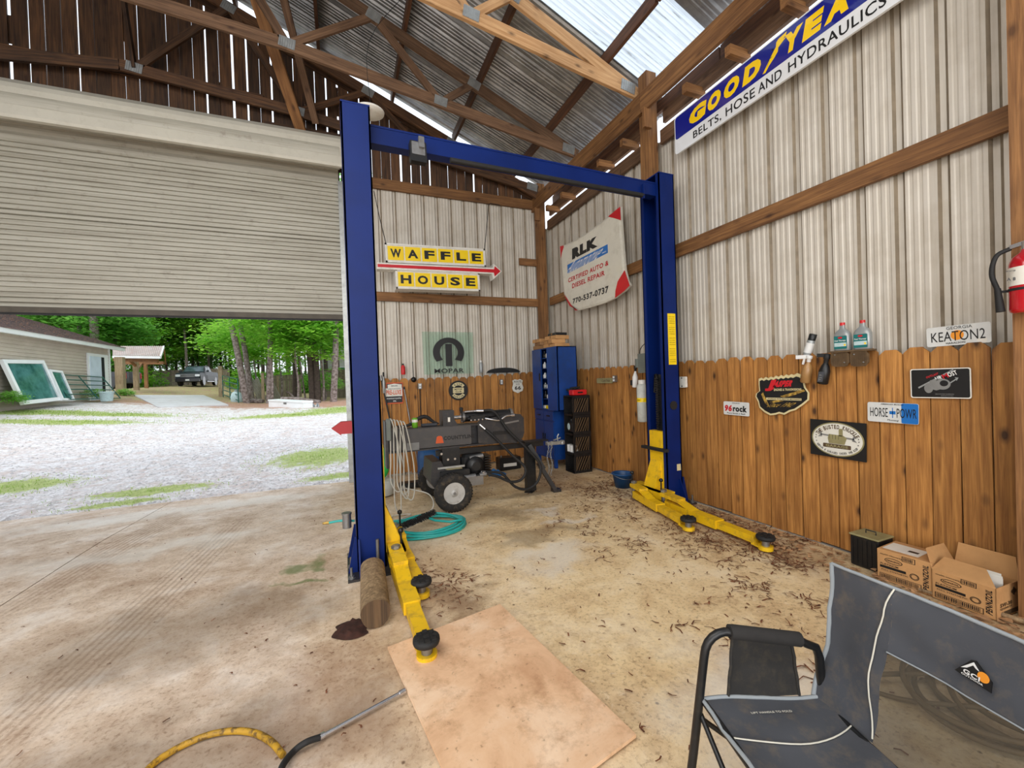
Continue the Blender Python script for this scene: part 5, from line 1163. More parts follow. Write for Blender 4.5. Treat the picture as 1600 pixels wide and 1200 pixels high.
# power unit behind the right column
t = thing('lift_power_unit', 'grey motor and white fluid tank of the lift, left of its right column', 'pump', (3.36, 3.92, 1.2))
def pc(px, py, x): return OX(px, py, x)
g = MB(); c = pc(1010, 568, 3.36); g.box(3.30, 3.42, c.y-.06, c.y+.08, c.z-.11, c.z+.12); g.build('switch_box', 'grey_enclosure', t)
g = MB(); c = pc(1000, 567, 3.34); g.cyl((3.34, c.y+.02, c.z-.055), (3.34, c.y+.02, c.z+.05), .045, n=20); g.build('motor', 'grey_enclosure', t)
g = MB(); c0 = pc(1005, 659, 3.34); c1 = pc(1004, 600, 3.34); g.lathe([(.05, 0), (.066, .01), (.066, (c1.z-c0.z)*.9), (.05, c1.z-c0.z), (.02, c1.z-c0.z+.01)], (3.34, c0.y, c0.z), n=22); g.build('tank', 'tank_plastic', t)
g = MB(); g.cyl((3.34, c0.y, c1.z+.0), (3.34, c0.y, c1.z+.05), .045, n=18); g.build('pump_block', 'white_paint', t)
g = MB(); g.lathe([(.0668, .0), (.0668, .05)], (3.34, c0.y, c0.z+.24), n=22, cap=False); g.build('label', 'sign_yellow', t); fl_ = Frame((3.34-.0665, c0.y-.018, c0.z+.265), (.25, -1, 0), (0, 0, 1)); words(t, fl_, 'ink_black', [('KEEP CLEAR', 0, 0, .04, .012, .03, 0)], .003)
g = MB(); e = pc(1001, 557, 3.34); g.tube(bez([e+V((0, .02, 0)), e+V((0, 0, .09)), e+V((0, -.10, .15)), e+V((.02, -.2, .12))], 6), .005, 6); g.build('cable', 'black_rubber', t)
t, a, ax, L = tilted('trigger_bottle', 'white spray bottle with black label hanging left of the lift motor', (992, 605), (993, 572), 3.40, [[(.03, 0), (.034, .04), (.034, .48), (.013, .72), (.012, .78)], ('trigger_head', [(.014, .76), (.015, .86), (.02, .88), (.02, 1.0), (0, 1.02)], 'black_rubber')], 'white_plastic')
fl_ = Frame(a+V((-.034, .01, .055)), (.3, -1, 0), (0, 0, 1)); flat(t, fl_, rrect(-.026, .026, -.03, .035, .003), 'ink_black', 0, 'label')
# fire extinguisher on the nearest post
t = thing('fire_extinguisher', 'red fire extinguisher hung on the post at the right edge', 'fire extinguisher', (3.29, .98, 1.67))
ex_, ey_ = 3.285, .975
g = MB(); g.lathe([(.055, 0), (.066, .008), (.068, .02), (.068, .25), (.058, .285), (.03, .31), (.02, .33)], (ex_, ey_, 1.655), n=28); g.build('cylinder', 'red_enamel', t)
g = MB(); g.cyl((ex_, ey_, 1.98), (ex_, ey_, 2.02), .022, n=14); g.beam((ex_, ey_+.06, 2.005), (ex_, ey_-.07, 2.03), .022, .02); g.beam((ex_, ey_+.0, 2.035), (ex_, ey_-.1, 2.06), .02, .008); g.build('valve', 'chrome', t)
g = MB(); g.tube(bez([(ex_, ey_+.06, 2.0), (ex_-.02, ey_+.105, 1.97), (ex_-.03, ey_+.12, 1.88), (ex_-.03, ey_+.10, 1.79)], 6), .011, 10); g.cyl((ex_-.03, ey_+.10, 1.795), (ex_-.03, ey_+.09, 1.67), .013, .018, 12); g.build('discharge_hose', 'black_rubber', t)
g = MB(); g.lathe([(.0685, .14), (.0685, .235)], (ex_, ey_, 1.655), n=28); g.build('label', 'paper', t)
g = MB(); g.lathe([(.0705, .115), (.0705, .128)], (ex_, ey_, 1.655), n=28); g.beam((ex_-.03, ey_+.1, 1.777), (ex_, ey_+.06, 1.777), .012, .012); g.build('strap', 'black_rubber', t)
fx_ = Frame((ex_-.062, ey_+.03, 1.85), (.42, -.9, 0), (0, 0, 1)); words(t, fx_, 'ink_black', [('FIRE EXTINGUISHER', 0, .022, .06, .008, .03, 0), ('A B C', 0, -.02, .05, .016, .03, 0)], .004)
# ------------------------------------------------------------------ FRONT WALL THINGS
YW = 6.45
t = thing('hanging_sign', 'lit-box sign in yellow letter tiles reading WAFFLE HOUSE with a red arrow', 'sign', (1.45, 6.5, 2.9))
def q3(px, py, y=YW): p = OY(px, py, y); return p
bl, br, tr_, tl = q3(603, 410), q3(759, 417), q3(761, 390), q3(601, 379.5)
def boxsign(c, dpt, rows, nm, letters):
    bl, br, tr_, tl = c
    ex = (br-bl).normalized(); fr = Frame(bl, (ex.x, 0, ex.z), (0, 0, 1)); W_ = (br-bl).length; H_ = ((tl-bl).length+(tr_-br).length)/2
    fr = Frame(bl, (ex.x, 0, ex.z), (-ex.z, 0, ex.x))
    g = MB(); g.prism(fr, [(0, 0), (W_, 0), (W_, H_), (0, H_)], -dpt, 0)
    for a, b_, c_, d_ in ((0, W_, 0, .025), (0, W_, H_-.025, H_), (0, .025, 0, H_), (W_-.025, W_, 0, H_)): g.prism(fr, [(a, c_), (b_, c_), (b_, d_), (a, d_)], 0, .012)
    g.build('sign_box', 'white_paint', t); n = len(letters); w_ = (W_-.05)/n
    for i, ch_ in enumerate(letters):
        x0 = .025+i*w_; g = MB(); g.prism(fr, [(x0+.01, .04), (x0+w_-.01, .04), (x0+w_-.01, H_-.04), (x0+.01, H_-.04)], 0, .006); p_ = g.build('letter_tile', 'sign_yellow', t)
        g = MB(); txt(g, ch_, fr, x0+w_/2, H_/2, w_*.62, H_*.45, .04, 0, .007); g.build('letter', 'ink_black', p_)
    return fr
boxsign((bl, br, tr_, tl), .2, 0, 'w', 'WAFFLE'); boxsign((q3(619, 451), q3(750, 455.5), q3(751, 428), q3(617, 420)), .2, 0, 'h', 'HOUSE')
ya_ = YW-.03
def arrow(pts_, y0, y1, M, nm):
    P = [OY(a, b_, YW-.03) for a, b_ in pts_]; fr = Frame((0, y0, 0), (1, 0, 0), (0, 0, 1)); g = MB(); g.prism(fr, [(p.x, p.z) for p in P], 0, y0-y1); g.build(nm, M, t)
arrow([(589, 410), (770, 418.5), (771, 412), (784, 424), (771, 436.5), (769, 428), (589, 420)], ya_+.16, ya_, 'white_paint', 'arrow_box')
arrow([(590, 412.5), (772, 421), (773, 416), (782, 424), (773, 432), (771.5, 426), (590, 417)], ya_, ya_-.006, 'sign_red', 'red_arrow')
for p0, p1 in (((603, 380), (584, 298)), ((757, 389), (763, 322))):
    a, b_ = OY(*p0, YW+.08), OY(*p1, 6.8); g = MB(); g.tube(bez([a, a*.5+b_*.5-V((0, 0, .03)), b_], 6)+([b_+V((.04, .02, .06)), b_+V((.22, .03, .06))] if p0[0] > 700 else []), .006, 6); g.build('hanging_cable', 'black_rubber', t)
# glass with emblem
t = thing('glass_panel', 'clear glass pane with a black MOPAR emblem standing on the picket tops', 'glass panel', (1.66, 6.79, 1.53))
f = FF(1.66, 1.525, 6.815); g = MB(); g.prism(f, [(-.42, 0), (.42, 0), (.43, .70), (-.43, .70)], -.004, .004); g.build('pane', 'clear_glass', t)
cx, cy, r_ = .0, .36, .265
o = ell(cx, cy, r_, r_*.93, 40, math.radians(-38), math.radians(218)); i_ = ell(cx, cy, r_*.57, r_*.60, 40, math.radians(-50), math.radians(230))
g = MB()
for k in range(39): g.prism(f, [o[k], o[k+1], i_[k+1], i_[k]], .005, .007)
g.prism(f, [(-.055, .13), (.055, .13), (.055, .50), (-.055, .50)], .005, .008); txt(g, 'MOPAR', f, 0, .055, .50, .075, .02, 0, .006); g.build('emblem', 'ink_black', t)
# little things along the front wall
t = thing('spray_bottle', 'red bottle with black cap standing on the front wall picket tops', 'bottle', (.91, 6.8, 1.55)); g = MB(); g.lathe([(.03, 0), (.033, .01), (.033, .12), (.018, .15)], (.91, 6.83, 1.535), n=14); g.build('bottle_body', 'red_plastic', t); g = MB(); g.cyl((.91, 6.83, 1.68), (.91, 6.83, 1.71), .015, n=10); g.build('cap', 'black_paint', t)
t = thing('spray_can', 'pale grey aerosol can standing on the front wall picket tops', 'bottle', (2.22, 6.8, 1.55)); g = MB(); g.lathe([(.028, 0), (.03, .005), (.03, .15), (.02, .175)], (2.22, 6.83, 1.535), n=14); g.build('can', 'silver_plastic', t); g = MB(); g.cyl((2.22, 6.83, 1.70), (2.22, 6.83, 1.74), .02, n=10); g.build('cap', 'white_plastic', t)
t = thing('ladle', 'small dark round pan hanging by its long handle on the front wall', 'pan', (1.07, 6.8, 1.5)); g = MB(); g.lathe([(0, 0), (.035, .004), (.042, .02), (.0, .021)], (1.065, 6.81, 1.45), (0, -1, 0), n=18); g.build('bowl', 'black_paint', t); g = MB(); g.tube([(1.065, 6.80, 1.48), (1.06, 6.81, 1.74)], .006, 6); g.build('shaft', 'black_paint', t)
t = thing('spare_wheel', 'black low dome, like a wheel, behind the picket tops near the corner', 'wheel', (2.64, 6.85, 1.5)); g = MB(); fr = FF(2.64, 1.535, 6.86); g.prism(fr, ell(0, 0, .30, .075, 24, 0, math.pi), -.02, .03); g.build('dome', 'black_rubber', t); g = MB(); g.prism(fr, [(-.31, -.01), (.31, -.01), (.30, .012), (-.30, .012)], -.01, .036); g.build('rim', 'black_paint', t)
o1 = outlet('outlet_box', 'steel outlet box on the front wall, right of the small round pan', (1.16, 6.81, 1.34), FF(1.16, 1.34, 6.815)); g = MB(); g.cyl((1.16, 6.80, 0), (1.16, 6.80, 1.30), .008, n=8); g.build('conduit', 'black_rubber', o1)
outlet('outlet_box', 'steel outlet box on the front wall, left of the Route 66 shield', (2.57, 6.81, 1.36), FF(2.57, 1.36, 6.815))
fr = FF(.76, 1.245, 6.812); t = signboard('tin_sign', 'black and orange PRE-LUXE motorcycle oil tin sign behind the left lift column', 'sign', fr, [(-.15, -.17), (.13, -.17), (.135, .165), (-.12, .17)], 'ink_orange', .006)
flat(t, fr, [(-.14, -.15), (.12, -.15), (.125, .15), (-.11, .15)], 'ink_black', .006, 'black_field'); flat(t, fr, [(-.14, -.05), (.12, -.05), (.12, .08), (-.14, .08)], 'sign_white', .0068, 'white_band'); flat(t, fr, [(-.10, .08), (.115, .08), (.115, .135), (0, .15), (-.10, .135)], 'sign_white', .0068, 'white_band')
words(t, fr, 'ink_orange', [('PRE-LUXE', -.01, .012, .23, .075, .04, 0)], .0078); words(t, fr, 'white_plastic', [('motorcycle', -.01, -.085, .22, .03, .02, 0), ('OIL', 0, -.125, .05, .022, .03, 0)], .0078); words(t, fr, 'ink_black', [('HARLEY-DAVIDSON', 0, .068, .2, .016, .03, 0), ('GENUINE', 0, .115, .10, .02, .03, 0)], .0078)
fr = FF(1.80, 1.245, 6.812); t = signboard('round_sign', 'round black and cream badge sign between the two outlets on the front wall', 'sign', fr, ell(0, 0, .165, .165, 36), 'ink_black', .008)
g = MB()
for a0_, a1_ in ((.62, 2.52), (3.76, 5.66)):
    a, b_ = ell(0, 0, .135, .135, 16, a0_, a1_), ell(0, 0, .085, .085, 16, a0_, a1_)
    for k in range(15): g.prism(fr, [a[k], a[k+1], b_[k+1], b_[k]], .008, .009)
g.prism(fr, rrect(-.095, .095, -.045, .045, .01), .008, .009); g.build('cream_bands', 'ink_cream', t)
g = MB(); arctxt(g, 'RIDE', fr, 0, 0, .108, .108, 2.1, 1.04, .03, .026, .03, .0095); arctxt(g, 'GARAGE', fr, 0, 0, .112, .112, 4.0, 5.4, .028, .024, .03, .0095, inner=True); txt(g, 'MOTOR', fr, 0, .018, .13, .028, .03, 0, .0095); txt(g, 'CLUB', fr, 0, -.02, .10, .026, .03, 0, .0095); g.build('lettering', 'ink_black', t)
fr = FF(2.885, 1.275, 6.812); sh = [(-.10, .10), (-.05, .125), (0, .11), (.05, .125), (.10, .10), (.085, .04), (.11, -.03), (.09, -.085), (.03, -.11), (0, -.125), (-.03, -.11), (-.09, -.085), (-.11, -.03), (-.085, .04)]
t = signboard('shield_sign', 'white ROUTE US 66 shield sign near the blue cabinet', 'sign', fr, sh, 'sign_white', .006); words(t, fr, 'ink_black', [('ROUTE', 0, .085, .14, .03, .03, 0), ('U S', 0, .035, .06, .025, .03, 0), ('66', 0, -.03, .12, .07, .03, 0)], .007)
g = MB(); g.prism(fr, [(-.085, .06), (.085, .06), (.085, .064), (-.085, .064)], .006, .007); g.build('rule', 'ink_black', t)
def stick(name, label, a, b_, r_, M, cat='tool', tip=None):
    t = thing(name, label, cat, b_); g = MB(); g.tube([a, b_], r_, 8); g.build('shaft', M, t)
    if tip: g = MB(); g.cyl(a, V(a)+(V(a)-V(b_)).normalized()*tip[0], tip[1], n=8); g.build('tip', tip[2], t)
stick('long_handled_tool', 'dark rod leaning on the front wall just right of the left column', (.57, 6.78, 1.45), (.80, 6.70, .02), .012, 'black_paint', tip=(.08, .02, 'steel'))
stick('pole', 'thin grey pole leaning on the front wall right of the PRE-LUXE sign', (.91, 6.78, 1.30), (1.08, 6.70, .02), .011, 'steel', tip=(.04, .016, 'black_paint'))
t = thing('slim_bottle', 'slim grey bottle hanging on the picket behind the PRE-LUXE sign edge', 'bottle', (.63, 6.78, 1.2)); g = MB(); g.lathe([(.018, 0), (.022, .01), (.022, .18), (.012, .22), (.012, .26)], (.60, 6.77, 1.25), n=12); g.build('bottle_body', 'silver_plastic', t); g = MB(); g.cyl((.60, 6.77, 1.51), (.60, 6.77, 1.58), .014, n=8); g.build('cap', 'black_paint', t)
# ------------------------------------------------------------------ BLUE CABINET AND CRATES
t = thing('steel_cabinet', 'tall blue steel cabinet with one door ajar in the far corner', 'cabinet', (3.2, 5.95, 0))
X0_ = 2.99
g = MB(); zb, zt2 = .90, 1.875
for q in ((X0_, 3.32, 6.33, 6.345, zb, zt2), (X0_, 3.32, 5.50, 5.515, zb, zt2), (3.31, 3.32, 5.5, 6.345, zb, zt2), (X0_, 3.32, 5.5, 6.345, zb, zb+.012), (X0_, 3.32, 5.5, 6.345, zt2-.012, zt2), (X0_, X0_+.01, 5.5, 5.74, zb, zt2)): g.box(*q)
g.build('upper_body', 'blue_cabinet', t)
for k in range(1, 6): g = MB(); z = zb+(zt2-zb)*k/6; g.box(X0_+.01, 3.31, 5.515, 6.33, z, z+.01); g.build('shelf', 'blue_cabinet', t)
g = MB(); g.box(X0_-.02, X0_, 6.03, 6.345, zb+.005, zt2-.005); d_ = g.build('door', 'blue_cabinet', t); g = MB(); g.box(X0_-.035, X0_-.02, 6.06, 6.08, 1.36, 1.48); g.build('handle', 'black_paint', d_)
g = MB(); Md = Matrix.Translation(V((X0_-.01, 5.50, 0))) @ rotz(.10); g.box(-.02, 0, 0, .25, zb+.005, zt2-.005, Md); g.build('door', 'blue_cabinet', t)
g = MB(); g.box(3.0, 3.33, 5.68, 6.34, .13, .895); g.build('lower_body', 'blue_cabinet', t)
for a, b_ in ((5.69, 6.0), (6.01, 6.33)):
    g = MB(); g.box(2.982, 2.999, a, b_, .15, .72); d_ = g.build('door', 'blue_cabinet', t); g = MB(); g.box(2.97, 2.982, (b_-.04 if a < 5.8 else a+.02), (b_-.02 if a < 5.8 else a+.04), .42, .52); g.build('handle', 'black_paint', d_)
    g = MB(); g.box(2.982, 2.999, a, b_, .74, .88); d_ = g.build('drawer', 'blue_cabinet', t); g = MB(); g.box(2.97, 2.982, (a+b_)/2-.05, (a+b_)/2+.05, .80, .815); g.build('handle', 'black_paint', d_)
for a in (5.70, 6.28): g = MB(); g.box(3.0, 3.05, a, a+.045, .0, .13); g.build('leg', 'blue_cabinet', t)
rz_ = random.Random(8); cc = [('blue bottle with a white cap', 'blue_plastic'), ('white jug', 'white_plastic'), ('white box', 'paper'), ('black spray can', 'black_paint'), ('white bottle', 'white_plastic'), ('grey tin', 'silver_plastic'), ('dark blue tub', 'blue_plastic'), ('white tube', 'white_plastic'), ('yellow box', 'sign_yellow')]
k = 0
for s_ in range(6):
    z = zb+(zt2-zb)*s_/6+.0115
    for yy in (5.95, 6.06):
        nm, M = (('yellow carton', 'sign_yellow') if s_ == 0 and yy < 6. else cc[k % 8]); k += 1
        o = thing('shelf_bottle', f'{nm} on cabinet shelf {["one", "two", "three", "four", "five", "six"][s_]} from the bottom, {"right" if yy < 6. else "left"} one', 'bottle', (3.06, yy, z), 'supplies on the cabinet shelves')
        g = MB(); h_ = rz_.uniform(.08, .12)
        if s_ == 0: g.cbox(3.02, 3.10, yy-.045, yy+.045, z, z+.05, .004)
        else: g.lathe([(.028, 0), (.034, .006), (.034, h_*.62), (.014, h_*.82), (.014, h_)], (3.06, yy, z), n=12)
        g.build('container', M, o)
        if s_: g = MB(); g.cyl((3.06, yy, z+h_), (3.06, yy, z+h_+.012), .016, n=10); g.build('cap', 'white_plastic' if k % 2 else 'black_paint', o)
def carton(c, d_, a, z, label, M='cardboard'):
    o = thing('flat_carton', label, 'box', (c[0], c[1], z), 'flat cartons stacked on the blue cabinet'); M_ = Matrix.Translation(V((c[0], c[1], z))) @ rotz(a); g = MB(); g.cbox(-d_[0]/2, d_[0]/2, -d_[1]/2, d_[1]/2, 0, d_[2], .004, M_); g.build('box_body', M, o)
    g = MB(); g.box(-d_[0]/2-.001, d_[0]/2+.001, -.02, .02, d_[2]*.3, d_[2]+.001, M_); g.build('tape', 'cardboard_dark', o)
carton((3.12, 6.16), (.24, .34, .06), .1, 1.877, 'lowest flat carton on the blue cabinet, left stack', 'cardboard_dark'); carton((3.12, 6.18), (.24, .32, .05), -.15, 1.938, 'middle flat carton of the left stack on the blue cabinet', 'cardboard_dark'); carton((3.10, 6.2), (.24, .26, .055), .05, 1.99, 'top flat carton of the left stack on the blue cabinet')
carton((3.12, 5.76), (.26, .36, .05), .05, 1.877, 'lowest flat carton on the blue cabinet, right stack'); carton((3.10, 5.78), (.22, .40, .06), -.18, 1.928, 'second flat carton of the right stack on the blue cabinet'); carton((3.12, 5.74), (.24, .32, .06), .1, 1.99, 'third flat carton of the right stack on the blue cabinet'); carton((3.12, 5.72), (.2, .26, .04), 0, 2.052, 'thin black case on top of the right stack of cartons', 'black_paint')
crate0 = None
for k in range(4):
    z0 = .002+.283*k; nm = ['bottom', 'second', 'third', 'top'][k]
    t = thing('milk_crate', f'{nm} black milk crate of the stack beside the blue cabinet, counted upward', 'crate', (3.2, 5.46, z0), 'black milk crates stacked on their sides')
    a0_, a1_, b0_, b1_ = 3.065, 3.365, 5.235, 5.49; hz = .28
    g = MB(); th = .012
    g.box(a0_, a1_, b0_, b1_, z0, z0+th).box(a0_, a1_, b0_, b1_, z0+hz-th, z0+hz).box(a1_-th, a1_, b0_, b1_, z0, z0+hz).box(a0_, a1_, b1_-th, b1_, z0, z0+hz)
    for q in ((a0_, a0_+.03), (a1_-.03, a1_)): g.box(q[0], q[1], b0_, b0_+th, z0, z0+hz)
    for zz in (z0, z0+hz-.04): g.box(a0_, a1_, b0_-.004, b0_+th, zz, zz+.04)
    g.build('crate_shell', 'black_paint' if k else 'black_paint', t)
    g = MB(); fr = Frame((a0_, b0_, z0), (1, 0, 0), (0, 0, 1))
    for i in range(-2, 6):
        u = .03+i*.042; p = [(u, .04), (u+.016, .04), (u+.116, .24), (u+.10, .24)]; p = [(min(.27, max(.03, a)), b_) for a, b_ in p]; g.prism(fr, p, -.008, .0)
    g.build('lattice', 'ink_brown', t, kind='stuff')
for nm, M, z0, lab in (('oil_jug', 'black_paint', .568+.014, 'black oil jug with a pale label in the second crate opening'), ('tape_rolls', 'white_plastic', .285+.014, 'three white rolls lying in the lower middle crate')):
    o = thing(nm, lab, 'jug' if nm == 'oil_jug' else 'roll', (3.15, 5.46, z0))
    if nm == 'oil_jug':
        g = MB(); g.cbox(3.09, 3.19, 5.29, 5.45, z0, z0+.17, .02); g.cyl((3.14, 5.4, z0+.17), (3.14, 5.4, z0+.2), .02, n=12); g.build('jug_body', M, o); g = MB(); g.prism(Frame((3.089, 5.38, z0+.09), (0, -1, 0), (0, 0, 1)), ell(-.02, 0, .04, .05, 16), 0, .001); g.build('label', 'label_pale', o)
    else:
        for i in range(3): g = MB(); g.cyl((3.12, 5.29+i*.078, z0), (3.12, 5.29+i*.078, z0+.10), .038, n=14); g.build('roll', M, o)
t = thing('red_case', 'small red plastic case on top of the crate stack', 'case', (3.2, 5.46, 1.14)); g = MB(); g.cbox(3.09, 3.33, 5.25, 5.37, 1.135, 1.215, .01); g.build('case_body', 'red_plastic', t); g = MB(); g.box(3.17, 3.25, 5.238, 5.252, 1.165, 1.185); g.build('latch', 'black_paint', t)
t = thing('jumper_cables', 'tangle of black cable heaped behind the red case on the crates', 'cable', (3.2, 5.57, 1.14)); g = MB(); P = [V((3.2+.11*math.cos(i*.9)*math.sin(i*.23+1), 5.43+.04*math.sin(i*1.3), 1.145+.05*abs(math.sin(i*.37))+.001*i)) for i in range(60)]; g.tube(bez(P, 3), .008, 6); g.build('cable', 'black_rubber', t)
# ------------------------------------------------------------------ LOG SPLITTER
ls = thing('log_splitter', 'dark grey wheeled log splitter standing by the front wall', 'log splitter', (1.4, 4.75, 0))
YB = 4.66
def s_(nm, g, M, par=None): return g.build(nm, M, par or ls)
g = MB(); g.box(.42, 1.98, YB-.010, YB+.010, .67, .90); g.box(.42, 1.98, YB-.09, YB+.09, .885, .905); g.box(.42, 1.98, YB-.09, YB+.09, .655, .672); s_('beam', g, 'charcoal_paint')
g = MB(); g.box(.40, .43, YB-.10, YB+.10, .50, 1.0); s_('foot_plate', g, 'charcoal_paint')
fb_ = Frame((1.30, YB-.0915, .66), (1, 0, 0), (0, 0, 1)); g = MB(); g.prism(fb_, [(-.86, .02), (.04, .02), (.04, .235), (-.86, .235)], -.004, .0); s_('side_plate', g, 'splitter_grey')
g = MB(); g.prism(fb_, [(.12, .02), (.60, -.02), (.68, .04), (.70, .10), (.70, .27), (.66, .32), (.52, .34), (.12, .27)], .0, .004); s_('side_shield', g, 'charcoal_paint')
g = MB(); txt(g, 'COUNTYLINE', fb_, -.10, .11, .36, .045, .06, 0, .0008); s_('lettering', g, 'ink_black')
g = MB(); g.prism(fb_, [(-.37, .06), (-.28, .06), (-.295, .13), (-.31, .14), (-.34, .14), (-.355, .13)], 0, .0015); s_('orange_badge', g, 'ink_orange')
g = MB(); g.prism(fb_, [(-.68, .01), (-.55, .01), (-.55, .09), (-.68, .09)], 0, .001); s_('data_label', g, 'ink_grey')
g = MB(); g.box(1.02, 1.15, YB-.09, YB+.09, .905, 1.075); g.prism(Frame((1.06, YB-.092, .905), (1, 0, 0), (0, 0, 1)), [(0, 0), (.13, 0), (.045, .145), (0, .145)], 0, .004); w_ = s_('push_block', g, 'charcoal_paint')
g = MB(); g.prism(Frame((1.075, YB-.0965, .95), (1, 0, 0), (0, 0, 1)), [(0, 0), (.025, 0), (.025, .05), (0, .05)], 0, .001); g.build('warning_label', 'paper', w_)
g = MB(); g.prism(Frame((.43, YB, .905), (1, 0, 0), (0, 0, 1)), [(0, 0), (.12, 0), (.01, .0), (0, .02)], -.02, .02); s_('wedge', g, 'steel')
g = MB(); g.cyl((1.28, YB, .985), (1.86, YB, .985), .058, n=20); s_('cylinder', g, 'black_paint'); g = MB(); g.cyl((1.15, YB, .985), (1.28, YB, .985), .022, n=12); s_('piston_rod', g, 'chrome')
g = MB(); g.cyl((1.26, YB, .985), (1.285, YB, .985), .066, n=20); g.cyl((1.85, YB, .985), (1.88, YB, .985), .066, n=20); s_('cylinder_cap', g, 'steel')
g = MB(); g.box(1.33, 1.50, YB-.13, YB-.06, .94, 1.0); g.cyl((1.30, YB-.095, .97), (1.55, YB-.095, .97), .018, n=10); s_('valve', g, 'black_paint')
for i in range(5): g = MB(); g.cyl((1.33+i*.045, YB-.13, .955), (1.33+i*.045, YB-.145, .955), .008, n=8); s_('valve_bolt', g, 'chrome')
g = MB(); g.tube(bez([(1.50, YB-.10, .965), (1.60, YB-.12, .94), (1.68, YB-.12, .93), (1.76, YB-.12, .97), (1.85, YB-.11, .975)], 6), .011, 8); g.cyl((1.83, YB-.11, .975), (1.87, YB-.11, .975), .018, n=10); s_('hydraulic_pipe', g, 'chrome')
g = MB(); g.cyl((1.28, YB-.05, 1.045), (1.62, YB-.05, 1.052), .012, n=8); s_('return_pipe', g, 'chrome')
g = MB(); g.tube([(1.235, YB-.10, .95), (1.235, YB-.12, 1.03), (1.225, YB-.12, 1.06)], .007, 6); g.lathe([(.012, 0), (.02, .03), (.022, .06), (.006, .065)], (1.225, YB-.12, 1.04), n=10); s_('control_lever', g, 'black_rubber')
g = MB(); g.box(1.60, 1.80, YB-.104, YB-.096, .76, .80); s_('grab_slot', g, 'black_paint')
g = MB(); g.beam((1.75, YB-.10, .885), (1.93, YB-.10, .905), .01, .018); s_('steel_strip', g, 'steel')
# frame, tongue and coupler
g = MB(); g.box(.95, 2.28, YB-.03, YB+.03, .565, .625); g.box(1.0, 1.2, YB-.09, YB+.09, .45, .655); s_('tongue', g, 'black_paint')
g = MB(); g.box(2.02, 2.34, YB-.06, YB+.06, .625, .64); s_('tongue_plate', g, 'black_paint')
for i, (a, b_) in enumerate(((.99, .60), (1.06, .53), (1.14, .53))): g = MB(); g.cyl((a, YB-.09, b_), (a, YB-.10, b_), .014, n=6); s_('frame_bolt', g, 'chrome')
g = MB(); g.box(2.34, 2.58, YB-.03, YB+.03, .56, .60); g.lathe([(.035, 0), (.038, .02), (.03, .05), (.0, .055)], (2.56, YB, .555), n=14); s_('coupler', g, 'galvanised')
g = MB(); g.tube([(2.50, YB, .60), (2.49, YB-.01, .66), (2.51, YB-.01, .69)], .008, 6); g.beam((2.44, YB, .615), (2.54, YB, .64), .02, .012); s_('coupler_latch', g, 'galvanised')
g = MB()
for k, x_ in enumerate((2.33, 2.37)):
    for i in range(15):
        c = V((x_+.012*math.sin(i*.7+k), YB-.05-.012*k, .60-.028*i)); r_ = .014; M_ = Matrix.Translation(c) @ rotz(i*1.57)
        g.tube([M_ @ V((math.cos(a)*.009, 0, math.sin(a)*r_*1.25)) for a in [q*.785 for q in range(9)]], .0028, 5, caps=False)
s_('safety_chain', g, 'galvanised').__setitem__('kind', 'stuff')
g = MB(); g.beam((2.08, YB-.045, .60), (2.24, YB-.10, .30), .09, .05); g.box(2.05, 2.17, YB-.02, YB+.06, .02, .56); g.lathe([(.07, 0), (.07, .015)], (2.095, YB+.02, .0), n=4, smooth=False); s_('jack_post', g, 'black_paint')
g = MB(); g.beam((2.18, YB-.09, .36), (2.37, YB-.12, .035), .10, .045); g.beam((2.34, YB-.115, .02), (2.44, YB-.12, .02), .09, .035); s_('jack_leg', g, 'charcoal_paint')
for p in ((2.10, .53), (2.14, .45)): g = MB(); g.cyl((p[0], YB-.06, p[1]), (p[0], YB-.075, p[1]), .012, n=6); s_('jack_bolt', g, 'chrome')
def wheel(x, y, r_=.205, wd=.11):
    g = MB(); a = V((0, -1, 0)); pr = [(r_*.56, -wd*.40), (r_*.70, -wd*.48), (r_*.90, -wd*.46), (r_*.985, -wd*.30), (r_, 0), (r_*.985, wd*.30), (r_*.90, wd*.46), (r_*.70, wd*.48), (r_*.56, wd*.40)]
    g.lathe(pr, (x, y, r_), a, n=36, cap=False)
    for k in range(40):
        t_ = k*6.2832/40; c = V((x+math.cos(t_)*(r_+.000), y, r_+math.sin(t_)*(r_+.000))); M_ = Matrix.Translation(c) @ Matrix.Rotation(-t_, 4, 'Y')
        for q in (-1, 1): g.bx((0, q*wd*.2, 0), (.006, wd*.26, .018), M_)
    o = g.build('tire', 'tire_rubber', ls)
    g = MB(); g.lathe([(r_*.57, wd*.40), (r_*.53, wd*.42), (r_*.50, wd*.2), (r_*.34, wd*.12), (r_*.26, wd*.2), (r_*.18, wd*.2), (r_*.17, wd*.45), (r_*.10, wd*.47), (0, wd*.47)], (x, y, r_), a, n=30); g.lathe([(r_*.57, -wd*.40), (r_*.5, -wd*.2), (0, -wd*.15)], (x, y, r_), a, n=30); g.build('rim', 'wheel_rim', ls)
    g = MB(); g.cyl((x, y-wd*.46, r_), (x, y-wd*.62, r_), .016, n=12); g.build('axle_stub', 'steel', ls)
wheel(1.065, 4.38); wheel(1.02, 5.12)
g = MB(); g.cyl((1.065, 4.44, .205), (1.02, 5.06, .205), .022, n=10); s_('axle', g, 'black_paint')
g = MB(); fr = Frame((.80, YB-.20, .20), (1, 0, 0), (0, 0, 1)); g.prism(fr, [(.12, .0), (.34, .02), (.36, .20), (.20, .24), (.16, .34), (.06, .34), (.04, .12)], -.46, 0); s_('oil_tank', g, 'charcoal_paint')
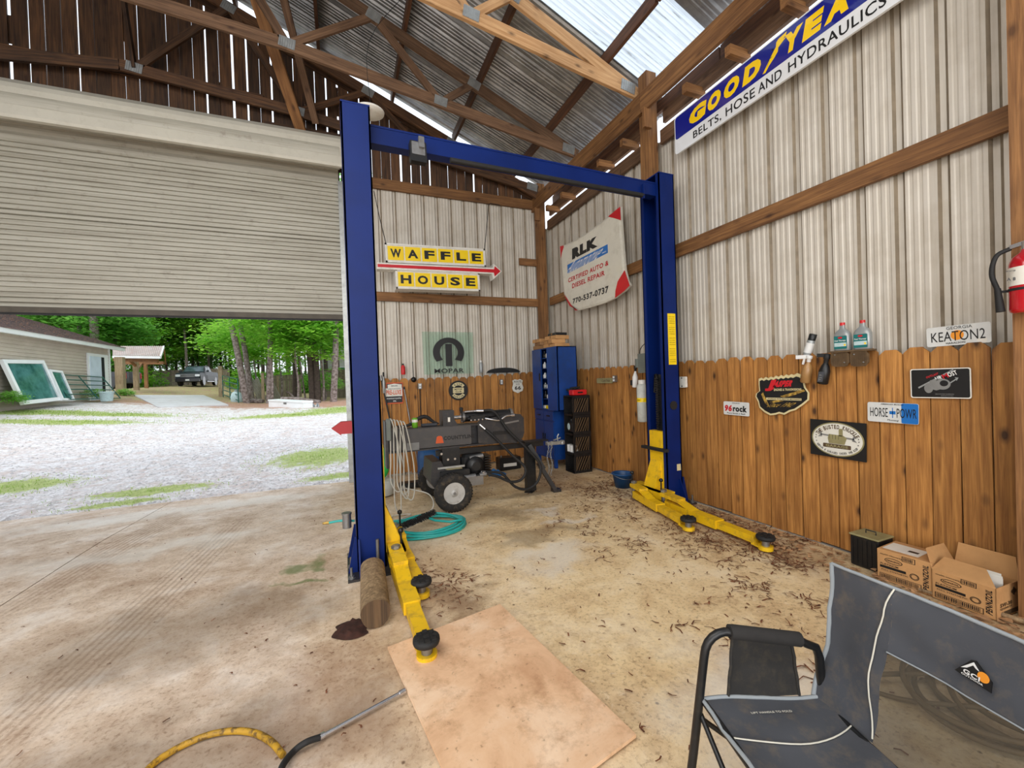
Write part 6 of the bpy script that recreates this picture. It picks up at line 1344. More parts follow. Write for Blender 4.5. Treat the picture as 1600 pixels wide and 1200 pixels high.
g = MB(); g.cbox(.94, 1.28, YB-.22, YB+.10, .36, .43, .01); s_('engine_deck', g, 'black_paint'); g = MB(); g.box(.98, 1.20, YB-.17, YB-.02, .431, .436); s_('deck_label', g, 'ink_cream'); g = MB(); g.box(.92, 1.22, YB-.21, YB-.19, .455, .475); s_('deck_rail', g, 'galvanised')
g = MB(); g.cbox(1.22, 1.50, YB-.10, YB+.18, .30, .56, .03); g.lathe([(.10, 0), (.11, .02), (.10, .07), (.05, .09)], (1.36, YB-.10, .44), (0, -1, 0), n=20)
for i in range(7): g.box(1.47, 1.58, YB-.06, YB+.12, .34+i*.028, .352+i*.028)
s_('engine', g, 'black_paint')
g = MB(); g.cyl((1.30, YB-.12, .52), (1.46, YB-.12, .54), .03, n=12); s_('exhaust', g, 'steel'); g = MB(); g.cyl((1.18, YB-.2, .33), (1.34, YB-.2, .33), .035, n=12); g.box(1.24, 1.42, YB-.24, YB-.16, .24, .34); g.cyl((1.38, YB-.22, .345), (1.46, YB-.22, .345), .024, n=10); s_('hydraulic_pump', g, 'steel')
for P in ([(1.46, -.095, 1.05), (1.62, -.12, 1.03), (1.78, -.14, .80), (2.02, -.16, .55), (2.16, -.17, .36), (2.12, -.18, .18), (1.98, -.18, .10), (1.82, -.18, .15), (1.66, -.18, .32), (1.46, -.18, .36)], [(1.48, -.10, .86), (1.60, -.14, .74), (1.80, -.17, .52), (1.95, -.2, .36), (1.90, -.22, .24), (1.76, -.22, .22), (1.60, -.22, .30), (1.46, -.22, .35)]):
    g = MB(); Q = bez([(a, YB+b_, c_) for a, b_, c_ in P], 8); g.tube(Q, .0155, 10); h_ = s_('hydraulic_hose', g, 'black_rubber')
    g = MB(); g.cyl(Q[0]-(Q[1]-Q[0]).normalized()*.05, Q[0]+(Q[1]-Q[0])*1.6, .018, n=8); g.cyl(Q[-1], Q[-1]+(Q[-1]-Q[-2]).normalized()*.05, .018, n=8); g.build('hose_fitting', 'chrome', h_)
# things lying on the splitter
t = thing('drink_can', 'green and white drink can standing on the splitter beam', 'can', (.72, 4.62, .906)); g = MB(); g.lathe([(.026, 0), (.032, .008), (.032, .095), (.026, .108), (0, .106)], (.72, 4.62, .9065), n=20); g.build('can_body', 'can_green', t); g = MB(); g.lathe([(.0325, .06), (.0325, .09)], (.72, 4.62, .9065), n=20); g.build('can_band', 'white_paint', t)
t = thing('harness', 'crumpled black harness lying on the splitter beam behind the can', 'harness', (.8, 4.7, .906)); g = MB(); g.tube(bez([(.50, 4.70, .925), (.66, 4.70, .93), (.78, 4.70, 1.0), (.86, 4.70, 1.01), (.94, 4.7, .95), (1.0, 4.69, .925)], 5), .018, 8, rs=[.008+.014*math.sin(3.14*i/25) for i in range(26)]); g.build('strap', 'black_rubber', t); g = MB(); g.cbox(.80, .98, 4.66, 4.73, .907, .935, .008); g.build('buckle', 'canvas_charcoal', t)
t = thing('extension_cord', 'loops of pale grey extension cord hung over the end of the splitter', 'cord', (.45, 4.55, 0)); rr = random.Random(2)
for k in range(5):
    x_ = .46+.032*k; y_ = 4.50-.012*k; low = rr.uniform(.03, .28); w_ = rr.uniform(.04, .16)
    P = [(x_-.02, 4.60, .98), (x_, y_, 1.02-.01*k), (x_+w_*.35, y_-.01, .80), (x_+w_*.7, y_-.02, .5), (x_+w_*.6, y_-.03, low+.05), (x_+w_*.2, y_-.03, low), (x_-.03, y_-.02, low+.12), (x_-.02, y_, .6), (x_-.01, y_+.03, .95)]
    g = MB(); g.tube(bez(P, 6), .007, 6); g.build('cord', 'grey_cord', t)
g = MB(); g.tube(bez([(.55, 4.48, .30), (.80, 4.4, .22), (.84, 4.38, .08), (.70, 4.36, .012), (.5, 4.36, .012), (.62, 4.45, .02), (.45, 4.5, .015), (.40, 4.35, .012)], 8), .007, 6); g.build('cord', 'grey_cord', t)
g = MB(); g.cbox(.41, .455, 4.50, 4.56, .80, 1.03, .006); g.build('power_strip', 'grey_enclosure', t)
# under and behind the splitter
t = thing('green_reel', 'bright green plastic reel behind the left lift column', 'reel', (.50, 5.6, .0)); g = MB(); g.cyl((.40, 5.45, .33), (.40, 5.40, .33), .0, .0, 8) if False else g.lathe([(.09, 0), (.20, .004), (.20, .03), (.09, .034)], (.42, 5.5, .40), (0, -1, 0), n=28, sx=.5); g.build('reel_disc', 'green_plastic', t)
g = MB(); g.lathe([(.16, 0), (.17, .02), (.17, .16), (.15, .18)], (.40, 5.52, .0), n=22); g.build('reel_base', 'tank_plastic', t); g = MB(); g.beam((.42, 5.5, .16), (.42, 5.5, .42), .04, .04); g.build('reel_post', 'green_plastic', t)
t = thing('blue_drum', 'blue plastic drum against the front wall behind the splitter', 'drum', (1.22, 6.3, 0)); g = MB(); g.lathe([(.20, 0), (.22, .02), (.225, .14), (.22, .16), (.225, .30), (.21, .44), (.05, .46), (0, .46)], (1.22, 6.3, FZ(1.22, 6.3)), n=26); g.build('drum_body', 'blue_plastic', t); g = MB(); g.cyl((1.3, 6.2, .40), (1.3, 6.2, .42), .03, n=10); g.build('bung', 'white_plastic', t)
t = thing('car_battery', 'black battery with a white label on the floor behind the splitter tongue', 'battery', (2.42, 6.2, 0)); z0 = FZ(2.42, 6.2)+.002; g = MB(); g.cbox(2.24, 2.60, 6.1, 6.3, z0, z0+.2, .01); g.build('battery_case', 'black_paint', t); g = MB(); g.box(2.30, 2.52, 6.096, 6.1, z0+.06, z0+.11); g.build('battery_label', 'paper', t); g = MB(); g.cyl((2.3, 6.2, z0+.2), (2.3, 6.2, z0+.225), .012, n=8); g.build('terminal', 'steel', t)
t = thing('hand_sprayer', 'yellow sprayer handle standing on a blue rag behind the splitter', 'sprayer', (1.93, 5.9, 0)); z0 = FZ(1.93, 5.9)+.02; g = MB(); g.tube(bez([(1.94, 5.9, z0), (1.93, 5.9, z0+.12), (1.95, 5.9, z0+.2), (1.91, 5.9, z0+.25)], 5), .03, 10); g.build('grip', 'yellow_plastic', t); g = MB(); g.cyl((1.91, 5.9, z0+.25), (1.87, 5.88, z0+.255), .014, n=8); g.build('nozzle', 'black_rubber', t)
g = MB(); P = [[V((1.98+i*.028, 5.78+j*.03, z0-.016+.10*max(0, noise.noise(V((i*.45, j*.45, 7)))+.42)*max(0, 1-((i-5)**2+(j-5)**2)/32))) for j in range(11)] for i in range(11)]; g.grid(P); tag(g.build('rag', 'rag_blue'), 'crumpled bright blue rag on the floor behind the splitter', 'rag')
t = thing('floor_jack', 'low dark trolley jack with its handle lying behind the far splitter wheel', 'jack', (.9, 5.75, 0)); z0 = FZ(.9, 5.75); g = MB(); g.cbox(.66, 1.0, 5.68, 5.84, z0+.02, z0+.09, .015); g.build('jack_body', 'black_paint', t); g = MB(); g.tube([(.98, 5.76, z0+.08), (1.25, 5.8, z0+.12)], .012, 8); g.build('shaft', 'steel', t)
for yy in (5.67, 5.85): g = MB(); g.cyl((.70, yy-.012, z0+.035), (.70, yy+.012, z0+.035), .035, n=14); g.build('roller', 'steel', t)
# ------------------------------------------------------------------ OUTBUILDING WITH LAP SIDING
XS = -10.25; Y0_, Y1_ = 12.5, 25.6
def SX(px, py): return OX(px, py, XS)
zs0, zs1 = .72, 3.55
sh = thing('outbuilding', 'long shed with tan lap siding and a worn dark shingle roof across the yard', 'building', (XS-3, 20, .8))
g = MB(); n = 22
pr = []
for i in range(n):
    z = zs0+(zs1-zs0)*i/n; pr += [(XS+.03, z), (XS, z+(zs1-zs0)/n-.004)]
g.grid([[V((a, Y0_, b_)), V((a, Y1_, b_))] for a, b_ in pr], False)
for yy in (Y0_, Y1_): g.add([(XS, yy, zs0), (XS-7, yy, zs0), (XS-7, yy, zs1), (XS, yy, zs1)], [(0, 1, 2, 3)])
g.build('lap_siding', 'vinyl_siding', sh)
g = MB(); g.box(XS-.02, XS+.05, Y1_-.10, Y1_+.02, zs0, zs1); g.build('corner_board', 'siding_trim', sh)
g = MB(); g.box(XS+.30, XS+.42, Y0_-.3, Y1_+.55, zs1-.12, zs1+.04); g.box(XS, XS+.35, Y0_-.3, Y1_+.5, zs1-.05, zs1-.03); g.build('fascia', 'siding_trim', sh)
ap = V((XS-3.4, Y1_-3.2, zs1+1.75)); A_ = V((XS+.45, Y1_+.6, zs1+.03)); B_ = V((XS+.45, Y0_-.4, zs1+.03)); C_ = V((XS-3.4, Y0_-.4, zs1+1.75)); D_ = V((XS-7.2, Y1_+.6, zs1+.03))
def roofface(a, b_, c, d_, rows, nm):
    g = MB(); n_ = rows
    for i in range(n_):
        t0, t1 = i/n_, (i+1)/n_; l0, r0 = a.lerp(d_, t0), b_.lerp(c, t0); l1, r1 = a.lerp(d_, t1), b_.lerp(c, t1); up_ = V((0, 0, .025))
        g.add([l0+up_, r0+up_, r1, l1, l0, r0], [(0, 1, 2, 3), (4, 5, 1, 0)])
    g.build(nm, 'shingle', sh)
roofface(A_, B_, C_, ap, 24, 'shingle_roof'); roofface(D_, A_, ap, ap, 24, 'hip_roof')
d0, d1, d2 = SX(134, 553), SX(165, 553), SX(134, 625)
g = MB(); yb, ya = d0.y, d1.y; zt_ = d0.z; zb_ = 1.0
g.box(XS+.02, XS+.07, yb-.02, ya+.02, zb_, zt_+.05); fr_d = g.build('door_frame', 'siding_trim', sh)
g = MB(); g.box(XS+.07, XS+.09, yb+.12, yb+(ya-yb)*.62, zb_, zt_-.08); g.build('door_leaf', 'door_pale', fr_d)
g = MB(); g.box(XS+.07, XS+.085, yb+(ya-yb)*.62, ya-.35, zb_, zt_-.08); g.build('door_opening', 'dark_gap', fr_d)
# windows leaning on the shed
def leaning(name, label, q, dep=.10):
    bl, br, tr_, tl = q; t = thing(name, label, 'window', (bl+br)/2, 'old windows leaning on the shed'); ex = (br-bl).normalized(); ey = ((tl-bl)+(tr_-br)).normalized(); ey = (ey-ex*ey.dot(ex)).normalized(); fr = Frame(bl, ex, ey); W_ = ((br-bl).length+(tr_-tl).length)/2; H_ = ((tl-bl).length+(tr_-br).length)/2; k = .09*W_**.5
    for a, b_, c, d_ in ((0, W_, 0, k), (0, W_, H_-k, H_), (0, k, k, H_-k), (W_-k, W_, k, H_-k)): g = MB(); g.prism(fr, [(a, c), (b_, c), (b_, d_), (a, d_)], -dep, 0); g.build('sash_rail', 'siding_trim', t)
    g = MB(); g.prism(fr, [(k, k), (W_-k, k), (W_-k, H_-k), (k, H_-k)], -dep*.6, -dep*.4); g.build('pane', 'window_glass', t)
def lx(px, py, off): return OX(px, py, XS+off)
b0, b1 = lx(38, 632, .62), lx(98, 625, .62)
def lean2(b0, b1, tl, tr_): return (b0, b1, tr_, tl)
def lean(b0, b1, h_, top_off, shift):     # an upright frame whose top rests back on the wall
    ex = (b1-b0); up_ = V((top_off, shift, h_)); return (b0, b1, b1+up_, b0+up_)
leaning('large_window', 'large white framed window leaning on the shed wall', lean(b0, b1, 1.48, -.43, 0))
b0, b1 = lx(99, 625, .7), lx(118, 625.5, .7)
leaning('narrow_window', 'narrow white framed window leaning beside the larger one', lean(b0, b1, 1.15, -.36, 0))
# tube gate leaning on the shed
def tubegate(t, P, n, r_=.022, M='gate_green'):
    bl, br, tr_, tl = P
    for i in range(n):
        f = i/(n-1); g = MB(); g.tube([bl.lerp(tl, f), br.lerp(tr_, f)], r_, 6); g.build('rail', M, t)
    for f in (0, .5, 1): g = MB(); g.tube([bl.lerp(br, f), tl.lerp(tr_, f)], r_, 6); g.build('upright', M, t)
t = thing('tube_gate', 'green tubular farm gate leaning against the shed in front of its door', 'gate', lx(150, 625, .8))
b0, b1 = lx(111, 624, .75), lx(188, 622, .75); u_ = V((-.60, 0, .98)); tubegate(t, (b0, b1, b1+u_, b0+u_), 6)
t = thing('grey_bucket', 'pale grey bucket on the ground below the shed door', 'bucket', lx(167, 627, 1.2)); c = lx(167, 627, 1.25); g = MB(); g.lathe([(.17, 0), (.19, .02), (.23, .36), (.25, .37), (.25, .40), (.22, .40), (.17, .03), (0, .03)], c, n=20); g.build('bucket_body', 'label_pale', t); g = MB(); g.tube([c+V((.24*math.cos(a), .24*math.sin(a), .37-.1*math.sin(a))) for a in [i*.35 for i in range(10)]], .008, 5); g.build('bail', 'steel', t)
# ------------------------------------------------------------------ CARPORT
t = thing('carport', 'open carport on timber posts with rusty metal roof behind the shed', 'carport', AT(215, 618, 27))
for (px, p0, p1, D, w_) in ((190, 558, 626, 22.5, .34), (214, 563, 618, 28.5, .26), (229.5, 566, 616, 32, .2)):
    a, b_ = AT(px, p1, D), AT(px, p0, D); a.z = GZ(a.x, a.y)-.05; bar('post', a, V((a.x, a.y, b_.z)), w_, w_, 'old_post' if D < 30 else 'framing_pine', t, up=(0, 1, 0))
q = [AT(176, 556, 24.5), AT(251, 557, 24.5), AT(256, 541, 28), AT(176, 541, 28)]; q2 = [AT(251, 557, 24.5), AT(261, 567, 34), AT(256, 541, 28)]
g = MB(); nr = 26; rows = []
for i in range(nr*4+1):
    f = i/(nr*4); h_ = .03 if i % 4 in (1, 2) else 0; rows.append([q[0].lerp(q[1], f)+V((0, 0, h_)), q[3].lerp(q[2], f)+V((0, 0, h_))])
g.grid(rows, False); g.build('roof_sheeting', 'carport_metal', t)
bar('eave_board', q[0]-V((0, 0, .06)), q[1]-V((0, 0, .06)), .05, .14, 'siding_trim', t)
bar('beam', AT(178, 561, 24.8), AT(247, 564, 24.8), .12, .22, 'framing_pine', t); bar('beam', AT(190, 567, 30), AT(256, 567, 30), .12, .22, 'framing_pine', t)
bar('rafter', q[1]-V((0, 0, .04)), q[2]-V((0, 0, .04)), .06, .16, 'siding_trim', t); bar('rafter', q[2]-V((0, 0, .04)), AT(259, 568, 31), .06, .16, 'framing_pine', t)
bar('knee_brace', AT(204, 564, 28), AT(212, 572, 28.4), .12, .12, 'framing_pine', t); bar('knee_brace', AT(222, 568, 30), AT(214, 578, 28.6), .1, .12, 'framing_pine', t)
# ------------------------------------------------------------------ PICKUPS
def pickup(name, label, pos, ang, M):
    t = thing(name, label, 'truck', pos); W = Matrix.Translation(V(pos)) @ rotz(ang)    # local +x forward
    def b(g, nm, M_, par=None):
        g.v = [W @ p for p in g.v]; return g.build(nm, M_, par or t)
    L, hw = 5.8, .98
    def sect(x, z0, z1, w_): return [V((x, s*w_*k, z)) for s, k, z in ((-1, .94, z0), (-1, 1, z0+.15), (-1, 1, z0+(z1-z0)*.65), (-1, .93, z1), (1, .93, z1), (1, 1, z0+(z1-z0)*.65), (1, 1, z0+.15), (1, .94, z0))]
    g = MB(); S_ = [sect(2.88, .48, 1.12, .90), sect(2.80, .40, 1.20, .97), sect(1.75, .38, 1.30, .99), sect(1.25, .38, 1.34, .99), sect(-.85, .38, 1.36, .99), sect(-.86, .38, 1.36, .99), sect(-2.75, .45, 1.38, .99), sect(-2.9, .50, 1.36, .97)]
    vs = [p for s_ in S_ for p in s_]; fs = [(i*8+k, i*8+(k+1) % 8, i*8+8+(k+1) % 8, i*8+8+k) for i in range(7) for k in range(8)]+[tuple(range(7, -1, -1)), tuple(range(56, 64))]
    g.add(vs, fs); b(g, 'body', M)
    g = MB(); R_ = [(1.30, 1.33, .90), (.62, 1.92, .72), (.3, 1.97, .72), (-.5, 1.97, .72), (-.80, 1.90, .72), (-.95, 1.34, .90)]
    vs = [V((x, s*w_, z)) for x, z, w_ in R_ for s in (-1, 1)]; g.add(vs, [(2*i, 2*i+1, 2*i+3, 2*i+2) for i in range(5)]); g.add([vs[2*i] for i in range(6)], [(0, 1, 2, 3, 4, 5)]); g.add([vs[2*i+1] for i in range(6)], [(5, 4, 3, 2, 1, 0)]); b(g, 'cab', M)
    g = MB(); g.add([(1.275, -.80, 1.37), (1.275, .80, 1.37), (.70, .66, 1.86), (.70, -.66, 1.86)], [(0, 1, 2, 3)]); g.v = [p+V((.02, 0, .02)) for p in g.v]; b(g, 'windscreen', 'truck_glass')
    for s in (-1, 1):
        for xa, xb in ((1.02, .22), (.12, -.72)):
            g = MB(); f = lambda x, z: V((x, s*(.905-.18*(z-1.34)/.6+.012), z)); xt = min(xa, .62) ; g.add([f(xa, 1.40), f(xb, 1.40), f(max(xb, -.62), 1.84), f(xt, 1.84)], [(0, 1, 2, 3) if s < 0 else (3, 2, 1, 0)]); b(g, 'side_window', 'truck_glass')
        g = MB(); g.bx((1.05, s*1.08, 1.42), (.14, .2, .18)); b(g, 'wing_mirror', M)
        for x in (1.85, -1.85):
            g = MB(); g.lathe([(.24, -.13), (.37, -.12), (.40, 0), (.37, .12), (.24, .13)], (x, s*.86, .40), (0, s, 0), n=24); wl_ = b(g, 'tire', 'tire_rubber'); g = MB(); g.lathe([(.25, .135), (.2, .11), (.06, .10), (0, .12)], (x, s*.86, .40), (0, s, 0), n=16); b(g, 'rim', 'silver_plastic', wl_)
            g = MB(); g.lathe([(.46, 0), (.40, .012)], (x, s*.985, .44), (0, s, 0), n=24); b(g, 'wheel_arch', 'truck_black')
        g = MB(); g.bx((2.84, s*.74, .98), (.10, .38, .20)); b(g, 'headlight', 'headlight')
        g = MB(); g.bx((-2.88, s*.88, 1.05), (.08, .16, .42)); b(g, 'tail_light', 'tail_red')
        g = MB(); g.bx((2.90, s*.72, .60), (.06, .16, .09)); b(g, 'fog_light', 'headlight')
        g = MB(); g.bx((0, s*1.0, .42), (2.2, .08, .06)); b(g, 'side_step', 'chrome')
    g = MB(); g.bx((2.88, 0, .96), (.06, 1.12, .34)); gr = b(g, 'grille', 'truck_black')
    for i in range(3): g = MB(); g.bx((2.915, 0, .86+.1*i), (.03, 1.08, .025)); b(g, 'grille_bar', 'silver_plastic', gr)
    g = MB(); g.bx((2.93, 0, .56), (.12, 1.86, .26)); b(g, 'bumper', 'truck_black'); g = MB(); g.bx((2.995, 0, .56), (.01, .3, .12)); b(g, 'number_plate', 'plate_white')
    g = MB(); g.box(-2.82, -.95, -.85, .85, 1.36, 1.385); b(g, 'bed_cover', 'truck_black')
    return t
c = AT(294, 617, 40); pickup('pickup_truck', 'dark green grey pickup truck parked facing the barn beyond the concrete pad', (c.x+.6, c.y+1.0, GZ(c.x, c.y)+.0), math.radians(-91), 'truck_paint')
c = AT(140, 617, 31); pickup('pickup_truck', 'black pickup truck parked in the shade under the carport', (c.x-.6, c.y+1.5, GZ(c.x, c.y)-.05), math.radians(170), 'truck_black')
# concrete pad
pq = [OG(*q) for q in ((247, 638), (357, 634), (318, 618.5), (209, 618.5))]
g = MB(); g.add([p+V((0, 0, .05)) for p in pq]+[p-V((0, 0, .15)) for p in pq], [(0, 1, 2, 3), (0, 4, 5, 1), (1, 5, 6, 2), (2, 6, 7, 3), (3, 7, 4, 0)]); tag(g.build('concrete_pad', 'pad_concrete'), 'pale concrete pad on the rise in front of the parked pickup', 'pad')
# field gate and posts
def gp_(px, py, D): p = AT(px, py, D); return V((p.x, p.y, GZ(p.x, p.y)))
def stake(px, ptop, D, w_, name, label, M='old_post', cat='post'):
    a = gp_(px, 620, D); b_ = AT(px, ptop, D); a.z -= .05; o = bar(name, a, V((a.x+(.02), a.y, b_.z)), w_, w_, M, None, up=(0, 1, 0)); tag(o, label, cat); return a
stake(345.5, 572, 25.5, .20, 'gate_post', 'pale square timber gate post beside the green field gate')
stake(411, 583, 22, .13, 'fence_stake', 'weathered stake in front of the leaning tin sheets'); stake(434.5, 588, 26, .1, 'fence_stake', 'thin stake in front of the far wooden fence')
a, b_ = AT(349, 624, 25.3), AT(373, 634, 21); t = thing('tube_gate', 'green tubular field gate standing open by the pine trunks', 'gate', a); tubegate(t, (a, b_, b_+V((0, 0, 1.35)), a+V((0, 0, 1.45))), 6, .026)
t = thing('blue_tarp_bag', 'pale blue plastic sack hung behind the open field gate', 'sack', AT(371, 630, 22)); c = AT(370, 632, 21.8); g = MB(); g.lathe([(.15, 0), (.26, .1), (.28, .4), (.2, .62), (.06, .7), (.1, .76)], c, n=14, sy=.6); g.build('sack', 'label_pale', t); g = MB(); g.lathe([(.07, .69), (.07, .72)], c, n=10); g.build('tie', 'steel', t)
# leaning roofing tin
for k, (q, lab) in enumerate(((((389, 597), (404, 627), (418, 626), (404, 590)), 'left corrugated tin sheet leaning in front of the fence'), (((412, 591), (421, 625), (441, 624), (426, 594)), 'right corrugated tin sheet leaning in front of the fence'))):
    c = [AT(a_, b_, 24.5+.3*k) for a_, b_ in q]; t = thing('tin_sheet', lab, 'metal sheet', c[1], 'leaning tin sheets'); rows = []
    for i in range(33):
        f = i/32; off = V((0, -.04, 0)) if i % 4 in (1, 2) else V((0, 0, 0)); rows.append([c[1].lerp(c[2], f)+off, c[0].lerp(c[3], f)+off])
    g = MB(); g.grid(rows, False); rows2 = [[p+V((.0, .02, 0)) for p in r] for r in rows]; g.grid(rows2, False); g.build('sheet', 'leaning_tin', t)
# white tub, scrap and logs
t = thing('white_tub', 'long white metal tool chest lying on the leaf litter outside', 'chest', gp_(448, 640, 19)); p0, p1 = AT(420, 639, 18.6), AT(474, 642.5, 17.8); d = (p1-p0); L_2 = d.length; fr = Frame(p0+V((0, 0, .0)), d, (0, 0, 1)); g = MB(); g.prism(fr, [(0, 0), (L_2, 0), (L_2, .36), (0, .36)], -.5, 0); g.build('chest_body', 'siding_trim', t); g = MB(); g.prism(fr, [(-.02, .36), (L_2+.02, .36), (L_2, .42), (0, .42)], -.52, .03); g.build('chest_lid', 'siding_trim', t); g = MB(); g.prism(fr, [(L_2*.45, .26), (L_2*.53, .26), (L_2*.53, .33), (L_2*.45, .33)], 0, .02); g.build('latch', 'steel', t)
t = thing('scrap_panel', 'crumpled grey sheet metal scrap right of the white chest', 'scrap', gp_(487, 640, 18.5)); g = MB(); p0, p1 = AT(475, 640, 18.3), AT(499, 641, 18.3); ex = p1-p0; rows = [[p0+ex*(i/10)+V((0, .25*j/3, .26*j/3+.06*math.sin(i*2+j))) for j in range(4)] for i in range(11)]; g.grid(rows, False); g.grid([[p+V((0, .01, -.012)) for p in r] for r in rows], False); g.build('panel', 'steel', t)
for k, (pa, pb, D, r_, lab) in enumerate((((440, 624), (500, 629), 20.5, .12, 'long fallen branch lying behind the white chest'), ((385, 629), (411, 628), 21.5, .13, 'short log between the pine trunks and the stake'), ((448, 612), (462, 624), 22, .05, 'broken branch leaning on the brush pile'))):
    a, b_ = AT(*pa, D), AT(*pb, D); g = MB(); g.tube(bez([a, a.lerp(b_, .4)+V((0, 0, .06)), b_], 5), r_, 8); tag(g.build('fallen_branch', 'bark'), lab, 'branch')
# privacy fences far back
def privacy(name, label, pa, pb, D0, D1, h_, M='grey_board'):
    a, b_ = gp_(*pa, D0), gp_(*pb, D1); t = thing(name, label, 'fence', (a+b_)/2); L_3 = (b_-a).length; n = min(110, int(L_3/.16)); ex = (b_-a)/n
    for i in range(n):
        p = a+ex*(i+.5); p.z = GZ(p.x, p.y)-.02; bar('board', p, p+V((0, 0, h_+R.uniform(-.02, .02))), (ex.xy.length)*.92, .02, M, t, up=(-ex.y, ex.x, 0))
    for z in (.4, h_-.35): bar('rail', a+V((0, 0, z)), b_+V((0, 0, z)), .04, .09, M, t)
privacy('wooden_fence', 'grey board fence behind the leaning tin and tree trunks', (425, 620), (472, 620), 27, 27.5, 1.5)
privacy('wooden_fence', 'grey board fence at the right side of the yard near the pale house', (500, 620), (560, 620), 27, 24, 1.7)
privacy('wooden_fence', 'long grey fence behind the parked pickup truck', (180, 612), (360, 612), 52, 50, 1.9)
# pale house to the right
t = thing('pale_house', 'pale house far behind the fence at the right of the yard', 'house', gp_(540, 600, 42)); c = gp_(545, 600, 42); g = MB(); g.box(c.x-2.6, c.x+7, c.y, c.y+6, c.z, c.z+3.4); g.build('wall', 'pale_house', t); g = MB(); fr = Frame((c.x-3, c.y-.4, c.z+3.35), (1, 0, 0), (0, 0, 1)); g.prism(fr, [(0, 0), (10.4, 0), (8, 1.6), (2.4, 1.6)], -6.8, 0); g.build('roof', 'siding_trim', t); g = MB(); g.box(c.x-1.2, c.x-.2, c.y-.05, c.y, c.z+1.0, c.z+2.3); g.build('window', 'siding_trim', t); g = MB(); g.box(c.x-1.1, c.x-.3, c.y-.07, c.y-.05, c.z+1.1, c.z+2.2); g.build('pane', 'window_glass', t)
# ------------------------------------------------------------------ TREES
R2 = random.Random(21)
def crown(n, seed, rx, rz, leaf, lo=0., open_=.0):
    r = random.Random(seed); g = MB(); cl = []
    for i in range(int(26+open_)): 
        a, b_ = r.random()*6.283, r.uniform(-.9, 1); q = math.sqrt(max(0, 1-b_*b_)); k = r.uniform(.45, 1.); cl.append(V((math.cos(a)*q*rx*k, math.sin(a)*q*rx*k, b_*rz*k)))
    for i in range(n):
        c = r.choice(cl); s_ = rx*.34; p = c+V((r.gauss(0, s_*.55), r.gauss(0, s_*.55), r.gauss(0, s_*.28)))
        a = r.random()*6.283; t_ = r.uniform(-.5, .5); u = V((math.cos(a), math.sin(a), t_))*leaf*r.uniform(.6, 1.2); w_ = V((-math.sin(a), math.cos(a), r.uniform(-.4, .4)))*leaf*r.uniform(.4, .7); dn = V((0, 0, -leaf*.25))
        g.add([p-u, p+w_*.9+dn*.3, p+u*1.1+dn, p-w_*.9+dn*.3], [(0, 1, 2, 3)])
    return g
CR_ = []
for i, (M, n, rx, rz, lf) in enumerate((('leaf_mid', 4200, 3.2, 3.6, .17), ('leaf_bright', 4200, 3.0, 3.2, .17), ('leaf_pale', 3800, 2.8, 3.2, .16), ('leaf_dark', 4000, 3.0, 3.8, .17), ('leaf_bright', 2600, 1.7, 1.4, .12), ('leaf_mid', 1500, 1.1, .7, .10))):
    CR_.append(crown(n, 100+i, rx, rz, lf).mesh('foliage', M, V((0, 0, 0))))
def tree(pos, k, h_, rt_, label, group=None, name='tree', sc=1., lean=(0, 0), bark='bark', crownz=None, multi=1, sq=1.):
    t = thing(name, label, 'tree', pos, group); p = V(pos); top = p+V((lean[0], lean[1], h_)); g = MB()
    g.tube(bez([p-V((0, 0, .1)), p.lerp(top, .35)+V((.05, 0, 0)), p.lerp(top, .7)-V((.04, 0, 0)), top], 5), rt_, 9, rs=[rt_*(1.12-.55*i/15) for i in range(16)]); g.build('trunk', bark, t)
    for j in range(multi):
        off = V((R2.uniform(-1, 1), R2.uniform(-1, 1), R2.uniform(-.6, 1.)))*(1.6*sc if multi > 1 else 0)
        cz = p.lerp(top, 1.)+off; cz.z = p.z+(crownz if crownz is not None else h_)+off.z
        W_ = Matrix.Translation(cz) @ rotz(R2.random()*6.28) @ Matrix.Diagonal((sc, sc, sc*sq, 1)); _link('foliage', CR_[k], W_, t)
    return t
# trunks that show in the doorway
def TR(px, pb, D): p = AT(px, pb, D); return V((p.x, p.y, GZ(p.x, p.y)))
tree(TR(386, 632, 21), 0, 9, 0.148, 'nearest pine trunk, leaning left, right of the open field gate', lean=(-1.25, -.2), crownz=9.5)
tree(TR(394, 628, 23), 3, 9, 0.141, 'second leaning pine trunk just behind the nearest one', lean=(-1.0, .2), crownz=9.5)
tree(TR(420, 630, 21), 1, 9, 0.126, 'straight pale trunk behind the left end of the white chest', lean=(.35, 0), bark='bark', crownz=8.)
tree(TR(461, 625, 23), 3, 6, 0.118, 'dark ivy covered trunk in front of the far fence', bark='bark_dark', crownz=5.5, sc=.9)
tree(TR(478, 624, 22.5), 0, 7, 0.044, 'thin bare sapling left of the dark double trunk', lean=(-.9, 0), crownz=7.5, sc=.6)
tree(TR(489, 624, 22), 1, 7, 0.163, 'dark trunk, left stem of the double tree', bark='bark_dark', lean=(-.35, 0), crownz=6.2)
tree(TR(497, 624, 22), 0, 7, 0.148, 'dark trunk, right stem of the double tree', bark='bark_dark', lean=(-.25, 0), crownz=6.4)
tree(TR(521, 630, 21), 2, 9, 0.148, 'grey trunk nearest the door track, seen at the right of the doorway', lean=(.5, 0), crownz=8.6)
tree(TR(150, 600, 34), 0, 12, 0.311, 'thick grey trunk rising behind the shed roof', crownz=12)
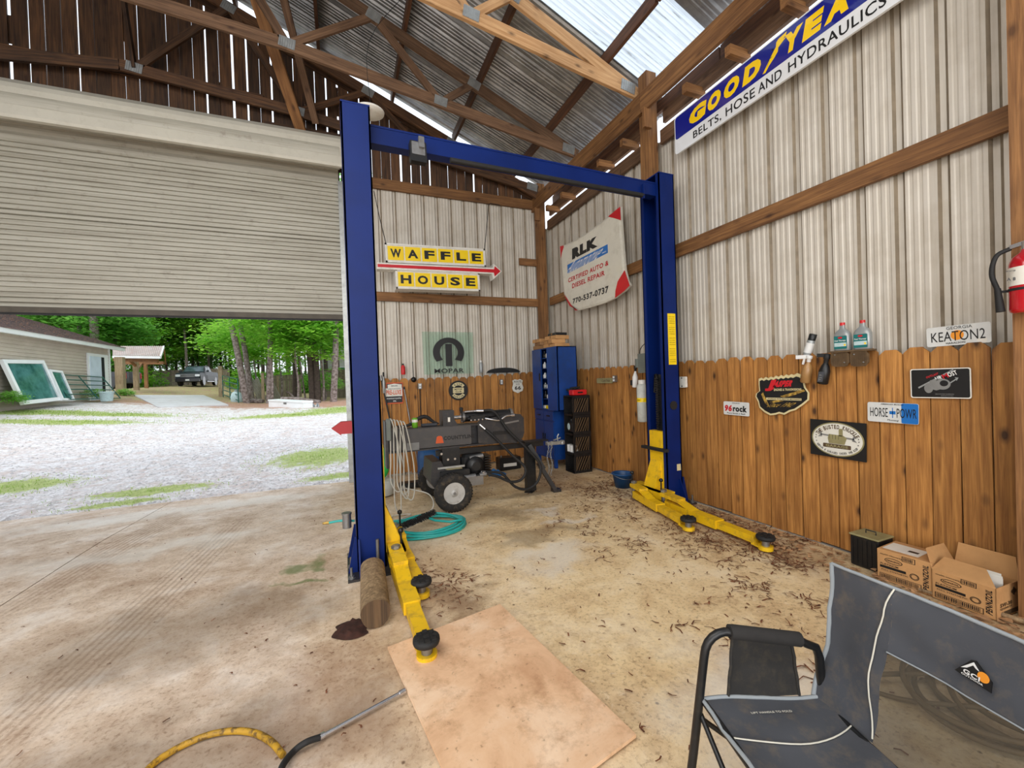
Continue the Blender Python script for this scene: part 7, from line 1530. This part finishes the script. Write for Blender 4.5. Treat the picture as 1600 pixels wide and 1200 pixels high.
for px, D, k, z_, s_, lab in ((440, 24, 4, 2.9, 1.1, 'bright low leafy branches hanging before the far fence'), (400, 25, 4, 3.3, 1.1, 'bright maple sapling behind the pine trunks'), (465, 21, 4, 3.1, .95, 'bright leafy sapling spreading over the brush pile'), (505, 22, 4, 3.4, 1.2, 'bright leafy sapling at the right of the doorway'), (425, 20.5, 4, 4., 1., 'high bright leafy sapling crown over the straight pale trunk'), (375, 27, 4, 3.6, 1.3, 'leafy sapling behind the gate and the leaning trunks'), (508, 23, 5, 1., .9, 'low green vine bush at the foot of the double trunk'), (252, 50, 4, 4.2, 1.7, 'spreading dogwood left of the parked pickup')):
    p = TR(px, 620, D); tree(p, k, z_, .05, lab, name='sapling', sc=s_, crownz=z_, sq=.8)
# the wood beyond: too alike to tell apart
for i in range(64):
    row = i//16; px = 30+36*(i % 16)+R2.uniform(-14, 14)+row*9; D = 37+row*6.5+R2.uniform(-2, 2); 
    p = TR(px, 610, D)
    if row < 2 and 215 < px < 385: p = TR(px, 610, 58)
    tree(p, [0, 1, 2, 3, 1, 0, 2][i % 7], R2.uniform(5., 8.)+row*1.2, R2.uniform(.10, .2), 'leafy green tree in the wood beyond the yard', group='woodland beyond the yard', sc=R2.uniform(1., 1.35), bark='bark_dark' if i % 3 else 'bark', multi=2)
for i in range(30):
    px = 190+13*i+R2.uniform(-5, 5); D = 34+R2.uniform(-1, 9)
    if 225 < px < 375: D = 56
    p = TR(px, 612, D); t = thing('bush', 'low green undergrowth bush at the foot of the wood', 'bush', p, 'undergrowth at the edge of the wood'); W_ = Matrix.Translation(p+V((0, 0, .6))) @ rotz(R2.random()*6) @ Matrix.Diagonal((1.3, 1.3, 1.1, 1)); _link('foliage', CR_[5 if i % 2 else 4], W_, t); g = MB(); g.tube([p, p+V((.1, 0, .8))], .03, 5); g.build('stem', 'bark_dark', t)
for px, py, off, lab in ((150, 622, .5, 'small green weed growing under the leaning tube gate'), (20, 630, .4, 'weeds at the foot of the shed wall left of the large window'), (198, 622, 0, 'grass clump at the foot of the pale carport post')):
    p = lx(px, py, off) if off else TR(px, 624, 22.3); t = thing('weed_clump', lab, 'plant', p); W_ = Matrix.Translation(p+V((0, 0, .18))) @ Matrix.Diagonal((.36, .36, .3, 1)); _link('foliage', CR_[5], W_, t); g = MB(); g.tube([p-V((0, 0, .05)), p+V((0, 0, .25))], .01, 5); g.build('stem', 'leaf_dark', t)
